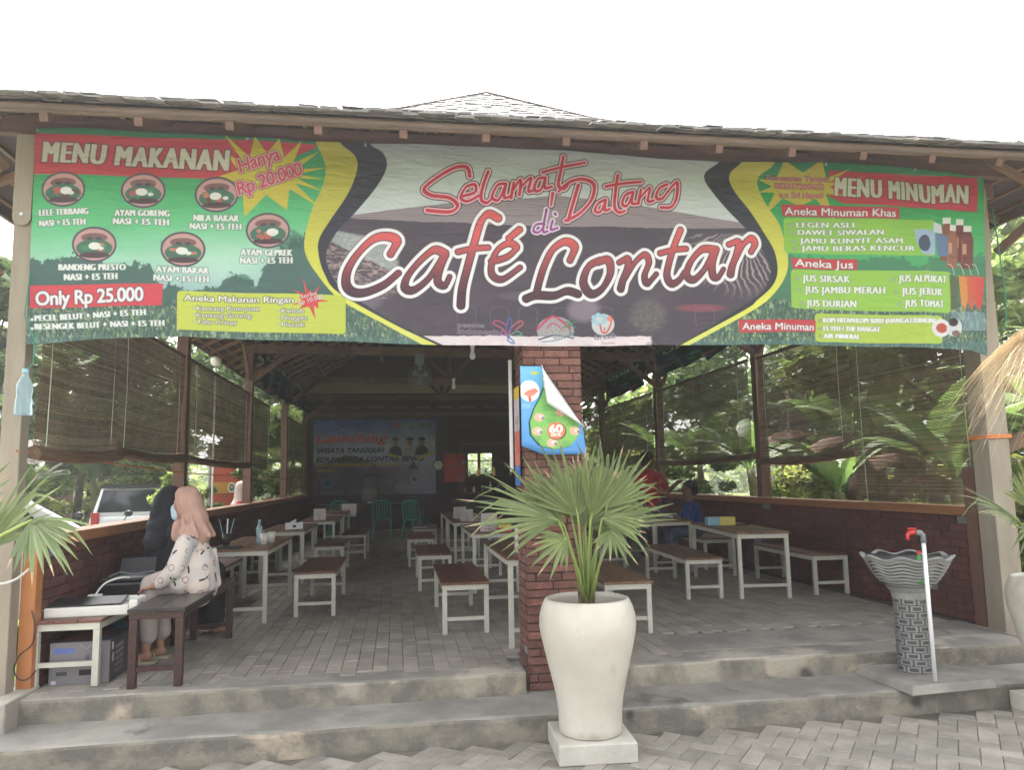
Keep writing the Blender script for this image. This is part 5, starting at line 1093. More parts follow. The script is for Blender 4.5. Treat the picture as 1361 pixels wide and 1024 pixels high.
for k in range(4): b = MB(); a_ = k * 1.7; b.tube([(.01 * math.cos(a_), .01 * math.sin(a_), .02), (.07 * math.cos(a_) , .07 * math.sin(a_), .27)], .004, 5); b.build('straw', MT['white'] if k % 2 else MT['sky_plastic'], t)
for k, (x, y) in enumerate([(-1.33, 8.12), (-1.29, 8.32), (-1.42, 8.45)]):
    b = MB(); b.lathe([(0, 0), (.03, 0), (.042, .11), (.036, .11), (.026, .008)], n=14); tag(b.build('plastic_cup', MT['white_plastic'], smooth=True, loc=(x, y, TZ)), ['white cup in front of the water bottle on the left table', 'pale cup right of the water bottle on the left table', 'white cup behind the water bottle on the left table'][k], 'cup')
tag(MB().bb(-.14, .14, -.10, .10, 0, .018).build('laptop', MT['black'], bevel=.004, loc=(-1.62, 7.72, TZ)), 'closed black laptop at the front corner of the left table', 'laptop')
def tissue(x, y, label, w=.22, rz=0.2):
    t = thing('tissue_box', label, 'tissue box', (x, y, TZ), rz); b = MB(); b.bb(-w / 2, w / 2, -.06, .06, 0, .085); b.build('carton', MT['white'], t, bevel=.004); b = MB(); b.cap((-.03, 0, .08), .02, (.02, 0, .115), .012, 8); b.build('tissue', MT['white'], t); b = MB(); b.box((.0, -.0615, .04), (.04, .003, .03)); b.build('print', MT['black'], t)
tissue(-1.36, 10.62, 'white tissue box on the second left table')
def card(x, y, z, label, w=.11, h=.14, rz=0.0, mat='paper'):
    t = thing('card_stand', label, 'card stand', (x, y, z), rz); b = MB(); b.box((0, -.012, h / 2), (w, .003, h), (R(-8), 0, 0)); o = b.build('card', MP[mat], t); set_uv(o, lambda X, Y, Z: ((X + w / 2) / w, Z / h)); b = MB(); b.box((0, .02, h / 2), (w, .003, h), (R(10), 0, 0)); b.build('back_sheet', MT['white'], t); b = MB(); b.bb(-w / 2, w / 2, -.03, .045, 0, .003); b.build('foot', MT['white_plastic'], t)
card(-1.26, 13.0, TZ, 'white card standing on the third left table', .19, .18); card(1.07, 6.42, TZ, 'white card stand on the table by the pillar', .20, .22, R(-12)); card(1.07, 9.1, TZ, 'grey card stand left of the small red box', .19, .21, R(4)); card(1.02, 11.5, TZ, 'front one of two cards on the third middle table', .18, .17)
card(.98, 12.3, TZ, 'rear one of two cards on the third middle table', .2, .18)
t = thing('snack_box', 'small box with red lid on the second middle table', 'box', (1.24, 9.0, TZ)); b = MB(); b.bb(-.08, .08, -.05, .05, 0, .04); b.build('tray', MT['red'], t); b = MB(); b.bb(-.075, .075, -.045, .045, .04, .085); b.build('lid', MT['yellow'], t, bevel=.006)
tag(MB().bb(-.09, .09, -.07, .07, 0, .035).build('sauce_tray', MT['red'], bevel=.01, loc=(1.16, 6.25, TZ)), 'low red tray in front of the card stand by the pillar', 'tray')
t = thing('food_box', 'half yellow half blue lunch box on the right table', 'box', (3.88, 8.95, TZ), R(-6)); b = MB(); b.bb(-.02, .17, -.07, .07, 0, .10); b.build('box_half', MT['yellow'], t, bevel=.008); b = MB(); b.bb(-.17, -.022, -.065, .065, 0, .10); b.build('box_half', MT['sky_plastic'], t, bevel=.008)
tag(MB().bb(-.08, .08, -.035, .035, 0, .012).build('phone', MT['black_gloss'], bevel=.004, loc=(4.12, 8.85, TZ)), 'black phone beside the lunch box on the right table', 'phone')
for k, (x, y, rz) in enumerate([(3.52, 10.7, .3), (3.66, 11.0, -.4), (3.78, 10.5, .9)]):
    b = MB(); g = [[(-.13 + .26 * i / 6, -.09 + .18 * j / 4, .01 + .03 * math.sin(i * .9 + k) ** 2 + .004 * j) for j in range(5)] for i in range(7)]; b.sheet(g); o = b.build('paper_sheet', MT['white'], solid=.002, loc=(x, y, TZ + .004)); o.rotation_euler = (0, 0, rz); tag(o, ['crumpled white paper at the left end of the far right table', 'folded white paper in the middle of the far right table', 'white paper nearest the child on the far right table'][k], 'paper')
tag(MB().bb(-.12, .12, -.09, .09, 0, .01).build('booklet', MT['white'], loc=(.42, 14.5, .731)), 'white booklet on the farthest middle bench', 'booklet')
t = tag(MB().bb(-.16, .16, -.004, .004, -.14, .14).build('paper_notice', MP['paper'], loc=(-1.05, 17.3, .98)), 'grey paper notice taped upright at the back table', 'notice'); set_uv(t, lambda X, Y, Z: ((X + .16) / .32, (Z + .14) / .28))

# ------------------------------------------------------------ the back of the hall
BYW = 21.1
bw = thing('back_wall', 'dark timber back wall closing the hall behind the launch banner', 'wall', (0, BYW, .3))
x = -2.4; r = random.Random(2)
while x < 1.7:
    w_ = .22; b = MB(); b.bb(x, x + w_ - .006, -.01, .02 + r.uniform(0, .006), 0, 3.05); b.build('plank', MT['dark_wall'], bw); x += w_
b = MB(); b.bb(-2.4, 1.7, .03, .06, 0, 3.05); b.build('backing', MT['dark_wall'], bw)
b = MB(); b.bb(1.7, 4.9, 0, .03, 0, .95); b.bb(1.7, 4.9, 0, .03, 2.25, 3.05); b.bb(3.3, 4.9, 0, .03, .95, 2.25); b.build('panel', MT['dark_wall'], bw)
b = MB(); b.bb(-2.5, 5.0, .25, .30, 2.3, 3.72); b.bb(2.62, 4.9, .30, .34, 0, 2.3); b.bb(1.6, 1.95, .30, .34, 0, 2.3); b.bb(1.95, 2.62, .30, .34, 0, 1.45); b.bb(1.95, 2.62, .30, .34, 2.02, 2.3); b.bb(2.22, 2.30, .30, .34, 1.45, 2.02); b.build('rear_panel', MT['dark_wall'], bw)  # boards added to block outside brightness behind the hatch, small gaps left open
b = MB(); b.bb(-2.4, 4.9, -.04, .05, 3.06, 3.16); b.build('top_rail', MT['timber_roof'], bw)
for k in range(9): b = MB(); b.bb(-2.0 + k * .62, -1.6 + k * .62, -.05, -.03, 3.28, 3.32); b.build('slat', MT['batten'], bw)
fr_ = thing('serving_hatch', 'kitchen serving hatch with bottles glinting on its shelf', 'hatch', (1.72, BYW - .02, 1.25))
b = MB(); b.bb(0, .05, -.03, .05, 0, 1.3); b.bb(1.53, 1.58, -.03, .05, 0, 1.3); b.bb(0, 1.58, -.03, .05, 1.3, 1.35); b.bb(-.02, 1.6, -.12, .10, -.05, 0); b.build('frame', MT['timber'], fr_)
for zz in (.42, .85): b = MB(); b.bb(.05, 1.53, .06, .26, zz, zz + .02); b.build('shelf', MT['timber_roof'], fr_)
for k in range(12):
    x_ = 1.86 + k * .115; zb = 1.25 + (.44 if k % 2 else 0.0); b = MB(); h_ = r.uniform(.16, .3); b.lathe([(0, 0), (.035, 0), (.035, h_ * .6), (.014, h_ * .8), (.014, h_), (0, h_)], n=8)
    tag(b.build('jar', [MT['bottle'], MT['bottle_green'], MT['white_plastic'], MT['yellow']][k % 4], smooth=True, loc=(x_, BYW + .14, zb)), '%s bottle, %s from the left on the %s shelf of the kitchen hatch' % (['clear', 'green', 'white', 'yellow'][k % 4], ['first', 'second', 'third', 'fourth', 'fifth', 'sixth'][k // 2], 'upper' if k % 2 else 'lower'), 'bottle', 'jars and bottles on the shelves of the kitchen hatch')
b = MB(); b.bb(-1.2, 1.2, -.3, .3, 0, .75); o = b.build('counter', MT['black'], bevel=.01, loc=(2.55, 19.6, .3)); tag(o, 'dark kitchen counter at the back right', 'counter')
b = MB(); b.bb(0, 3.25, -.004, .004, 0, 2.02); o = b.build('launch_banner', MP['launch'], loc=(-2.22, BYW - .05, 1.24)); set_uv(o, lambda X, Y, Z: (X / 3.25, Z / 2.02)); tag(o, 'blue and white printed banner reading Launching on the back wall', 'banner')
t = thing('wall_clock', 'round pale clock on the dark back wall', 'clock', (1.10, BYW - .03, 2.0)); b = MB(); b.tube([(0, 0, 0), (0, -.04, 0)], .15, 24); b.build('rim', MT['black'], t); b = MB(); b.tube([(0, -.041, 0), (0, -.046, 0)], .125, 24); b.build('dial', MT['clock'], t); b = MB(); b.bar((0, -.05, 0), (.05, -.05, .06), .01, .004); b.bar((0, -.05, 0), (-.02, -.05, .09), .008, .004); b.build('hands', MT['black'], t)
b = MB(); b.bb(-.28, .28, -.006, .006, -.38, .38); o = b.build('wall_poster', MP['red_poster'], loc=(1.55, BYW - .06, 1.92)); set_uv(o, lambda X, Y, Z: ((X + .28) / .56, (Z + .38) / .76)); tag(o, 'reddish poster beside the clock on the back wall', 'poster')
t = thing('loudspeaker', 'black loudspeaker on the back table before the launch banner', 'loudspeaker', (-.66, 19.2, 1.05)); b = MB(); b.bb(-.22, .22, -.18, .18, 0, .72); b.build('cabinet', MT['black'], t, bevel=.03); b = MB(); b.tube([(0, -.181, .25), (0, -.19, .25)], .16, 20); b.build('cone', MT['black_gloss'], t); b = MB(); b.tube([(0, -.181, .56), (0, -.19, .56)], .08, 16); b.build('tweeter', MT['black_gloss'], t); b = MB(); b.bb(-.06, .06, -.186, -.181, .03, .055); b.build('badge', MT['white'], t)
DT = furniture('back_table', 'table', 'long dark table at the back carrying the loudspeaker', .7, 2.6, .75, .05, MT['dark_top'], MT['dark_wood'], 'tables at the back', 2); DT.location = (-.6, 19.2, F); DT.rotation_euler = (0, 0, R(90))
def plastic_chair(x, y, rz, label):
    t = thing('plastic_chair', label, 'chair', (x, y, F), rz, 'green plastic chairs at the back'); m = MT['green_plastic']
    b = MB(); b.bb(-.21, .21, -.20, .21, .41, .435); b.build('seat', m, t, bevel=.012)
    for sx in (-1, 1):
        b = MB(); b.bar((sx * .19, -.19, .41), (sx * .22, -.23, 0), .04, .04); b.build('leg', m, t); b = MB(); b.bar((sx * .19, .19, .41), (sx * .21, .27, 0), .04, .04); b.build('leg', m, t)
        b = MB(); b.tube([(sx * .20, .20, .42), (sx * .21, .24, .65), (sx * .18, .27, .82)], .018, 8); b.build('back_post', m, t)
    b = MB(); b.tube([(-.18, .27, .82), (-.10, .28, .865), (.10, .28, .865), (.18, .27, .82)], .02, 8); b.build('back_rail', m, t)
    for k in range(5): b = MB(); xx = -.12 + k * .06; b.bar((xx, .22, .44), (xx, .275, .86), .018, .012); b.build('back_slat', m, t)
plastic_chair(.42, 17.6, R(150), 'green plastic chair right of the loudspeaker, seen against the banner'); plastic_chair(-.35, 18.2, R(180), 'green plastic chair directly before the back table'); plastic_chair(-1.35, 18.4, R(190), 'green plastic chair beside the paper notice at the back')
# ceiling fan arm and bulbs
t = thing('wall_fan', 'grey fan hanging from the tie beam at the middle of the hall', 'fan', (.38, 13.2, 3.78)); b = MB(); b.bb(-.08, .08, -.06, .06, -.18, 0); b.build('motor', MT['grey_plastic'], t, bevel=.01); b = MB(); b.tube([(0, -.05, -.12), (0, -.15, -.3)], .02, 8); b.build('arm', MT['grey_plastic'], t)
b = MB()
for k in range(18): a_ = k * math.pi / 9; b.tube([(0, -.17, -.42), (.19 * math.cos(a_), -.2, -.42 + .19 * math.sin(a_))], .003, 4)
for rr in (.08, .14, .19): b.tube([(rr * math.cos(q), -.2, -.42 + rr * math.sin(q)) for q in np.linspace(0, 2 * math.pi, 25)], .004, 5)
b.build('cage', MT['grey_plastic'], t)
for k in range(3): a_ = k * 2.09; b = MB(); b.add([(0, -.18, -.42), (.15 * math.cos(a_), -.17, -.42 + .15 * math.sin(a_)), (.15 * math.cos(a_ + .8), -.19, -.42 + .15 * math.sin(a_ + .8))], [(0, 1, 2)]); b.build('blade', MT['grey_plastic'], t, solid=.004)
def bulb(px, py, y, label):
    p = at(px, py, 1, y); t = thing('light_bulb', label, 'light bulb', tuple(p)); b = MB(); b.tube([(0, 0, .12), (0, 0, 3.85 - p[2] if p[2] < 3.7 else .3)], .004, 5); b.build('wire', MT['black'], t); b = MB(); b.lathe([(0, -.06), (.028, -.045), (.034, -.01), (.022, .03), (.016, .06), (0, .06)], n=12); b.build('globe', MT['bulb'], t, smooth=True); b = MB(); b.lathe([(.02, .06), (.03, .12), (0, .12)], n=12); b.build('socket', MT['white'], t)
bulb(628, 472, 8.9, 'unlit white bulb hanging just left of the brick pillar'); bulb(603, 513, 12.6, 'small unlit bulb hanging in front of the far tie beam')

# ------------------------------------------------------------ posters on the pillar
p0 = at(691, 487, 1, 5.35); p1 = at(776, 604, 1, 5.33)
X0, Z1, X1, Z0 = p0[0], p0[2], p1[0], p1[2]; W_, H_ = X1 - X0, Z1 - Z0
t = thing('wash_poster', 'blue and green hand washing poster peeling off the pillar, its corner folded over', 'poster', (X0, 5.352, Z0))
# trapezoid cut by the fold line from (0.30 W, top) to (W, 0.28 H)
fx, fz = .33, 1.0; gx_, gz_ = 1.0, .30
b = MB(); g = []; nn_ = 24
def clipz(u): 
    return 1.0 if u < fx else 1.0 + (gz_ - 1.0) * (u - fx) / (gx_ - fx)
for i in range(nn_ + 1):
    u = i / nn_; zt = clipz(u); zb = max(0, .10 * (1 - u / .35)) if u < .35 else 0.0
    g.append([((u + .03 * (1 - j / 12) * (u > .9)) * W_, -.008 - .020 * u * (1 - j / 12) - .006 * math.sin(u * 7 + j * .3) - .03 * max(0, u - .7), (zb + (zt - zb) * j / 12) * H_) for j in range(13)])
b.sheet(g); o = b.build('sheet', MP['wash'], t, smooth=True, solid=.0015); set_uv(o, lambda X, Y, Z: (X / W_ * .98, Z / H_))
b = MB(); g = []
A_ = np.array([fx * W_, H_]); B_ = np.array([gx_ * W_, gz_ * H_]); C_ = np.array([.40 * W_, .57 * H_]); D_ = np.array([.74 * W_, .54 * H_])
for i in range(13):
    s_ = i / 12; e = A_ + (B_ - A_) * s_; q = (A_ * (1 - s_) ** 2 + 2 * s_ * (1 - s_) * (C_ * 2 - (A_ + D_) / 2 * 1.0) + D_ * s_ * s_) if False else (A_ + (C_ - A_) * min(1, s_ * 2.4) if s_ < 1 / 2.4 else C_ + (B_ - C_) * (s_ - 1 / 2.4) / (1 - 1 / 2.4))
    g.append([(e[0] + (q[0] - e[0]) * j / 5, -.036 - .035 * math.sin(j / 5 * 3.14 * .8) - .01 * (j / 5), e[1] + (q[1] - e[1]) * j / 5) for j in range(6)])
b.sheet(g); b.build('folded_corner', MT['white'], t, smooth=True, solid=.0015)
t = thing('side_poster', 'narrow colourful poster wrapped round the left edge of the brick pillar', 'poster', (.872, 5.42, 1.55)); b = MB()
g = [[(-.004 + .012 * math.sin(j * .7) * 0 , .0 + .24 * i / 6, .72 * j / 8) for j in range(9)] for i in range(7)]; b.sheet(g); o = b.build('sheet', MP['strip'], t, solid=.0015); set_uv(o, lambda X, Y, Z: (Y / .24, Z / .72))
b = MB(); b.bb(-.035, -.012, .26, .30, .1, .95); b.build('white_batten', MT['white'], t, bevel=.004)

# ------------------------------------------------------------ wash basin
bx, by = 3.60, 5.10
t = thing('wash_basin', 'stone pedestal wash basin with a scalloped ribbed bowl and patterned column', 'wash basin', (bx, by, .15))
b = MB(); b.add([(-.30, -.38, 0), (.36, -.33, 0), (.42, .10, 0), (-.12, .26, 0), (-.33, .22, 0), (-.28, -.36, .055), (.34, -.31, .055), (.39, .08, .055), (-.12, .24, .055), (-.31, .20, .055)], [(0, 4, 3, 2, 1), (5, 6, 7, 8, 9)] + [(i, (i + 1) % 5, 5 + (i + 1) % 5, 5 + i) for i in range(5)]); b.build('base_slab', MT['concrete_smooth'], t, bevel=.006)
b = MB(); b.lathe([(.108, .055), (.108, .56), (0, .56)], n=32); b.build('column', MT['stone_dark'], t, smooth=False)
b = MB(); r = random.Random(8); n_ = 14; rows = 11; hh = .505 / rows
for j in range(rows):
    for k in range(7):
        a0 = (k + (.5 if j % 2 else 0)) * 2 * math.pi / 7 + .06; a1 = a0 + 2 * math.pi / 7 - .12; z0_ = .06 + j * hh; z1_ = z0_ + hh - .006
        # each mark is a small square ring
        for (u0, u1, v0, v1) in ((0, 1, 0, .22), (0, 1, .78, 1), (0, .16, .22, .78), (.84, 1, .22, .78)):
            q0, q1 = a0 + (a1 - a0) * u0, a0 + (a1 - a0) * u1; w0, w1 = z0_ + (z1_ - z0_) * v0, z0_ + (z1_ - z0_) * v1; m_ = 3 if u1 - u0 > .5 else 1; vs = []
            for q in range(m_ + 1):
                a_ = q0 + (q1 - q0) * q / m_; vs += [(.108 * math.cos(a_), .108 * math.sin(a_), w0), (.1125 * math.cos(a_), .1125 * math.sin(a_), w0 + .001), (.1125 * math.cos(a_), .1125 * math.sin(a_), w1 - .001), (.108 * math.cos(a_), .108 * math.sin(a_), w1)]
            b.add(vs, [(4 * q + e, 4 * q + (e + 1) % 4, 4 * q + 4 + (e + 1) % 4, 4 * q + 4 + e) for q in range(m_) for e in range(4)])
stuff(b.build('column_pattern', MT['stone_light'], t))
def scal(r_, z_, a): 
    f = max(0, (z_ - .62) / .22); k = .013 * math.sin(a * 8 + 1) * f; return r_ * (1 + .035 * math.sin(a * 8 + 1) * f), z_ + k
prof = [(.115, .56), (.12, .60), (.15, .635)]
for i in range(8):
    r0 = .135 + .125 * (i / 7) ** .62; z0_ = .645 + i * .0235; prof += [(r0, z0_), (r0 + .018, z0_ + .004), (r0 + .018, z0_ + .014)]
prof += [(.292, .835), (.300, .848), (.288, .855), (.262, .845)]
inner = [(.262, .8455), (.245, .80), (.20, .72), (.12, .68), (.03, .665), (0, .665)]
b = MB(); b.lathe(prof, n=72, fn=scal); b.f = b.f[:-1] if len(b.f[-1]) > 4 else b.f; b.m = b.m[:len(b.f)]; b.build('bowl', MT['stone_light'], t)
b = MB()
for i in range(8):
    r0 = .135 + .125 * (i / 7) ** .62; z0_ = .645 + i * .0235; b.lathe([(r0 - .004, z0_ - .006), (r0 + .0125, z0_ - .002), (r0 + .0125, z0_ + .001), (r0 - .004, z0_ + .001)], n=72, fn=scal)
b.build('bowl_groove', MT['stone_dark'], t)
b = MB(); b.lathe(inner, n=72, fn=scal); b.build('bowl_inside', MT['stone_dark'], t, smooth=True)
t2 = thing('water_pipe', 'white plastic water pipe with grey elbow and red tap leaning at the basin', 'tap', (bx, by, .2))
pb_ = at(1242, 893, 1, by - .30); pt_ = at(1227, 716, 1, by - .335); qx = pt_[0] - bx - .062
b = MB(); b.tube([(pb_[0] - bx, -.30, .012), (pt_[0] - bx, -.335, .92)], .0135, 12); b.build('pipe', MT['white'], t2, smooth=True)
b = MB(); b.tube([(qx + .062, -.335, .92), (qx + .060, -.336, .965), (qx + .045, -.336, .985), (qx + .01, -.336, .99)], .018, 12); b.build('elbow', MT['grey_plastic'], t2, smooth=True)
b = MB(); b.tube([(qx + .012, -.336, .99), (qx - .05, -.336, .985)], .014, 10); b.tube([(qx - .05, -.336, .985), (qx - .055, -.336, .94)], .012, 10); b.build('spout', MT['red'], t2, smooth=True); b = MB(); b.box((qx - .02, -.336, 1.015), (.06, .012, .012)); b.box((qx - .02, -.336, 1.005), (.012, .012, .022)); b.build('handle', MT['red'], t2)
bottle(bx - .03, by - .18, .83, .22, 'green bottle with a red cap standing in the basin', MT['bottle_green'], MT['red'])

# hanging bottle, ropes
t = thing('hanging_bottle', 'pale blue crushed plastic bottle hanging on twine at the left post', 'bottle', (-2.36, 5.26, 2.06)); b = MB(); b.lathe([(0, 0), (.046, .0), (.05, .02), (.046, .06), (.052, .09), (.045, .12), (.05, .16), (.044, .2), (.02, .25), (.016, .28)], n=16, fn=lambda r_, z_, a: (r_ * (1 + .08 * math.sin(a * 2 + z_ * 30)), z_)); b.build('body', MT['bottle'], t, smooth=True)
b = MB(); b.lathe([(.02, .275), (.02, .3), (0, .3)], n=12); b.build('cap', MT['sky_plastic'], t); b = MB(); b.tube([(0, 0, .29), (.03, .03, .34), (.03, .02, .5), (-.04, .03, .66), (-.03, .05, .95)], .004, 5); b.build('twine', MT['twine'], t)
b = MB(); b.tube([(-2.43, 5.34, 1.84), (-2.42, 7.5, 1.78), (-2.42, 9.2, 1.74), (-2.4, 13.2, 1.70), (-2.4, 17.3, 1.68)], .006, 5); tag(b.build('rope', MT['orange_cord']), 'thin orange line strung along the left opening', 'rope')
b = MB(); z_ = 1.86; b.tube([(4.78, 5.61, z_), (4.99, 5.61, z_ + .004), (4.99, 5.83, z_), (4.78, 5.83, z_ - .002), (4.78, 5.61, z_)], .009, 6); b.tube([(4.78, 5.61, z_ + .018), (4.99, 5.61, z_ + .02), (4.99, 5.83, z_ + .02), (4.78, 5.83, z_ + .017), (4.78, 5.61, z_ + .018)], .007, 6); b.tube([(4.99, 5.83, z_), (5.0, 7.4, 1.74), (5.0, 10.0, 1.70)], .004, 5); tag(b.build('rope', MT['orange_cord']), 'orange cord wound round the right concrete post', 'rope')
b = MB(); b.tube(sm([(5.0, 5.58, 3.8), (5.03, 5.58, 3.3), (5.05, 5.6, 2.9), (5.0, 5.60, 2.75)]), .006, 5); tag(b.build('green_twine', MT['twine']), 'green twine hanging beside the right concrete post', 'twine')
b = MB(); b.tube(sm([(-2.50, 5.28, 1.45), (-2.52, 5.26, 1.10), (-2.45, 5.24, 1.02), (-2.37, 5.3, 1.03), (-2.345, 5.42, 1.08)]), .008, 6); tag(b.build('white_cable', MT['white_plastic']), 'white cable looping at the foot of the left post', 'cable')
# ------------------------------------------------------------ plants
def fan_leaf(b, hub, d, up, rad, spread, nseg, r, droop=.25, wid=.018, tipmat=1, droop0=.0):
    """costapalmate leaf: pleated segments radiating from the hub; d main direction, up leaf normal"""
    hub = Vector(hub); d = Vector(d).normalized(); up = Vector(up); up = (up - d * up.dot(d)).normalized(); s = d.cross(up)
    for i in range(nseg):
        t = -1 + 2 * (i + .5) / nseg; a = t * spread / 2; L = rad * (1 - .30 * abs(t) ** 2) * r.uniform(.72, 1.12)
        dr = (d * math.cos(a) + s * math.sin(a)).normalized(); side = up.cross(dr).normalized(); w0 = wid * r.uniform(.8, 1.15); dd = droop * r.uniform(.5, 1.6) + droop0
        prev = None; K = 6; vs = []; kink = r.random() < .16
        for k in range(K + 1):
            f = k / K; w = w0 * (.28 + 1.5 * f) if f < .45 else w0 * (.955) * (1 - ((f - .45) / .55) ** 1.5) + .0006
            bend = dd * f * f * L + (max(0, f - .7) * L * .9 if kink else 0); c = hub + dr * (L * f * (1 - .12 * dd * f)) - Vector((0, 0, 1)) * bend + up * (.012 * L * math.sin(f * 3.1))
            fold = up * (w * .55); vs += [c - side * w, c - fold * .9, c + side * w]
        o = len(b.v); fs = []; b.v.extend([tuple(p) for p in vs])
        brown = r.random() < .35
        for k in range(K):
            for q in (0, 1): b.f.append((o + 3 * k + q, o + 3 * k + q + 1, o + 3 * k + 4 + q, o + 3 * k + 3 + q)); b.m.append(tipmat if (brown and k == K - 1) else 0)
def fan_palm(name, label, base, leaves, mats, pet_mat, wid=.018, cat='palm', seed=0, trunk=None, pet_r=.008):
    root = thing(name, label, cat, base); r = random.Random(seed); B_ = Vector(base)
    for (hub, d, up, rad, spread, nseg, droop) in leaves:
        b = MB(); h = Vector(hub) - B_; fan_leaf(b, h, d, up, rad, spread, nseg, r, droop, wid); o = b.build('leaf', mats, root, smooth=False)
        b = MB(); mid = h * .5 + Vector((r.uniform(-.01, .01), r.uniform(-.01, .01), .04)); dn = Vector(d).normalized()
        b.tube([Vector((h.x * .04, h.y * .04, .02)), mid, h, h + dn * rad * .10], [pet_r * 1.9, pet_r * 1.1, pet_r * .8, pet_r * .3], 6); b.build('petiole', pet_mat, root, smooth=True)
    return root
MLEAF = [MT['palm_leaf'], MT['leaf_tip']]; MLIT = [MT['palm_leaf_lit'], MT['leaf_tip']]
def pot_at(x, y, label, plabel, grp, src=None):
    root = thing('plant_pot', label, 'plant pot', (x, y, .115)); prof = [(0, 0), (.175, 0), (.183, .008), (.186, .05), (.188, .12), (.200, .21), (.218, .29), (.240, .38), (.264, .48), (.282, .56), (.289, .61), (.286, .67), (.272, .72), (.258, .752), (.250, .765), (.240, .768), (.229, .760), (.228, .74), (.245, .68), (.26, .62), (.15, .62)]
    b = MB(); b.lathe(prof, n=64); b.f = [f for f in b.f if len(f) == 4]; b.m = [0] * len(b.f); b.build('vessel', MT['pot'], root, smooth=True)
    b = MB(); b.lathe([(.262, .66), (.2, .675), (.1, .685), (0, .69)], n=32, fn=lambda r_, z_, a: (r_, z_ + .008 * math.sin(a * 5 + r_ * 40))); b.build('soil', MT['earth'], root)
    b = MB(); b.bb(-.225, .225, -.225, .225, 0, .112); o = b.build('pot_plinth', MT['pot_plinth'], bevel=.008, loc=(x, y, 0)); tag(o, plabel, 'plinth'); return root, o
pot, plinth = pot_at(1.125, 4.60, 'tall white vase shaped pot in front of the brick pillar', 'square white plinth under the tall white pot', None)
plinth.rotation_euler = (0, 0, R(-3)); 
pot2, plinth2 = pot_at(4.325, 4.62, 'second white pot cut off by the right edge of the picture', 'white plinth under the pot at the right edge', None)
pot3, plinth3 = pot_at(-2.62, 3.45, 'white pot beyond the left edge of the picture, its palm leaning in', 'white plinth under the pot beyond the left edge', None)
PB = (1.125, 4.60, .79); W = lambda px, py, y: tuple(at(px, py, 1, y))
def dirpx(p, q, y0, y1): a = np.array(W(p[0], p[1], y0)); c = np.array(W(q[0], q[1], y1)); return tuple(c - a), float(np.linalg.norm(c - a))
LV = []
def leafpx(hub, tip, y0, y1, up, spread, nseg, droop, k=1.0):
    d, L = dirpx(hub, tip, y0, y1); LV.append((W(hub[0], hub[1], y0), d, up, L * k, R(spread), nseg, droop))
leafpx((768, 686), (745, 590), 4.42, 4.40, (0, -1, .25), 120, 17, .05, 1.12)
leafpx((806, 676), (828, 588), 4.50, 4.55, (.15, -1, .3), 115, 17, .04, 1.12)
leafpx((742, 692), (615, 655), 4.38, 4.30, (.1, -.6, .8), 95, 17, .10, 1.12)
leafpx((811, 706), (818, 757), 4.36, 4.22, (.1, -1, -.1), 120, 8, .05, 1.0)
leafpx((752, 716), (706, 745), 4.30, 4.15, (-.2, -1, .2), 110, 9, .12, 1.0)
leafpx((800, 690), (868, 690), 4.45, 4.40, (.1, -.7, .7), 110, 16, .18, 1.0)
leafpx((790, 668), (862, 612), 4.72, 4.95, (.1, -.9, .4), 110, 18, .05, 1.0)
leafpx((778, 700), (800, 640), 4.60, 4.9, (0, -1, .5), 170, 18, .05, .9)
leafpx((758, 680), (690, 628), 4.60, 4.8, (0, -1, .5), 130, 16, .08, 1.0)
leafpx((775, 670), (780, 598), 4.7, 5.0, (0, -1, .5), 100, 15, .05, 1.0)
leafpx((750, 700), (672, 622), 4.45, 4.45, (-.3, -1, .4), 75, 12, .05, 1.0)
leafpx((800, 700), (885, 650), 4.5, 4.6, (.2, -1, .5), 70, 12, .06, 1.0)
leafpx((785, 690), (812, 600), 4.4, 4.3, (.2, -1, .1), 60, 11, .03, 1.0)
palm = fan_palm('fan_palm', 'young fan palm with pointed green leaves growing from the tall white pot', PB, LV, MLEAF, MT['petiole'], .0135, seed=5)
b = MB(); r = random.Random(9)
for k in range(10):
    a_ = k * .63; b.tube([(.03 * math.cos(a_), .03 * math.sin(a_), 0), (.04 * math.cos(a_), .04 * math.sin(a_), .07), (.052 * math.cos(a_), .052 * math.sin(a_), .13 + r.uniform(0, .05))], [.016, .013, .004], 6)
b.build('trunk', MT['palm_fibre'], palm)
LV = []
leafpx((1352, 690), (1288, 655), 4.55, 4.4, (0, -.6, .8), 75, 15, .12, 1.05); leafpx((1375, 680), (1372, 600), 4.6, 4.6, (0, -1, .3), 130, 20, .05); leafpx((1385, 700), (1420, 650), 4.6, 4.5, (0, -1, .3), 120, 18, .1); leafpx((1372, 700), (1352, 735), 4.5, 4.4, (0, -1, 0), 90, 7, .1); leafpx((1380, 680), (1400, 600), 4.7, 4.9, (0, -1, .3), 120, 16, .1)
fan_palm('fan_palm', 'fan palm reaching in from the right edge over the basin side', (4.325, 4.62, .79), LV, MLEAF, MT['petiole'], .012, seed=8)
LV = []
leafpx((-22, 735), (72, 612), 3.25, 3.15, (.3, -.6, .8), 62, 13, .10, 1.0); leafpx((42, 692), (105, 742), 3.15, 3.05, (.1, -.7, .8), 120, 15, .20, 1.0); leafpx((-60, 690), (-20, 590), 3.4, 3.4, (0, -1, .3), 110, 18, .05)
leafpx((-80, 720), (-160, 650), 3.4, 3.4, (0, -1, .3), 130, 18, .1)
fan_palm('fan_palm', 'bright fan palm reaching in from the left edge before the work table', (-2.62, 3.45, .79), LV, MLIT, MT['petiole'], .011, seed=3)

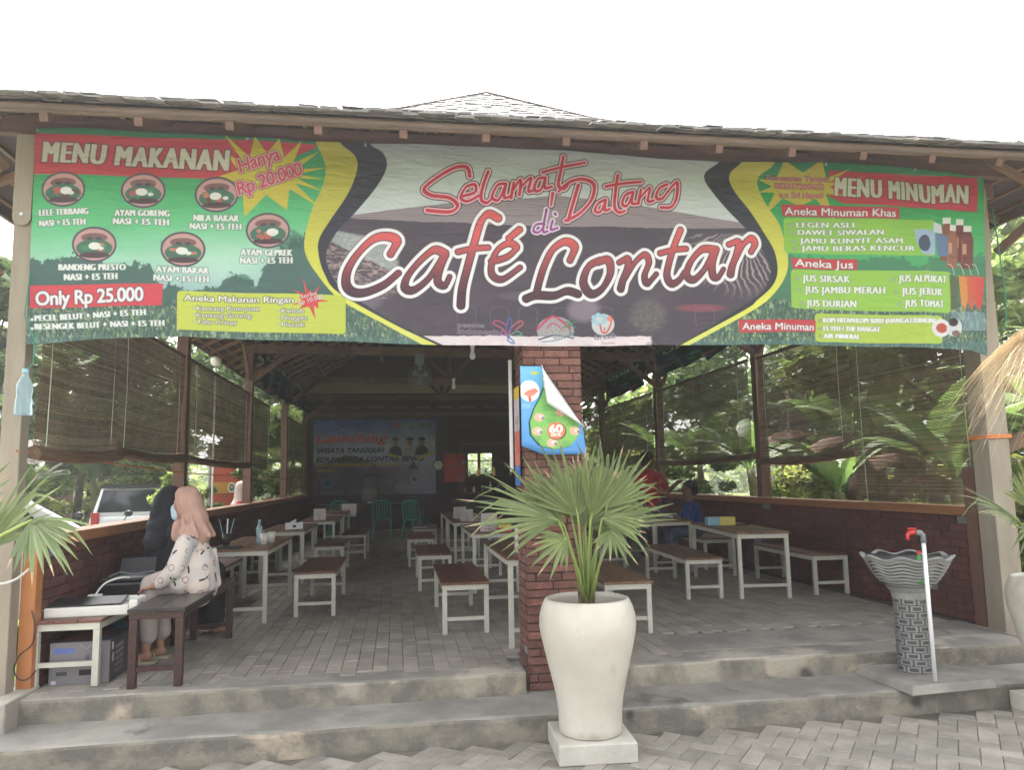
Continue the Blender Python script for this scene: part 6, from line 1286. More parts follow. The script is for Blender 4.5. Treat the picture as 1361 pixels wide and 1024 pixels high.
# thatched parasol at the right
cx, cy, cz = 3.56, 3.05, 2.60
t = thing('thatched_parasol', 'straw thatched parasol poking in at the right edge before the post', 'parasol', (cx, cy, 0)); b = MB(); b.tube([(0, 0, 0), (0, 0, 2.5)], .04, 10); b.build('pole', MT['bark'], t)
b = MB(); r = random.Random(14)
for i in range(7500):
    a_ = r.uniform(0, 2 * math.pi); lay_ = r.random(); r0 = r.uniform(.0, .62); r1 = min(r0 + r.uniform(.25, .55), r.uniform(.60, .80)) if r.random() > .05 else r.uniform(.80, .98)
    zt = lambda q: cz - q * .62 - (max(0, q - .55) ** 2) * 1.1 - (.05 + .25 * lay_) * 0 + r.uniform(-.012, .012)
    da = r.uniform(-.12, .12); w = r.uniform(.0015, .004); pts = []; hang = r.random() < .5
    for k in range(5):
        f = k / 4; q = r0 + (r1 - r0) * f; aa_ = a_ + da * f; z_ = zt(q) + .03 * lay_ - (f ** 2 * r.uniform(.04, .20) if hang and r1 > .55 else 0); pts.append((q * math.cos(aa_), q * math.sin(aa_), z_))
    vs = []; tn = (-math.sin(a_), math.cos(a_))
    for k, p in enumerate(pts): ww = w * (1 - .8 * k / 4); vs += [(p[0] - tn[0] * ww, p[1] - tn[1] * ww, p[2]), (p[0] + tn[0] * ww, p[1] + tn[1] * ww, p[2] + ww)]
    b.add(vs, [(2 * k, 2 * k + 1, 2 * k + 3, 2 * k + 2) for k in range(4)])
stuff(b.build('thatch', MT['thatch'], t))
b = MB(); b.lathe([(0, cz - .02), (.3, cz - .2), (.62, cz - .41)], n=24); b.build('thatch_base', MT['thatch'], t)

# ------------------------------------------------------------ trees, shrubs, bananas
def leaves_mb(b, clumps, n, size, r, nm=1, flat=.5, elong=1.7):
    rg = np.random.default_rng(r.randint(0, 10 ** 6)); k = len(clumps); C_ = np.array([c[:3] for c in clumps]); S_ = np.array([c[3] for c in clumps])
    wts = S_ ** 2 / (S_ ** 2).sum(); idx = rg.choice(k, n, p=wts); D = rg.normal(size=(n, 3)); D /= np.linalg.norm(D, axis=1)[:, None]; rad = rg.random(n) ** .45
    P = C_[idx] + D * (rad * S_[idx])[:, None] * np.array([1, 1, flat])
    U = rg.normal(size=(n, 3)) * [1, 1, .5]; U /= np.linalg.norm(U, axis=1)[:, None]; V = np.cross(U, rg.normal(size=(n, 3))); V /= np.linalg.norm(V, axis=1)[:, None]
    s = size * rg.uniform(.6, 1.3, n)[:, None]; Q = np.stack([P - U * s * elong / 2, P + V * s * .32 - [0, 0, 0], P + U * s * elong / 2, P - V * s * .32], 1).reshape(-1, 3)
    o = len(b.v); b.v.extend(map(tuple, Q.tolist())); b.f.extend([(o + 4 * i, o + 4 * i + 1, o + 4 * i + 2, o + 4 * i + 3) for i in range(n)]); b.m.extend([0] * n)
def tree(x, y, h, cr, label, mat, n=7000, size=.16, seed=0, trunk=.12, grp=None, z0=0, low=.35, ncl=26, name='tree', cat='tree'):
    r = random.Random(seed); t = thing(name, label, cat, (x, y, z0), group=grp); b = MB(); cl = []; top = Vector((r.uniform(-.3, .3), r.uniform(-.3, .3), h * .75))
    b.tube([(0, 0, 0), (top.x * .3, top.y * .3, h * .3), tuple(top)], [trunk, trunk * .75, trunk * .3], 8)
    for k in range(ncl):
        a_ = r.uniform(0, 6.28); q = cr * r.random() ** .6; z_ = h * (low + (1 - low) * r.random()); env = math.sin(math.pi * min(1, max(.06, (z_ / h - low) / (1.02 - low)))) ** .5; c = Vector((q * env * math.cos(a_), q * env * math.sin(a_), z_)); cl.append((c.x, c.y, c.z, cr * r.uniform(.22, .42)))
        if k % 2 == 0: s_ = Vector((top.x * .3, top.y * .3, h * .3)).lerp(top, r.uniform(.1, .9)); b.tube([s_, (s_ + c) / 2 + Vector((0, 0, .1)), c], [trunk * .35, trunk * .22, trunk * .08], 5)
    b.build('trunk', MT['bark'], t, smooth=True); b = MB(); leaves_mb(b, cl, n, size, r); stuff(b.build('crown', mat, t)); return t
G1 = 'trees standing in the garden behind the left blinds'
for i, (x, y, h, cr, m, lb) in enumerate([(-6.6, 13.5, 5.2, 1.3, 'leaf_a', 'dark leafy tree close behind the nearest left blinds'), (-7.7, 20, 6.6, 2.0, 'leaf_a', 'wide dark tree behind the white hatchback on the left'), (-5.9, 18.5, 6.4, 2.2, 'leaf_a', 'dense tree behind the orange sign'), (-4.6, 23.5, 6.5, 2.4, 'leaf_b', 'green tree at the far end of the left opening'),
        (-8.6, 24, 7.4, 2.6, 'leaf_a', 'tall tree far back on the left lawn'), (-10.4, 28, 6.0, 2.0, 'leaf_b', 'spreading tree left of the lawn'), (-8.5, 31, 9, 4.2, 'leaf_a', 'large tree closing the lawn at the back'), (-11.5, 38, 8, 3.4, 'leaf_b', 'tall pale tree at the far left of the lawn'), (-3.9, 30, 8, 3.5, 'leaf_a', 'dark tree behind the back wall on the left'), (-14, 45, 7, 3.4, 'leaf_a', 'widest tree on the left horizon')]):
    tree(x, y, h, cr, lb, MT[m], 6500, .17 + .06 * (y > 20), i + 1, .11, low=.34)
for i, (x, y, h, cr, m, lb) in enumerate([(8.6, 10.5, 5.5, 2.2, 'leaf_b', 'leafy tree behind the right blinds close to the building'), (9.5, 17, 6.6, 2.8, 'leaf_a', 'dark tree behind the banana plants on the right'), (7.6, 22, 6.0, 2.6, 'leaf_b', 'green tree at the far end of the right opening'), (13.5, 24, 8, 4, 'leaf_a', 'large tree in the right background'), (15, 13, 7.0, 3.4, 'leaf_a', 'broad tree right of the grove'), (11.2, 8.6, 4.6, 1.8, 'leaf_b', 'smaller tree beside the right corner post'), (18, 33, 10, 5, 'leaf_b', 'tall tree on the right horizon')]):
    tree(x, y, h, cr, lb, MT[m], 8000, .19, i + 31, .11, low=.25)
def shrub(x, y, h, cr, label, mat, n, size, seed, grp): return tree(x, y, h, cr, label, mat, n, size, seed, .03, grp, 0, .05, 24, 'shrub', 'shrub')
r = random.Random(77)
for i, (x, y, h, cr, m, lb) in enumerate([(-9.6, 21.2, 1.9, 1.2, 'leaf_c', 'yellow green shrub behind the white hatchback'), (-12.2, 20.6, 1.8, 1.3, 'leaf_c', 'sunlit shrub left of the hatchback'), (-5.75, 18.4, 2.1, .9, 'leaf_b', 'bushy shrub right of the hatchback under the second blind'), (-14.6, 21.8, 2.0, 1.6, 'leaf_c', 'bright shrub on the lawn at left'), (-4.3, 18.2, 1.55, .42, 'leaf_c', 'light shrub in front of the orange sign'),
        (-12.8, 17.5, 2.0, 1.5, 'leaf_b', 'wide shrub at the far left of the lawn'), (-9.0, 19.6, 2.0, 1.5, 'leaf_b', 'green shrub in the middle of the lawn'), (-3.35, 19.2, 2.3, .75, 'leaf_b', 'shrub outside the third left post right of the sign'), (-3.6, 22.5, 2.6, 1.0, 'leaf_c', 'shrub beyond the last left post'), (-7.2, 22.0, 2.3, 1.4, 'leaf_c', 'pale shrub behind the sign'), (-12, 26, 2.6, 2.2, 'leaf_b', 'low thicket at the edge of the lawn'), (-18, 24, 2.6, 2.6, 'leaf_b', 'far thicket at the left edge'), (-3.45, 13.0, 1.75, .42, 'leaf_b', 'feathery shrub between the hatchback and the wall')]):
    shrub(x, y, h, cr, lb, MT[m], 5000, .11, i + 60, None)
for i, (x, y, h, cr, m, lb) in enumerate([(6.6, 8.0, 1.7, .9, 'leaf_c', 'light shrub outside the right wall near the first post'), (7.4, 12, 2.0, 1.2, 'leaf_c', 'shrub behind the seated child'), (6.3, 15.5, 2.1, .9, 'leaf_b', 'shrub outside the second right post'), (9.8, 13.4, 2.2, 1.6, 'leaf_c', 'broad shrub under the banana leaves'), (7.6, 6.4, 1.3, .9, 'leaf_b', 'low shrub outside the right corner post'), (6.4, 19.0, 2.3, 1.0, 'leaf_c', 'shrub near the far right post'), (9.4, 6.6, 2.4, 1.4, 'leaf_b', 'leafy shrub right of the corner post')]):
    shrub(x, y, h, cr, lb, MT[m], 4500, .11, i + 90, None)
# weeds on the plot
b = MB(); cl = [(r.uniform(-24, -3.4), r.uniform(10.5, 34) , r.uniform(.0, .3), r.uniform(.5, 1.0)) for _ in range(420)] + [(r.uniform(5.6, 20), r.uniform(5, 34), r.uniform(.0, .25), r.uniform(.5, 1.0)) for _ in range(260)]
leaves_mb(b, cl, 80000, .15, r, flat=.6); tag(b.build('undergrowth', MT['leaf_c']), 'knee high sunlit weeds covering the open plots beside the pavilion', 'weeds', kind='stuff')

b = MB(); cl = []
for k in range(150):
    a_ = R(-62 + 124 * k / 149 + r.uniform(-.5, .5)); q = r.uniform(46, 75); cl.append((q * math.sin(a_), q * math.cos(a_) + 4, r.uniform(.5, 2.4), r.uniform(2.0, 3.0)))
leaves_mb(b, cl, 50000, .6, r, flat=.8); tag(b.build('treeline', MT['leaf_b']), 'far belt of trees closing the view around the plot', 'trees', kind='stuff')
def banana(x, y, h, label, seed, dead=0, nl=8, src=None):
    r = random.Random(seed); t = thing('banana_plant', label, 'banana plant', (x, y, 0)); b = MB(); lean = Vector((r.uniform(-.2, .2), r.uniform(-.2, .2), 0))
    b.tube([(0, 0, 0), lean * .5 + Vector((0, 0, h * .3)), lean + Vector((0, 0, h * .58))], [.13, .11, .06], 12); b.build('stem', MT['banana_stem'], t, smooth=True)
    for k in range(nl):
        a_ = k * 2.4 + r.uniform(-.3, .3); el = r.uniform(.75, 1.35) if k < nl - dead else .5; L = h * r.uniform(.40, .56); wd = L * r.uniform(.11, .145); base = lean + Vector((0, 0, h * .56)); out = Vector((math.cos(a_), math.sin(a_), 0)); K = 14; g = []; dr = r.uniform(.9, 1.7) if k < nl - dead else 2.6
        p = base.copy(); ang_ = el; side = Vector((-math.sin(a_), math.cos(a_), 0)); tears = [r.random() < .34 for _ in range(K + 1)]
        for i in range(K + 1):
            f = i / K; w = 0.012 if f < .2 else wd * math.sin(math.pi * min(1, ((f - .2) / .8) ** .7)) ** .6 + .004; dn = out * math.cos(ang_) + Vector((0, 0, 1)) * math.sin(ang_); up = side.cross(dn) * -1
            nrm = dn.cross(side); sg = -1 if nrm.z < 0 else 1; nrm = nrm * sg; dz = w * (.25 + .5 * (k >= nl - dead)); wl = w * (1 if not tears[i] else .72)
            g.append([tuple(p - side * wl - Vector((0, 0, dz))), tuple(p - side * wl * .5 - nrm * -.01 - Vector((0, 0, dz * .3))), tuple(p), tuple(p + side * wl * .5 - Vector((0, 0, dz * .3))), tuple(p + side * wl - Vector((0, 0, dz)))])
            p = p + dn * (L / K); ang_ -= dr / K * (.5 + 1.2 * f)
        b = MB(); b.sheet(g); b.build('leaf', MT['banana_dead'] if k >= nl - dead else MT['banana'], t, smooth=True)
    return t
for i, (x, y, h, d, lb) in enumerate([(6.9, 9.0, 3.0, 1, 'banana plant with a big brown dead leaf outside the right wall'), (6.0, 9.6, 2.3, 0, 'short banana plant with upright crown under the second right blind'), (7.6, 11.3, 3.6, 1, 'banana plant behind the right timber post'), (6.2, 12.4, 2.9, 0, 'banana plant just behind the seated child'), (8.4, 14, 4.0, 1, 'tall banana plant in the right grove'), (6.6, 16, 3.2, 0, 'banana plant outside the second right post'), (8.4, 8.0, 3.4, 1, 'banana plant behind the lowered right blind'),
        (7.0, 6.9, 3.2, 0, 'banana plant with a bright leaf beside the right corner post'), (9.6, 10, 4.0, 1, 'tall banana plant deep in the right grove'), (6.6, 18.6, 3.4, 0, 'far banana plant at the end of the right wall'), (6.05, 7.5, 2.6, 1, 'banana plant close against the lowered blind'),
        (-11.2, 18.6, 2.9, 0, 'banana plant behind the car on the left'), (-11.5, 20.5, 3.0, 1, 'banana plant on the left lawn'), (-7.2, 20.2, 3.0, 0, 'banana plant left of the orange sign'), (-13.5, 22, 3.2, 1, 'banana plant at the far left'), (-8.3, 19.4, 2.6, 0, 'small banana plant behind the hatchback')]):
    banana(x, y, h, lb, i + 200, d, 10)
def lontar(x, y, h, label, seed, n=22, rad=.9):
    r = random.Random(seed); lv = []
    for k in range(n):
        a_ = k * 2.4; el = r.uniform(-.5, 1.35); d = (math.cos(a_) * math.cos(el), math.sin(a_) * math.cos(el), math.sin(el)); hub = (x + d[0] * .75, y + d[1] * .75, h + d[2] * .75); lv.append((hub, d, (-d[0] * .3 + r.uniform(-.5, .5), -d[1] * .3 + r.uniform(-.5, .5), 1.0), rad * r.uniform(.8, 1.1), R(210), 26, .12))
    t = fan_palm('lontar_palm', label, (x, y, h), lv, MLEAF, MT['petiole'], .024, 'palm', seed, pet_r=.02); b = MB(); b.tube([(0, 0, -h), (.05, 0, -h * .5), (0, 0, .2)], [.26, .18, .17], 12); b.build('trunk', MT['palm_fibre'], t, smooth=True)
lontar(11.2, 11.8, 5.2, 'fan palm crown against the sky above the thatch at right', 3); lontar(8.6, 15.6, 5.6, 'fan palm glimpsed against white sky under the right eave', 5, 16); lontar(12.6, 13.2, 4.3, 'lower fan palm beside the one above the thatch', 9, 16); lontar(13.6, 10.8, 3.9, 'lowest fan palm beyond the right corner post', 12, 16)

# ------------------------------------------------------------ cars, scooter, sign, lamp on the left
def car(x, y, rz, label, paint, name='parked_car', tall=1.62, boxy=True):
    """faces +x in its own frame; length 4.1 width 1.66"""
    t = thing(name, label, 'car', (x, y, 0), rz); W2 = .83
    def loft(prof, ws, mat, nm, bev=.05):
        b = MB(); k = len(prof); vs = [(px_, -w_, pz_) for (px_, pz_), w_ in zip(prof, ws)] + [(px_, w_, pz_) for (px_, pz_), w_ in zip(prof, ws)]
        b.add(vs, [tuple(range(k)), tuple(reversed(range(k, 2 * k)))] + [(i, i + k, (i + 1) % k + k, (i + 1) % k) for i in range(k)]); return b.build(nm, mat, t, bevel=bev)
    if boxy: low = [(-2.02, .30), (-2.06, .62), (-2.0, .98), (1.15, 1.0), (1.95, .86), (2.05, .60), (2.0, .28)]; cab = [(-1.98, .97), (-1.82, tall - .06), (-1.5, tall), (.1, tall), (.45, tall - .08), (1.22, .97)]
    else: low = [(-2.1, .30), (-2.15, .60), (-2.05, .98), (.95, 1.03), (2.0, .86), (2.12, .55), (2.05, .26)]; cab = [(-1.95, .90), (-1.2, tall - .10), (-.7, tall), (.1, tall - .01), (1.10, .90)]
    loft(low, [W2] * len(low), paint, 'body', .06); k = len(cab); loft(cab, [W2 - .03] + [W2 - .17] * (k - 2) + [W2 - .05], paint, 'cabin', .05)
    # glass: rear, front, sides, set proud of the cabin skin
    def pane(nm, pts): b = MB(); b.add(pts, [tuple(range(len(pts)))]); b.build(nm, MT['glass_dark'], t, solid=.012)
    def onc(i, j, f0, f1, wa, wb, o_):
        a, c = cab[i], cab[j]; q = lambda f: (a[0] + (c[0] - a[0]) * f, a[1] + (c[1] - a[1]) * f); (xa, za), (xb, zb) = q(f0), q(f1); nrm = Vector((-(c[1] - a[1]), 0, c[0] - a[0])).normalized() * o_
        return [(xa + nrm.x, -wa, za + nrm.z), (xa + nrm.x, wa, za + nrm.z), (xb + nrm.x, wb, zb + nrm.z), (xb + nrm.x, -wb, zb + nrm.z)]
    pane('rear_window', onc(0, 1, .14, .92, W2 - .14, W2 - .22, .012)); pane('windscreen', onc(k - 1, k - 2, .08, .94, W2 - .12, W2 - .22, -.012))
    for s_ in (-1, 1):
        zt, zb = tall - .12, 1.02; yo = lambda z: s_ * (W2 - .03 - .14 * (z - .95) / (tall - .95) + .012)
        xs = [(-1.78, -.75), (-.68, .12), (.18, .62)] if boxy else [(-1.15, -.45), (-.38, .35)]
        for a, c in xs: b = MB(); xi = lambda x_, top: x_ + (.10 if top and x_ < -1 else (-.30 if top and x_ > .3 else 0)); b.add([(xi(a, 0), yo(zb), zb), (xi(c, 0), yo(zb), zb), (xi(c, 1), yo(zt), zt), (xi(a, 1), yo(zt), zt)], [(0, 1, 2, 3)]); b.build('side_window', MT['glass_dark'], t, solid=.01)
        b = MB(); b.box((-2.02, s_ * (W2 - .12), .92), (.06, .16, .26)); b.build('taillight', MT['taillight'], t, bevel=.02); b = MB(); b.box((2.0, s_ * (W2 - .2), .72), (.1, .26, .14)); b.build('headlight', MT['bulb'], t, bevel=.03); b = MB(); b.box((.82, s_ * (W2 + .08), 1.04), (.12, .16, .12)); b.build('mirror', MT['black'], t, bevel=.03)
        for xw in (-1.3, 1.3):
            b = MB(); b.tube([(xw, s_ * (W2 - .17), .31), (xw, s_ * (W2 + .01), .31)], .31, 24); w_ = b.build('wheel', MT['rubber'], t); b = MB(); b.tube([(xw, s_ * (W2 + .0), .31), (xw, s_ * (W2 + .02), .31)], .19, 16); b.build('rim', MT['steel'], w_)
    b = MB(); b.box((-1.80, 0, tall - .02), (.30, 1.30, .05), (0, R(-4), 0)); b.build('spoiler', MT['black'], t, bevel=.015) if boxy else None
    b = MB(); b.box((-2.075, 0, .72), (.012, .42, .13)); b.build('number_plate', MT['black'], t)
    return t
v = at(150, 668, 1, 19.0); car(v[0] + .70, 19.4, R(97), 'white hatchback parked outside the left wall, rear window towards us', MT['carsilver'])
car(-4.42, 9.15, R(50), 'white car nearest the left wall, only windscreen and bonnet showing', MT['carwhite'], tall=1.5, boxy=False)
t = thing('scooter', 'white and red scooter parked behind the left wall in front of the hatchback', 'scooter', (-4.35, 12.2, 0), R(-60))
b = MB(); b.tube([(.55, 0, .30), (.46, 0, .62), (.34, 0, .98)], [.04, .05, .04], 8); b.build('fork', MT['steel'], t); b = MB(); b.cap((.36, 0, .98), .09, (.46, 0, .70), .13, 12); b.build('cowl', MT['white'], t, smooth=True)
b = MB(); b.cap((-.55, 0, .72), .13, (.0, 0, .58), .12, 12); b.cap((0, 0, .5), .09, (.34, 0, .45), .07, 10); b.build('body', MT['red'], t, smooth=True); b = MB(); b.cap((-.55, 0, .82), .10, (-.05, 0, .78), .10, 10); b.build('seat', MT['black'], t, smooth=True)
b = MB(); b.tube([(.30, -.33, 1.04), (.34, -.1, 1.0), (.34, .1, 1.0), (.30, .33, 1.04)], .016, 8); b.build('handlebar', MT['black'], t)
for s_ in (-1, 1): b = MB(); b.tube([(.32, s_ * .22, 1.02), (.33, s_ * .30, 1.17)], .008, 6); b.ell((.33, s_ * .32, 1.2), (.02, .06, .045)); b.build('mirror', MT['black'], t)
for xw in (.56, -.62): b = MB(); b.tube([(xw + .22 * math.cos(q), 0, .28 + .22 * math.sin(q)) for q in np.linspace(0, 2 * math.pi, 25)], .05, 8); b.tube([(xw, -.03, .28), (xw, .03, .28)], .15, 14); b.build('wheel', MT['rubber'], t)
sx_, sy_ = -4.08, 20.0
t = thing('notice_board', 'orange and yellow village sign with a round emblem beyond the left wall', 'sign', (sx_, sy_, 0), R(4)); b = MB(); b.bb(-.50, .50, -.02, .02, .9, 2.16); o = b.build('panel', MP['sign'], t); set_uv(o, lambda X, Y, Z: ((X + .5), (Z - .9) / 1.26))
for xx in (-.53, .53): b = MB(); b.tube([(xx, 0, 0), (xx, 0, 2.3)], .035, 8); b.build('upright', MT['white'], t)
t = thing('garden_lamp', 'white globe lamp on a thin pole behind the second left blind', 'street lamp', (-3.02, 13.3, 0)); b = MB(); b.tube([(0, 0, 0), (0, 0, 3.55)], .016, 8); b.build('pole', MT['white'], t); b = MB(); b.ell((0, 0, 3.66), (.09, .09, .09), 14, 10); b.build('globe', MT['bulb'], t, smooth=True)
t = thing('garden_hut', 'small shed with a dark window far behind the shrubs at left', 'shed', (-13.0, 27, 0)); b = MB(); b.bb(-2, 2, -1.4, 1.4, 0, 2.3); b.build('wall', MT['brick'], t); b = MB(); b.add([(-2.3, -1.7, 2.3), (2.3, -1.7, 2.3), (2.3, 0, 3.1), (-2.3, 0, 3.1), (-2.3, 1.7, 2.3), (2.3, 1.7, 2.3)], [(0, 1, 2, 3), (3, 2, 5, 4)]); b.build('roof', MT['shingle_base'], t, solid=.06); b = MB(); b.bb(-.5, .5, -1.43, -1.40, .9, 1.8); b.build('window', MT['glass_dark'], t)

# ------------------------------------------------------------ people
def hand(b, wrist, d, nrm, s=1.0, curl=.4, flip=1):
    d = Vector(d).normalized(); n = Vector(nrm); n = (n - d * n.dot(d)).normalized(); sd_ = d.cross(n) * flip; w = Vector(wrist)
    b.box(tuple(w + d * .045 * s), (.001, .001, .001)); b.cap(w, .022 * s, w + d * .03 * s, .028 * s, 10)
    for k in range(4):
        o = (k - 1.5) * .021 * s; a = w + d * .03 * s + sd_ * o * .8; k1 = w + d * .085 * s + sd_ * o; L = [.036, .042, .039, .030][k] * s
        b.cap(a, .014 * s, k1, .0115 * s, 8); k2 = k1 + (d * math.cos(curl) - n * math.sin(curl)) * L; k3 = k2 + (d * math.cos(curl * 2) - n * math.sin(curl * 2)) * L * .8; b.cap(k1, .0095 * s, k2, .0085 * s, 8); b.cap(k2, .0085 * s, k3, .007 * s, 8)
    a = w + d * .03 * s - sd_ * .026 * s; k1 = a + (d * .7 - sd_ * .7) * .036 * s; k2 = k1 + (d * .95 - sd_ * .2 - n * .2) * .032 * s; b.cap(a, .015 * s, k1, .0115 * s, 8); b.cap(k1, .0105 * s, k2, .009 * s, 8)
def head(b, c, fwd, s=1.0):
    """head with nose, brow, lips, chin and ears; c centre"""
    c = Vector(c); f = Vector(fwd).normalized(); sd_ = Vector((0, 0, 1)).cross(f).normalized(); u = f.cross(sd_) * 1.0; u = Vector((0, 0, 1)) if abs(u.z) < .1 else (u if u.z > 0 else -u); q = lambda a, b_, c_: c + (f * a + sd_ * b_ + u * c_) * s
    b.cap(q(-.02, 0, .03), .085 * s, q(.015, 0, .02), .080 * s, 14); b.cap(q(.02, 0, -.03), .062 * s, q(.045, 0, -.085), .036 * s, 12); b.cap(q(.085, 0, .015), .010 * s, q(.105, 0, -.022), .014 * s, 8); b.cap(q(.078, -.018, -.052), .009 * s, q(.078, .018, -.052), .009 * s, 8)
    b.cap(q(.075, -.03, .03), .011 * s, q(.075, .03, .03), .011 * s, 8); b.cap(q(-.02, 0, -.05), .055 * s, q(-.02, 0, -.16), .052 * s, 12)
    for e in (-1, 1): b.cap(q(-.005, e * .082, .02), .014 * s, q(-.01, e * .085, -.02), .010 * s, 8)
def eyes(root, c, fwd, s=1.0):
    c = Vector(c); f = Vector(fwd).normalized(); sd_ = Vector((0, 0, 1)).cross(f).normalized()
    for e in (-1, 1): b = MB(); p = c + (f * .078 + sd_ * e * .031 + Vector((0, 0, 1)) * .008) * s; b.ell(p, (.011 * s, .013 * s, .009 * s), 8, 6); b.build('eye', MT['black_gloss'], root, smooth=True)
# the woman in pink, seated on the dark bench, turned to the left
ox, oy = -1.56, 6.28
t = thing('person', 'woman in a pink headscarf and patterned blouse sitting on the dark bench', 'person', (ox - .02, oy, .3)); t.scale = (.87, .93, 1.0)
fw = Vector((-.92, .12, 0)).normalized(); H0 = Vector((-.05, .0, 1.135))
b = MB(); head(b, H0, (-.95, .25, -.15)); b.cap((.02, 0, .95), .06, (.03, 0, .80), .12, 12); b.cap((.0, -.12, .86), .07, (.0, .12, .86), .07, 12); b.cap((.03, 0, .82), .135, (.05, 0, .58), .15, 14); b.cap((.02, -.09, .57), .11, (.02, .09, .57), .11, 12)
for e in (-1, 1):
    kx = -.28; b.cap((.0, e * .09, .58), .095, (kx, e * .10 - .02, .56), .062, 12); b.cap((kx, e * .10 - .02, .55), .060, (kx - .02 + .06 * (e > 0), e * .09 - .02, .10), .038, 12); b.cap((kx - .0 + .06 * (e > 0), e * .09 - .02, .05), .035, (kx - .15 + .06 * (e > 0), e * .09 - .03, .032), .026, 10)
b.cap((.0, -.19, .86), .055, (-.06, -.235, .66), .044, 12); b.cap((-.06, -.235, .66), .042, (-.20, -.20, .565), .028, 12); hand(b, (-.20, -.20, .565), (-1, .0, -.12), (0, 0, 1), 1.0, .3)
b.cap((.0, .19, .86), .055, (-.08, .22, .66), .044, 12); b.cap((-.08, .22, .66), .042, (-.24, .12, .60), .028, 12); hand(b, (-.24, .12, .60), (-1, -.2, -.1), (0, 0, 1), 1.0, .3)
b.build('body', MT['skin'], t, remesh=.007)
b = MB(); b.cap((.02, 0, .86), .125, (.06, 0, .62), .195, 18); b.cap((.055, -.02, .66), .19, (.055, .02, .56), .20, 18); b.cap((.02, -.13, .87), .082, (.02, .13, .87), .082, 14); b.cap((.01, -.18, .86), .078, (-.05, -.235, .68), .078, 14); b.cap((-.05, -.235, .68), .076, (-.17, -.21, .585), .052, 14); b.cap((.01, .18, .86), .078, (-.07, .225, .68), .078, 14); b.cap((-.07, .225, .68), .074, (-.2, .14, .61), .05, 14)
b.cap((.1, -.1, .54), .11, (.1, .1, .54), .11, 14); b.cap((-.02, -.13, .60), .125, (-.02, .13, .60), .125, 14); r = random.Random(2)
for k in range(9): a_ = r.uniform(-1.2, 1.9); b.cap((.06 + .15 * math.cos(a_), -.15 * math.sin(a_) * 1.05, .80), .018, (.06 + .19 * math.cos(a_ + .15), -.19 * math.sin(a_ + .15), .54), .026, 8)
bo = b.build('blouse', MP['blouse'], t, remesh=.010)
# blouse print is mapped by object position, so it follows the cloth from every side
m = MP['blouse']; n = m.node_tree; tc = n.nodes.new('ShaderNodeTexCoord'); mp = n.nodes.new('ShaderNodeMapping'); mp.inputs['Scale'].default_value = (1.55, 1.55, 1.55); it = [q for q in n.nodes if q.type == 'TEX_IMAGE'][0]; it.projection = 'BOX'; it.projection_blend = .15; it.extension = 'REPEAT'; n.links.new(tc.outputs['Object'], mp.inputs[0]); n.links.new(mp.outputs[0], it.inputs[0])
b = MB(); b.cap((-.025, 0, 1.175), .108, (.0, 0, 1.135), .115, 18); b.cap((.02, 0, 1.10), .10, (.05, 0, 1.02), .11, 16); b.cap((.04, 0, 1.0), .10, (.04, 0, .94), .145, 16); b.cap((.02, -.10, .93), .085, (.02, .10, .93), .085, 14); b.cap((-.09, -.04, .99), .05, (-.10, 0, .92), .06, 12); b.cap((-.07, 0, 1.22), .07, (.0, 0, 1.225), .07, 12)
for k in range(7): a_ = -2.2 + k * .72; b.cap((.02 + .10 * math.cos(a_), .11 * math.sin(a_), 1.06), .016, (.035 + .16 * math.cos(a_ + .35), .17 * math.sin(a_ + .35), .91), .022, 8)
b.build('headscarf', MT['hijab_pink'], t, remesh=.009)
b = MB(); b.cap((-.135, .02, 1.115), .042, (-.125, .02, 1.07), .045, 12); b.build('face_mask', MT['mask_blue'], t, smooth=True)
b = MB()
for e in (-1, 1): kx = -.28; b.cap((.0, e * .09, .585), .115, (kx + .02, e * .10 - .02, .565), .082, 14); b.cap((kx + .0, e * .10 - .02, .56), .08, (kx + .0 + .06 * (e > 0), e * .09 - .02, .20), .070, 14)
b.build('trousers', MT['trouser'], t, remesh=.010)
for e in (-1, 1): b = MB(); fx_ = -.28 + .06 * (e > 0); b.box((fx_ - .06, e * .09 - .025, .008), (.25, .09, .016)); b.tube([(fx_ - .05, e * .09 - .068, .012), (fx_ - .07, e * .09 - .025, .066), (fx_ - .05, e * .09 + .018, .012)], .010, 8); b.tube([(fx_ - .13, e * .09 - .06, .012), (fx_ - .12, e * .09 - .025, .055), (fx_ - .13, e * .09 + .015, .012)], .010, 8); b.build('sandal', MT['sandal'], t, bevel=.004)
# the woman in black behind her, at the wall
t = thing('person', 'woman in a black headscarf and gown seated at the wall behind the printer', 'person', (-1.93, 6.95, .3)); H1 = Vector((.02, 0, 1.16))
b = MB(); head(b, H1, (.8, .75, -.2)); b.cap((0, 0, .98), .06, (0, 0, .82), .12); b.cap((0, 0, .84), .14, (0, 0, .58), .15); b.cap((-.02, .0, .56), .12, (.25, .25, .56), .07)
for e in (-1, 1): b.cap((.06 * e, .02, .57), .09, (.26 + .07 * e, .26 - .07 * e, .54), .06); b.cap((.26 + .07 * e, .26 - .07 * e, .53), .055, (.28 + .07 * e, .28 - .07 * e, .06), .036); b.cap((.28 + .07 * e, .28 - .07 * e, .05), .034, (.38 + .07 * e, .36 - .07 * e, .035), .026)
hand(b, (.22, .12, .66), (.8, .5, 0), (0, 0, 1)); hand(b, (.10, .30, .66), (.8, .5, 0), (0, 0, 1)); b.build('body', MT['skin'], t, remesh=.009)
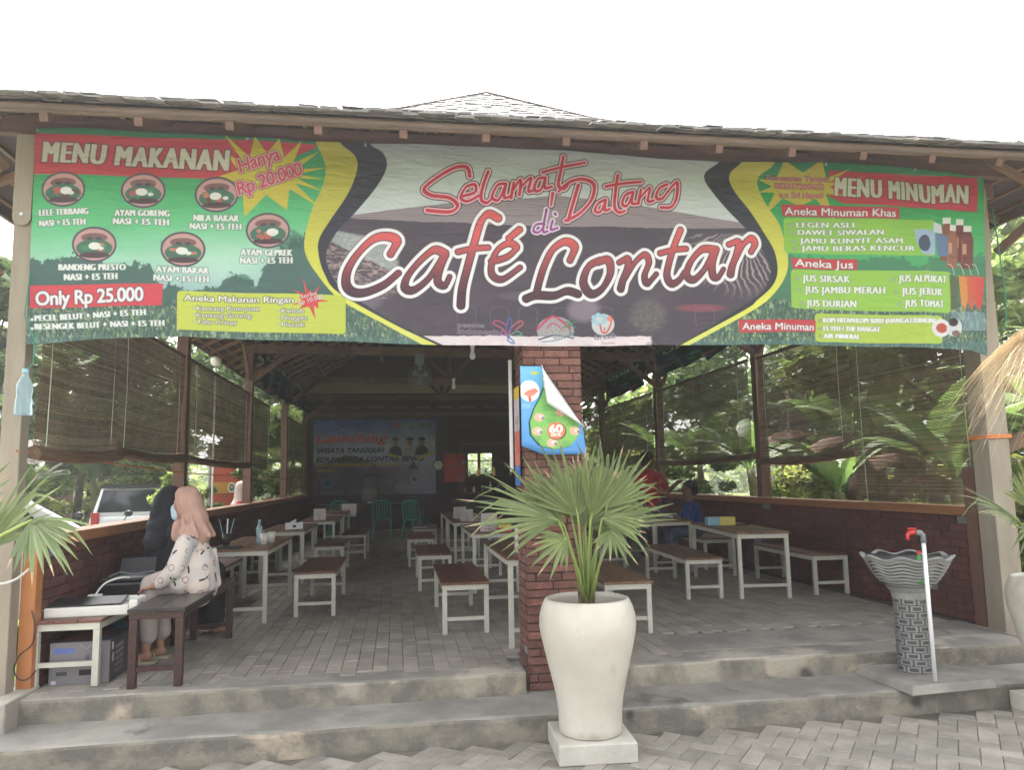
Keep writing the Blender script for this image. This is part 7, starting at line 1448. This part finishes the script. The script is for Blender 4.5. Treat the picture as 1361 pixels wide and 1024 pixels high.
b = MB(); b.cap((.01, 0, 1.20), .105, (-.01, -.01, 1.15), .115, 16); b.cap((-.01, -.01, 1.08), .105, (-.02, -.02, .96), .15, 16); b.cap((-.04, -.04, .98), .09, (-.04, -.05, .84), .14, 14); b.cap((-.1, .1, .92), .09, (.1, -.1, .92), .09, 12); b.cap((-.03, -.05, 1.2), .06, (-.07, -.08, 1.05), .06, 12)
b.build('headscarf', MT['cloth_black'], t, remesh=.010)
b = MB(); b.cap((0, 0, .88), .15, (0, 0, .5), .20, 18); b.cap((-.13, .13, .88), .08, (-.04, .28, .68), .07, 12); b.cap((-.04, .28, .68), .07, (.09, .29, .66), .05, 12); b.cap((.13, -.13, .88), .08, (.20, .0, .68), .07, 12); b.cap((.20, .0, .68), .07, (.22, .1, .66), .05, 12); b.cap((0, 0, .54), .18, (.27, .27, .55), .12, 16)
for e in (-1, 1): b.cap((.27 + .07 * e, .27 - .07 * e, .54), .10, (.28 + .07 * e, .28 - .07 * e, .14), .09, 14)
b.build('gown', MT['cloth_black'], t, remesh=.012)
sc_ = furniture('stool', 'stool', 'dark low stool hidden under the woman in black', .34, .34, .40, .04, MT['dark_top'], MT['dark_wood'], 'stools', 1, .1); sc_.location = (-1.95, 6.93, F); del sc_['group']
# child in blue
t = thing('person', 'child in a blue shirt seated at the right wall facing the table', 'person', (4.20, 10.66, .3)); s = .92
HC = Vector((-.05, 0, 1.09)); b = MB(); head(b, HC, (-1, -.12, 0), s); b.cap((0, 0, .90), .05, (.01, 0, .78), .10); b.cap((.01, 0, .78), .11, (.02, 0, .52), .12); b.cap((0, -.10, .82), .06, (0, .10, .82), .06)
for e in (-1, 1): b.cap((0, e * .07, .50), .085, (-.32, e * .08, .50), .055); b.cap((-.32, e * .08, .49), .052, (-.32, e * .08, .08), .034); b.cap((-.32, e * .08, .05), .032, (-.43, e * .08, .032), .025); b.cap((0, e * .15, .82), .05, (-.10, e * .19, .63), .04); b.cap((-.10, e * .19, .63), .038, (-.30, e * .12, .72), .027); hand(b, (-.30, e * .12, .72), (-1, -.1 * e, .0), (0, 0, 1), .85, .4)
b.build('body', MT['skin_dark'], t, remesh=.008); eyes(t, HC, (-1, -.12, 0), s)
b = MB(); b.cap((-.02, 0, 1.14), .092, (.0, 0, 1.13), .094, 16); b.cap((.03, 0, 1.12), .08, (.04, 0, 1.08), .075, 14); r = random.Random(5)
for k in range(20): a_ = r.uniform(0, 6.28); b.cap((.07 * math.cos(a_), .07 * math.sin(a_), 1.19), .014, (.095 * math.cos(a_) + .01, .095 * math.sin(a_), 1.14 + .03 * math.cos(a_ + 3)), .010, 6)
b.build('hair', MT['hair'], t, remesh=.008)
b = MB(); b.cap((0, 0, .82), .12, (.02, 0, .53), .145, 16); b.cap((0, -.12, .83), .07, (0, .12, .83), .07, 12)
for e in (-1, 1): b.cap((0, e * .15, .82), .066, (-.09, e * .19, .66), .058, 12)
b.build('shirt', MT['cloth_blue'], t, remesh=.010)
b = MB()
for e in (-1, 1): b.cap((.02, e * .07, .50), .10, (-.31, e * .08, .50), .07, 12); b.cap((-.32, e * .08, .49), .066, (-.32, e * .08, .2), .055, 12)
b.build('shorts', MT['cloth_navy'], t, remesh=.012)
# standing man behind the palm, arm reaching to the right
hp = at(861, 612, 1, 11.9)
t = thing('person', 'dark haired person standing behind the palm, arm held out over the wall', 'person', (hp[0], hp[1], .3)); s = 1.0; hz = hp[2] - .3
HC = Vector((0, 0, hz)); b = MB(); head(b, HC, (.8, -.6, -.1)); z = hz; b.cap((0, 0, z - .16), .06, (0, 0, z - .28), .13); b.cap((0, 0, z - .3), .145, (0, 0, z - .62), .14); b.cap((-.15, 0, z - .27), .07, (.15, 0, z - .27), .07); b.cap((-.05, 0, z - .68), .13, (.05, 0, z - .68), .13)
for e in (-1, 1): b.cap((e * .09, 0, z - .72), .095, (e * .11, .02, .50), .062); b.cap((e * .11, .02, .5), .06, (e * .11, .04, .09), .04); b.cap((e * .11, .04, .05), .038, (e * .12, -.1, .035), .03)
b.cap((.19, 0, z - .30), .055, (.30, -.05, z - .50), .044); b.cap((.30, -.05, z - .50), .042, (.46, -.1, z - .36), .030); hand(b, (.46, -.1, z - .36), (.9, -.1, .35), (0, 0, 1)); b.cap((-.19, 0, z - .30), .055, (-.25, 0, z - .58), .044); b.cap((-.25, 0, z - .58), .042, (-.20, -.12, z - .80), .030); hand(b, (-.20, -.12, z - .80), (.1, -.3, -1), (0, 1, 0))
b.build('body', MT['skin_dark'], t, remesh=.009); eyes(t, HC, (.8, -.6, -.1)); b = MB(); b.cap((-.02, .02, z + .055), .10, (.0, .0, z + .05), .10, 16); b.cap((-.04, .03, z + .0), .085, (-.03, .03, z - .04), .08, 12); b.build('hair', MT['hair'], t, remesh=.009)
b = MB(); b.cap((0, 0, z - .29), .155, (0, 0, z - .66), .165, 16); b.cap((-.16, 0, z - .27), .08, (.16, 0, z - .27), .08, 12); b.cap((.19, 0, z - .30), .07, (.27, -.04, z - .44), .06, 12); b.cap((-.19, 0, z - .30), .07, (-.24, 0, z - .46), .06, 12); b.build('shirt', MT['cloth_red'], t, remesh=.011)
b = MB()
for e in (-1, 1): b.cap((e * .08, 0, z - .70), .125, (e * .11, .02, .5), .09, 14); b.cap((e * .11, .02, .5), .088, (e * .11, .04, .1), .07, 14)
b.build('trousers', MT['cloth_navy'], t, remesh=.013)
# the woman walking past outside on the left
hp = at(321, 650, 1, 15.4)
t = thing('person', 'woman in a pale headscarf and red dress passing outside beyond the left wall', 'person', (hp[0], hp[1], 0)); z = hp[2]
HC = Vector((0, 0, z)); b = MB(); head(b, HC, (.95, -.25, 0)); b.cap((0, 0, z - .16), .06, (0, 0, z - .28), .12); b.cap((0, 0, z - .3), .14, (0, 0, z - .62), .13)
for e in (-1, 1): b.cap((0, e * .08, z - .70), .10, (.08 * e, e * .09, .45), .062); b.cap((.08 * e, e * .09, .45), .06, (.06 * e, e * .09, .09), .04); b.cap((.06 * e, e * .09, .05), .036, (.06 * e + .14, e * .09, .035), .028); b.cap((0, e * .17, z - .30), .055, (-.03, e * .21, z - .56), .044); b.cap((-.03, e * .21, z - .56), .04, (.12, e * .20, z - .72), .03); hand(b, (.12, e * .20, z - .72), (.8, 0, -.5), (0, 0, 1))
b.build('body', MT['skin'], t, remesh=.009); b = MB(); b.cap((-.01, 0, z + .04), .108, (-.01, 0, z + .0), .112, 16); b.cap((-.03, 0, z - .04), .10, (-.01, 0, z - .16), .13, 16); b.cap((0, 0, z - .2), .14, (.0, 0, z - .30), .19, 16); b.build('headscarf', MT['hijab_light'], t, remesh=.010)
b = MB(); b.cap((.085, 0, z - .02), .045, (.08, 0, z - .06), .05, 12); b.build('face_mask', MT['mask_blue'], t, smooth=True)
b = MB(); b.cap((0, 0, z - .30), .16, (0, 0, z - .66), .16, 16); b.cap((0, 0, z - .66), .16, (0, 0, .30), .26, 18)
for e in (-1, 1): b.cap((0, e * .17, z - .30), .07, (-.03, e * .21, z - .56), .06, 12); b.cap((-.03, e * .21, z - .56), .058, (.08, e * .20, z - .68), .05, 12)
b.build('dress', MT['cloth_red'], t, remesh=.013)
# ------------------------------------------------------------ thin volume box added to veil the view and lift the blacks
hm = bpy.data.materials.new('added_haze'); hm.use_nodes = True; n = hm.node_tree; n.nodes.remove(n.nodes['Principled BSDF']); vv = n.nodes.new('ShaderNodeVolumePrincipled')
vv.inputs['Color'].default_value = (.93, .94, .97, 1); vv.inputs['Density'].default_value = .0018; vv.inputs['Anisotropy'].default_value = .35; n.links.new(vv.outputs[0], n.nodes['Material Output'].inputs['Volume'])
b = MB(); b.bb(-401, 401, -401, 401, -1.03, 12.5); tag(b.build('added_haze', hm), kind='stuff')
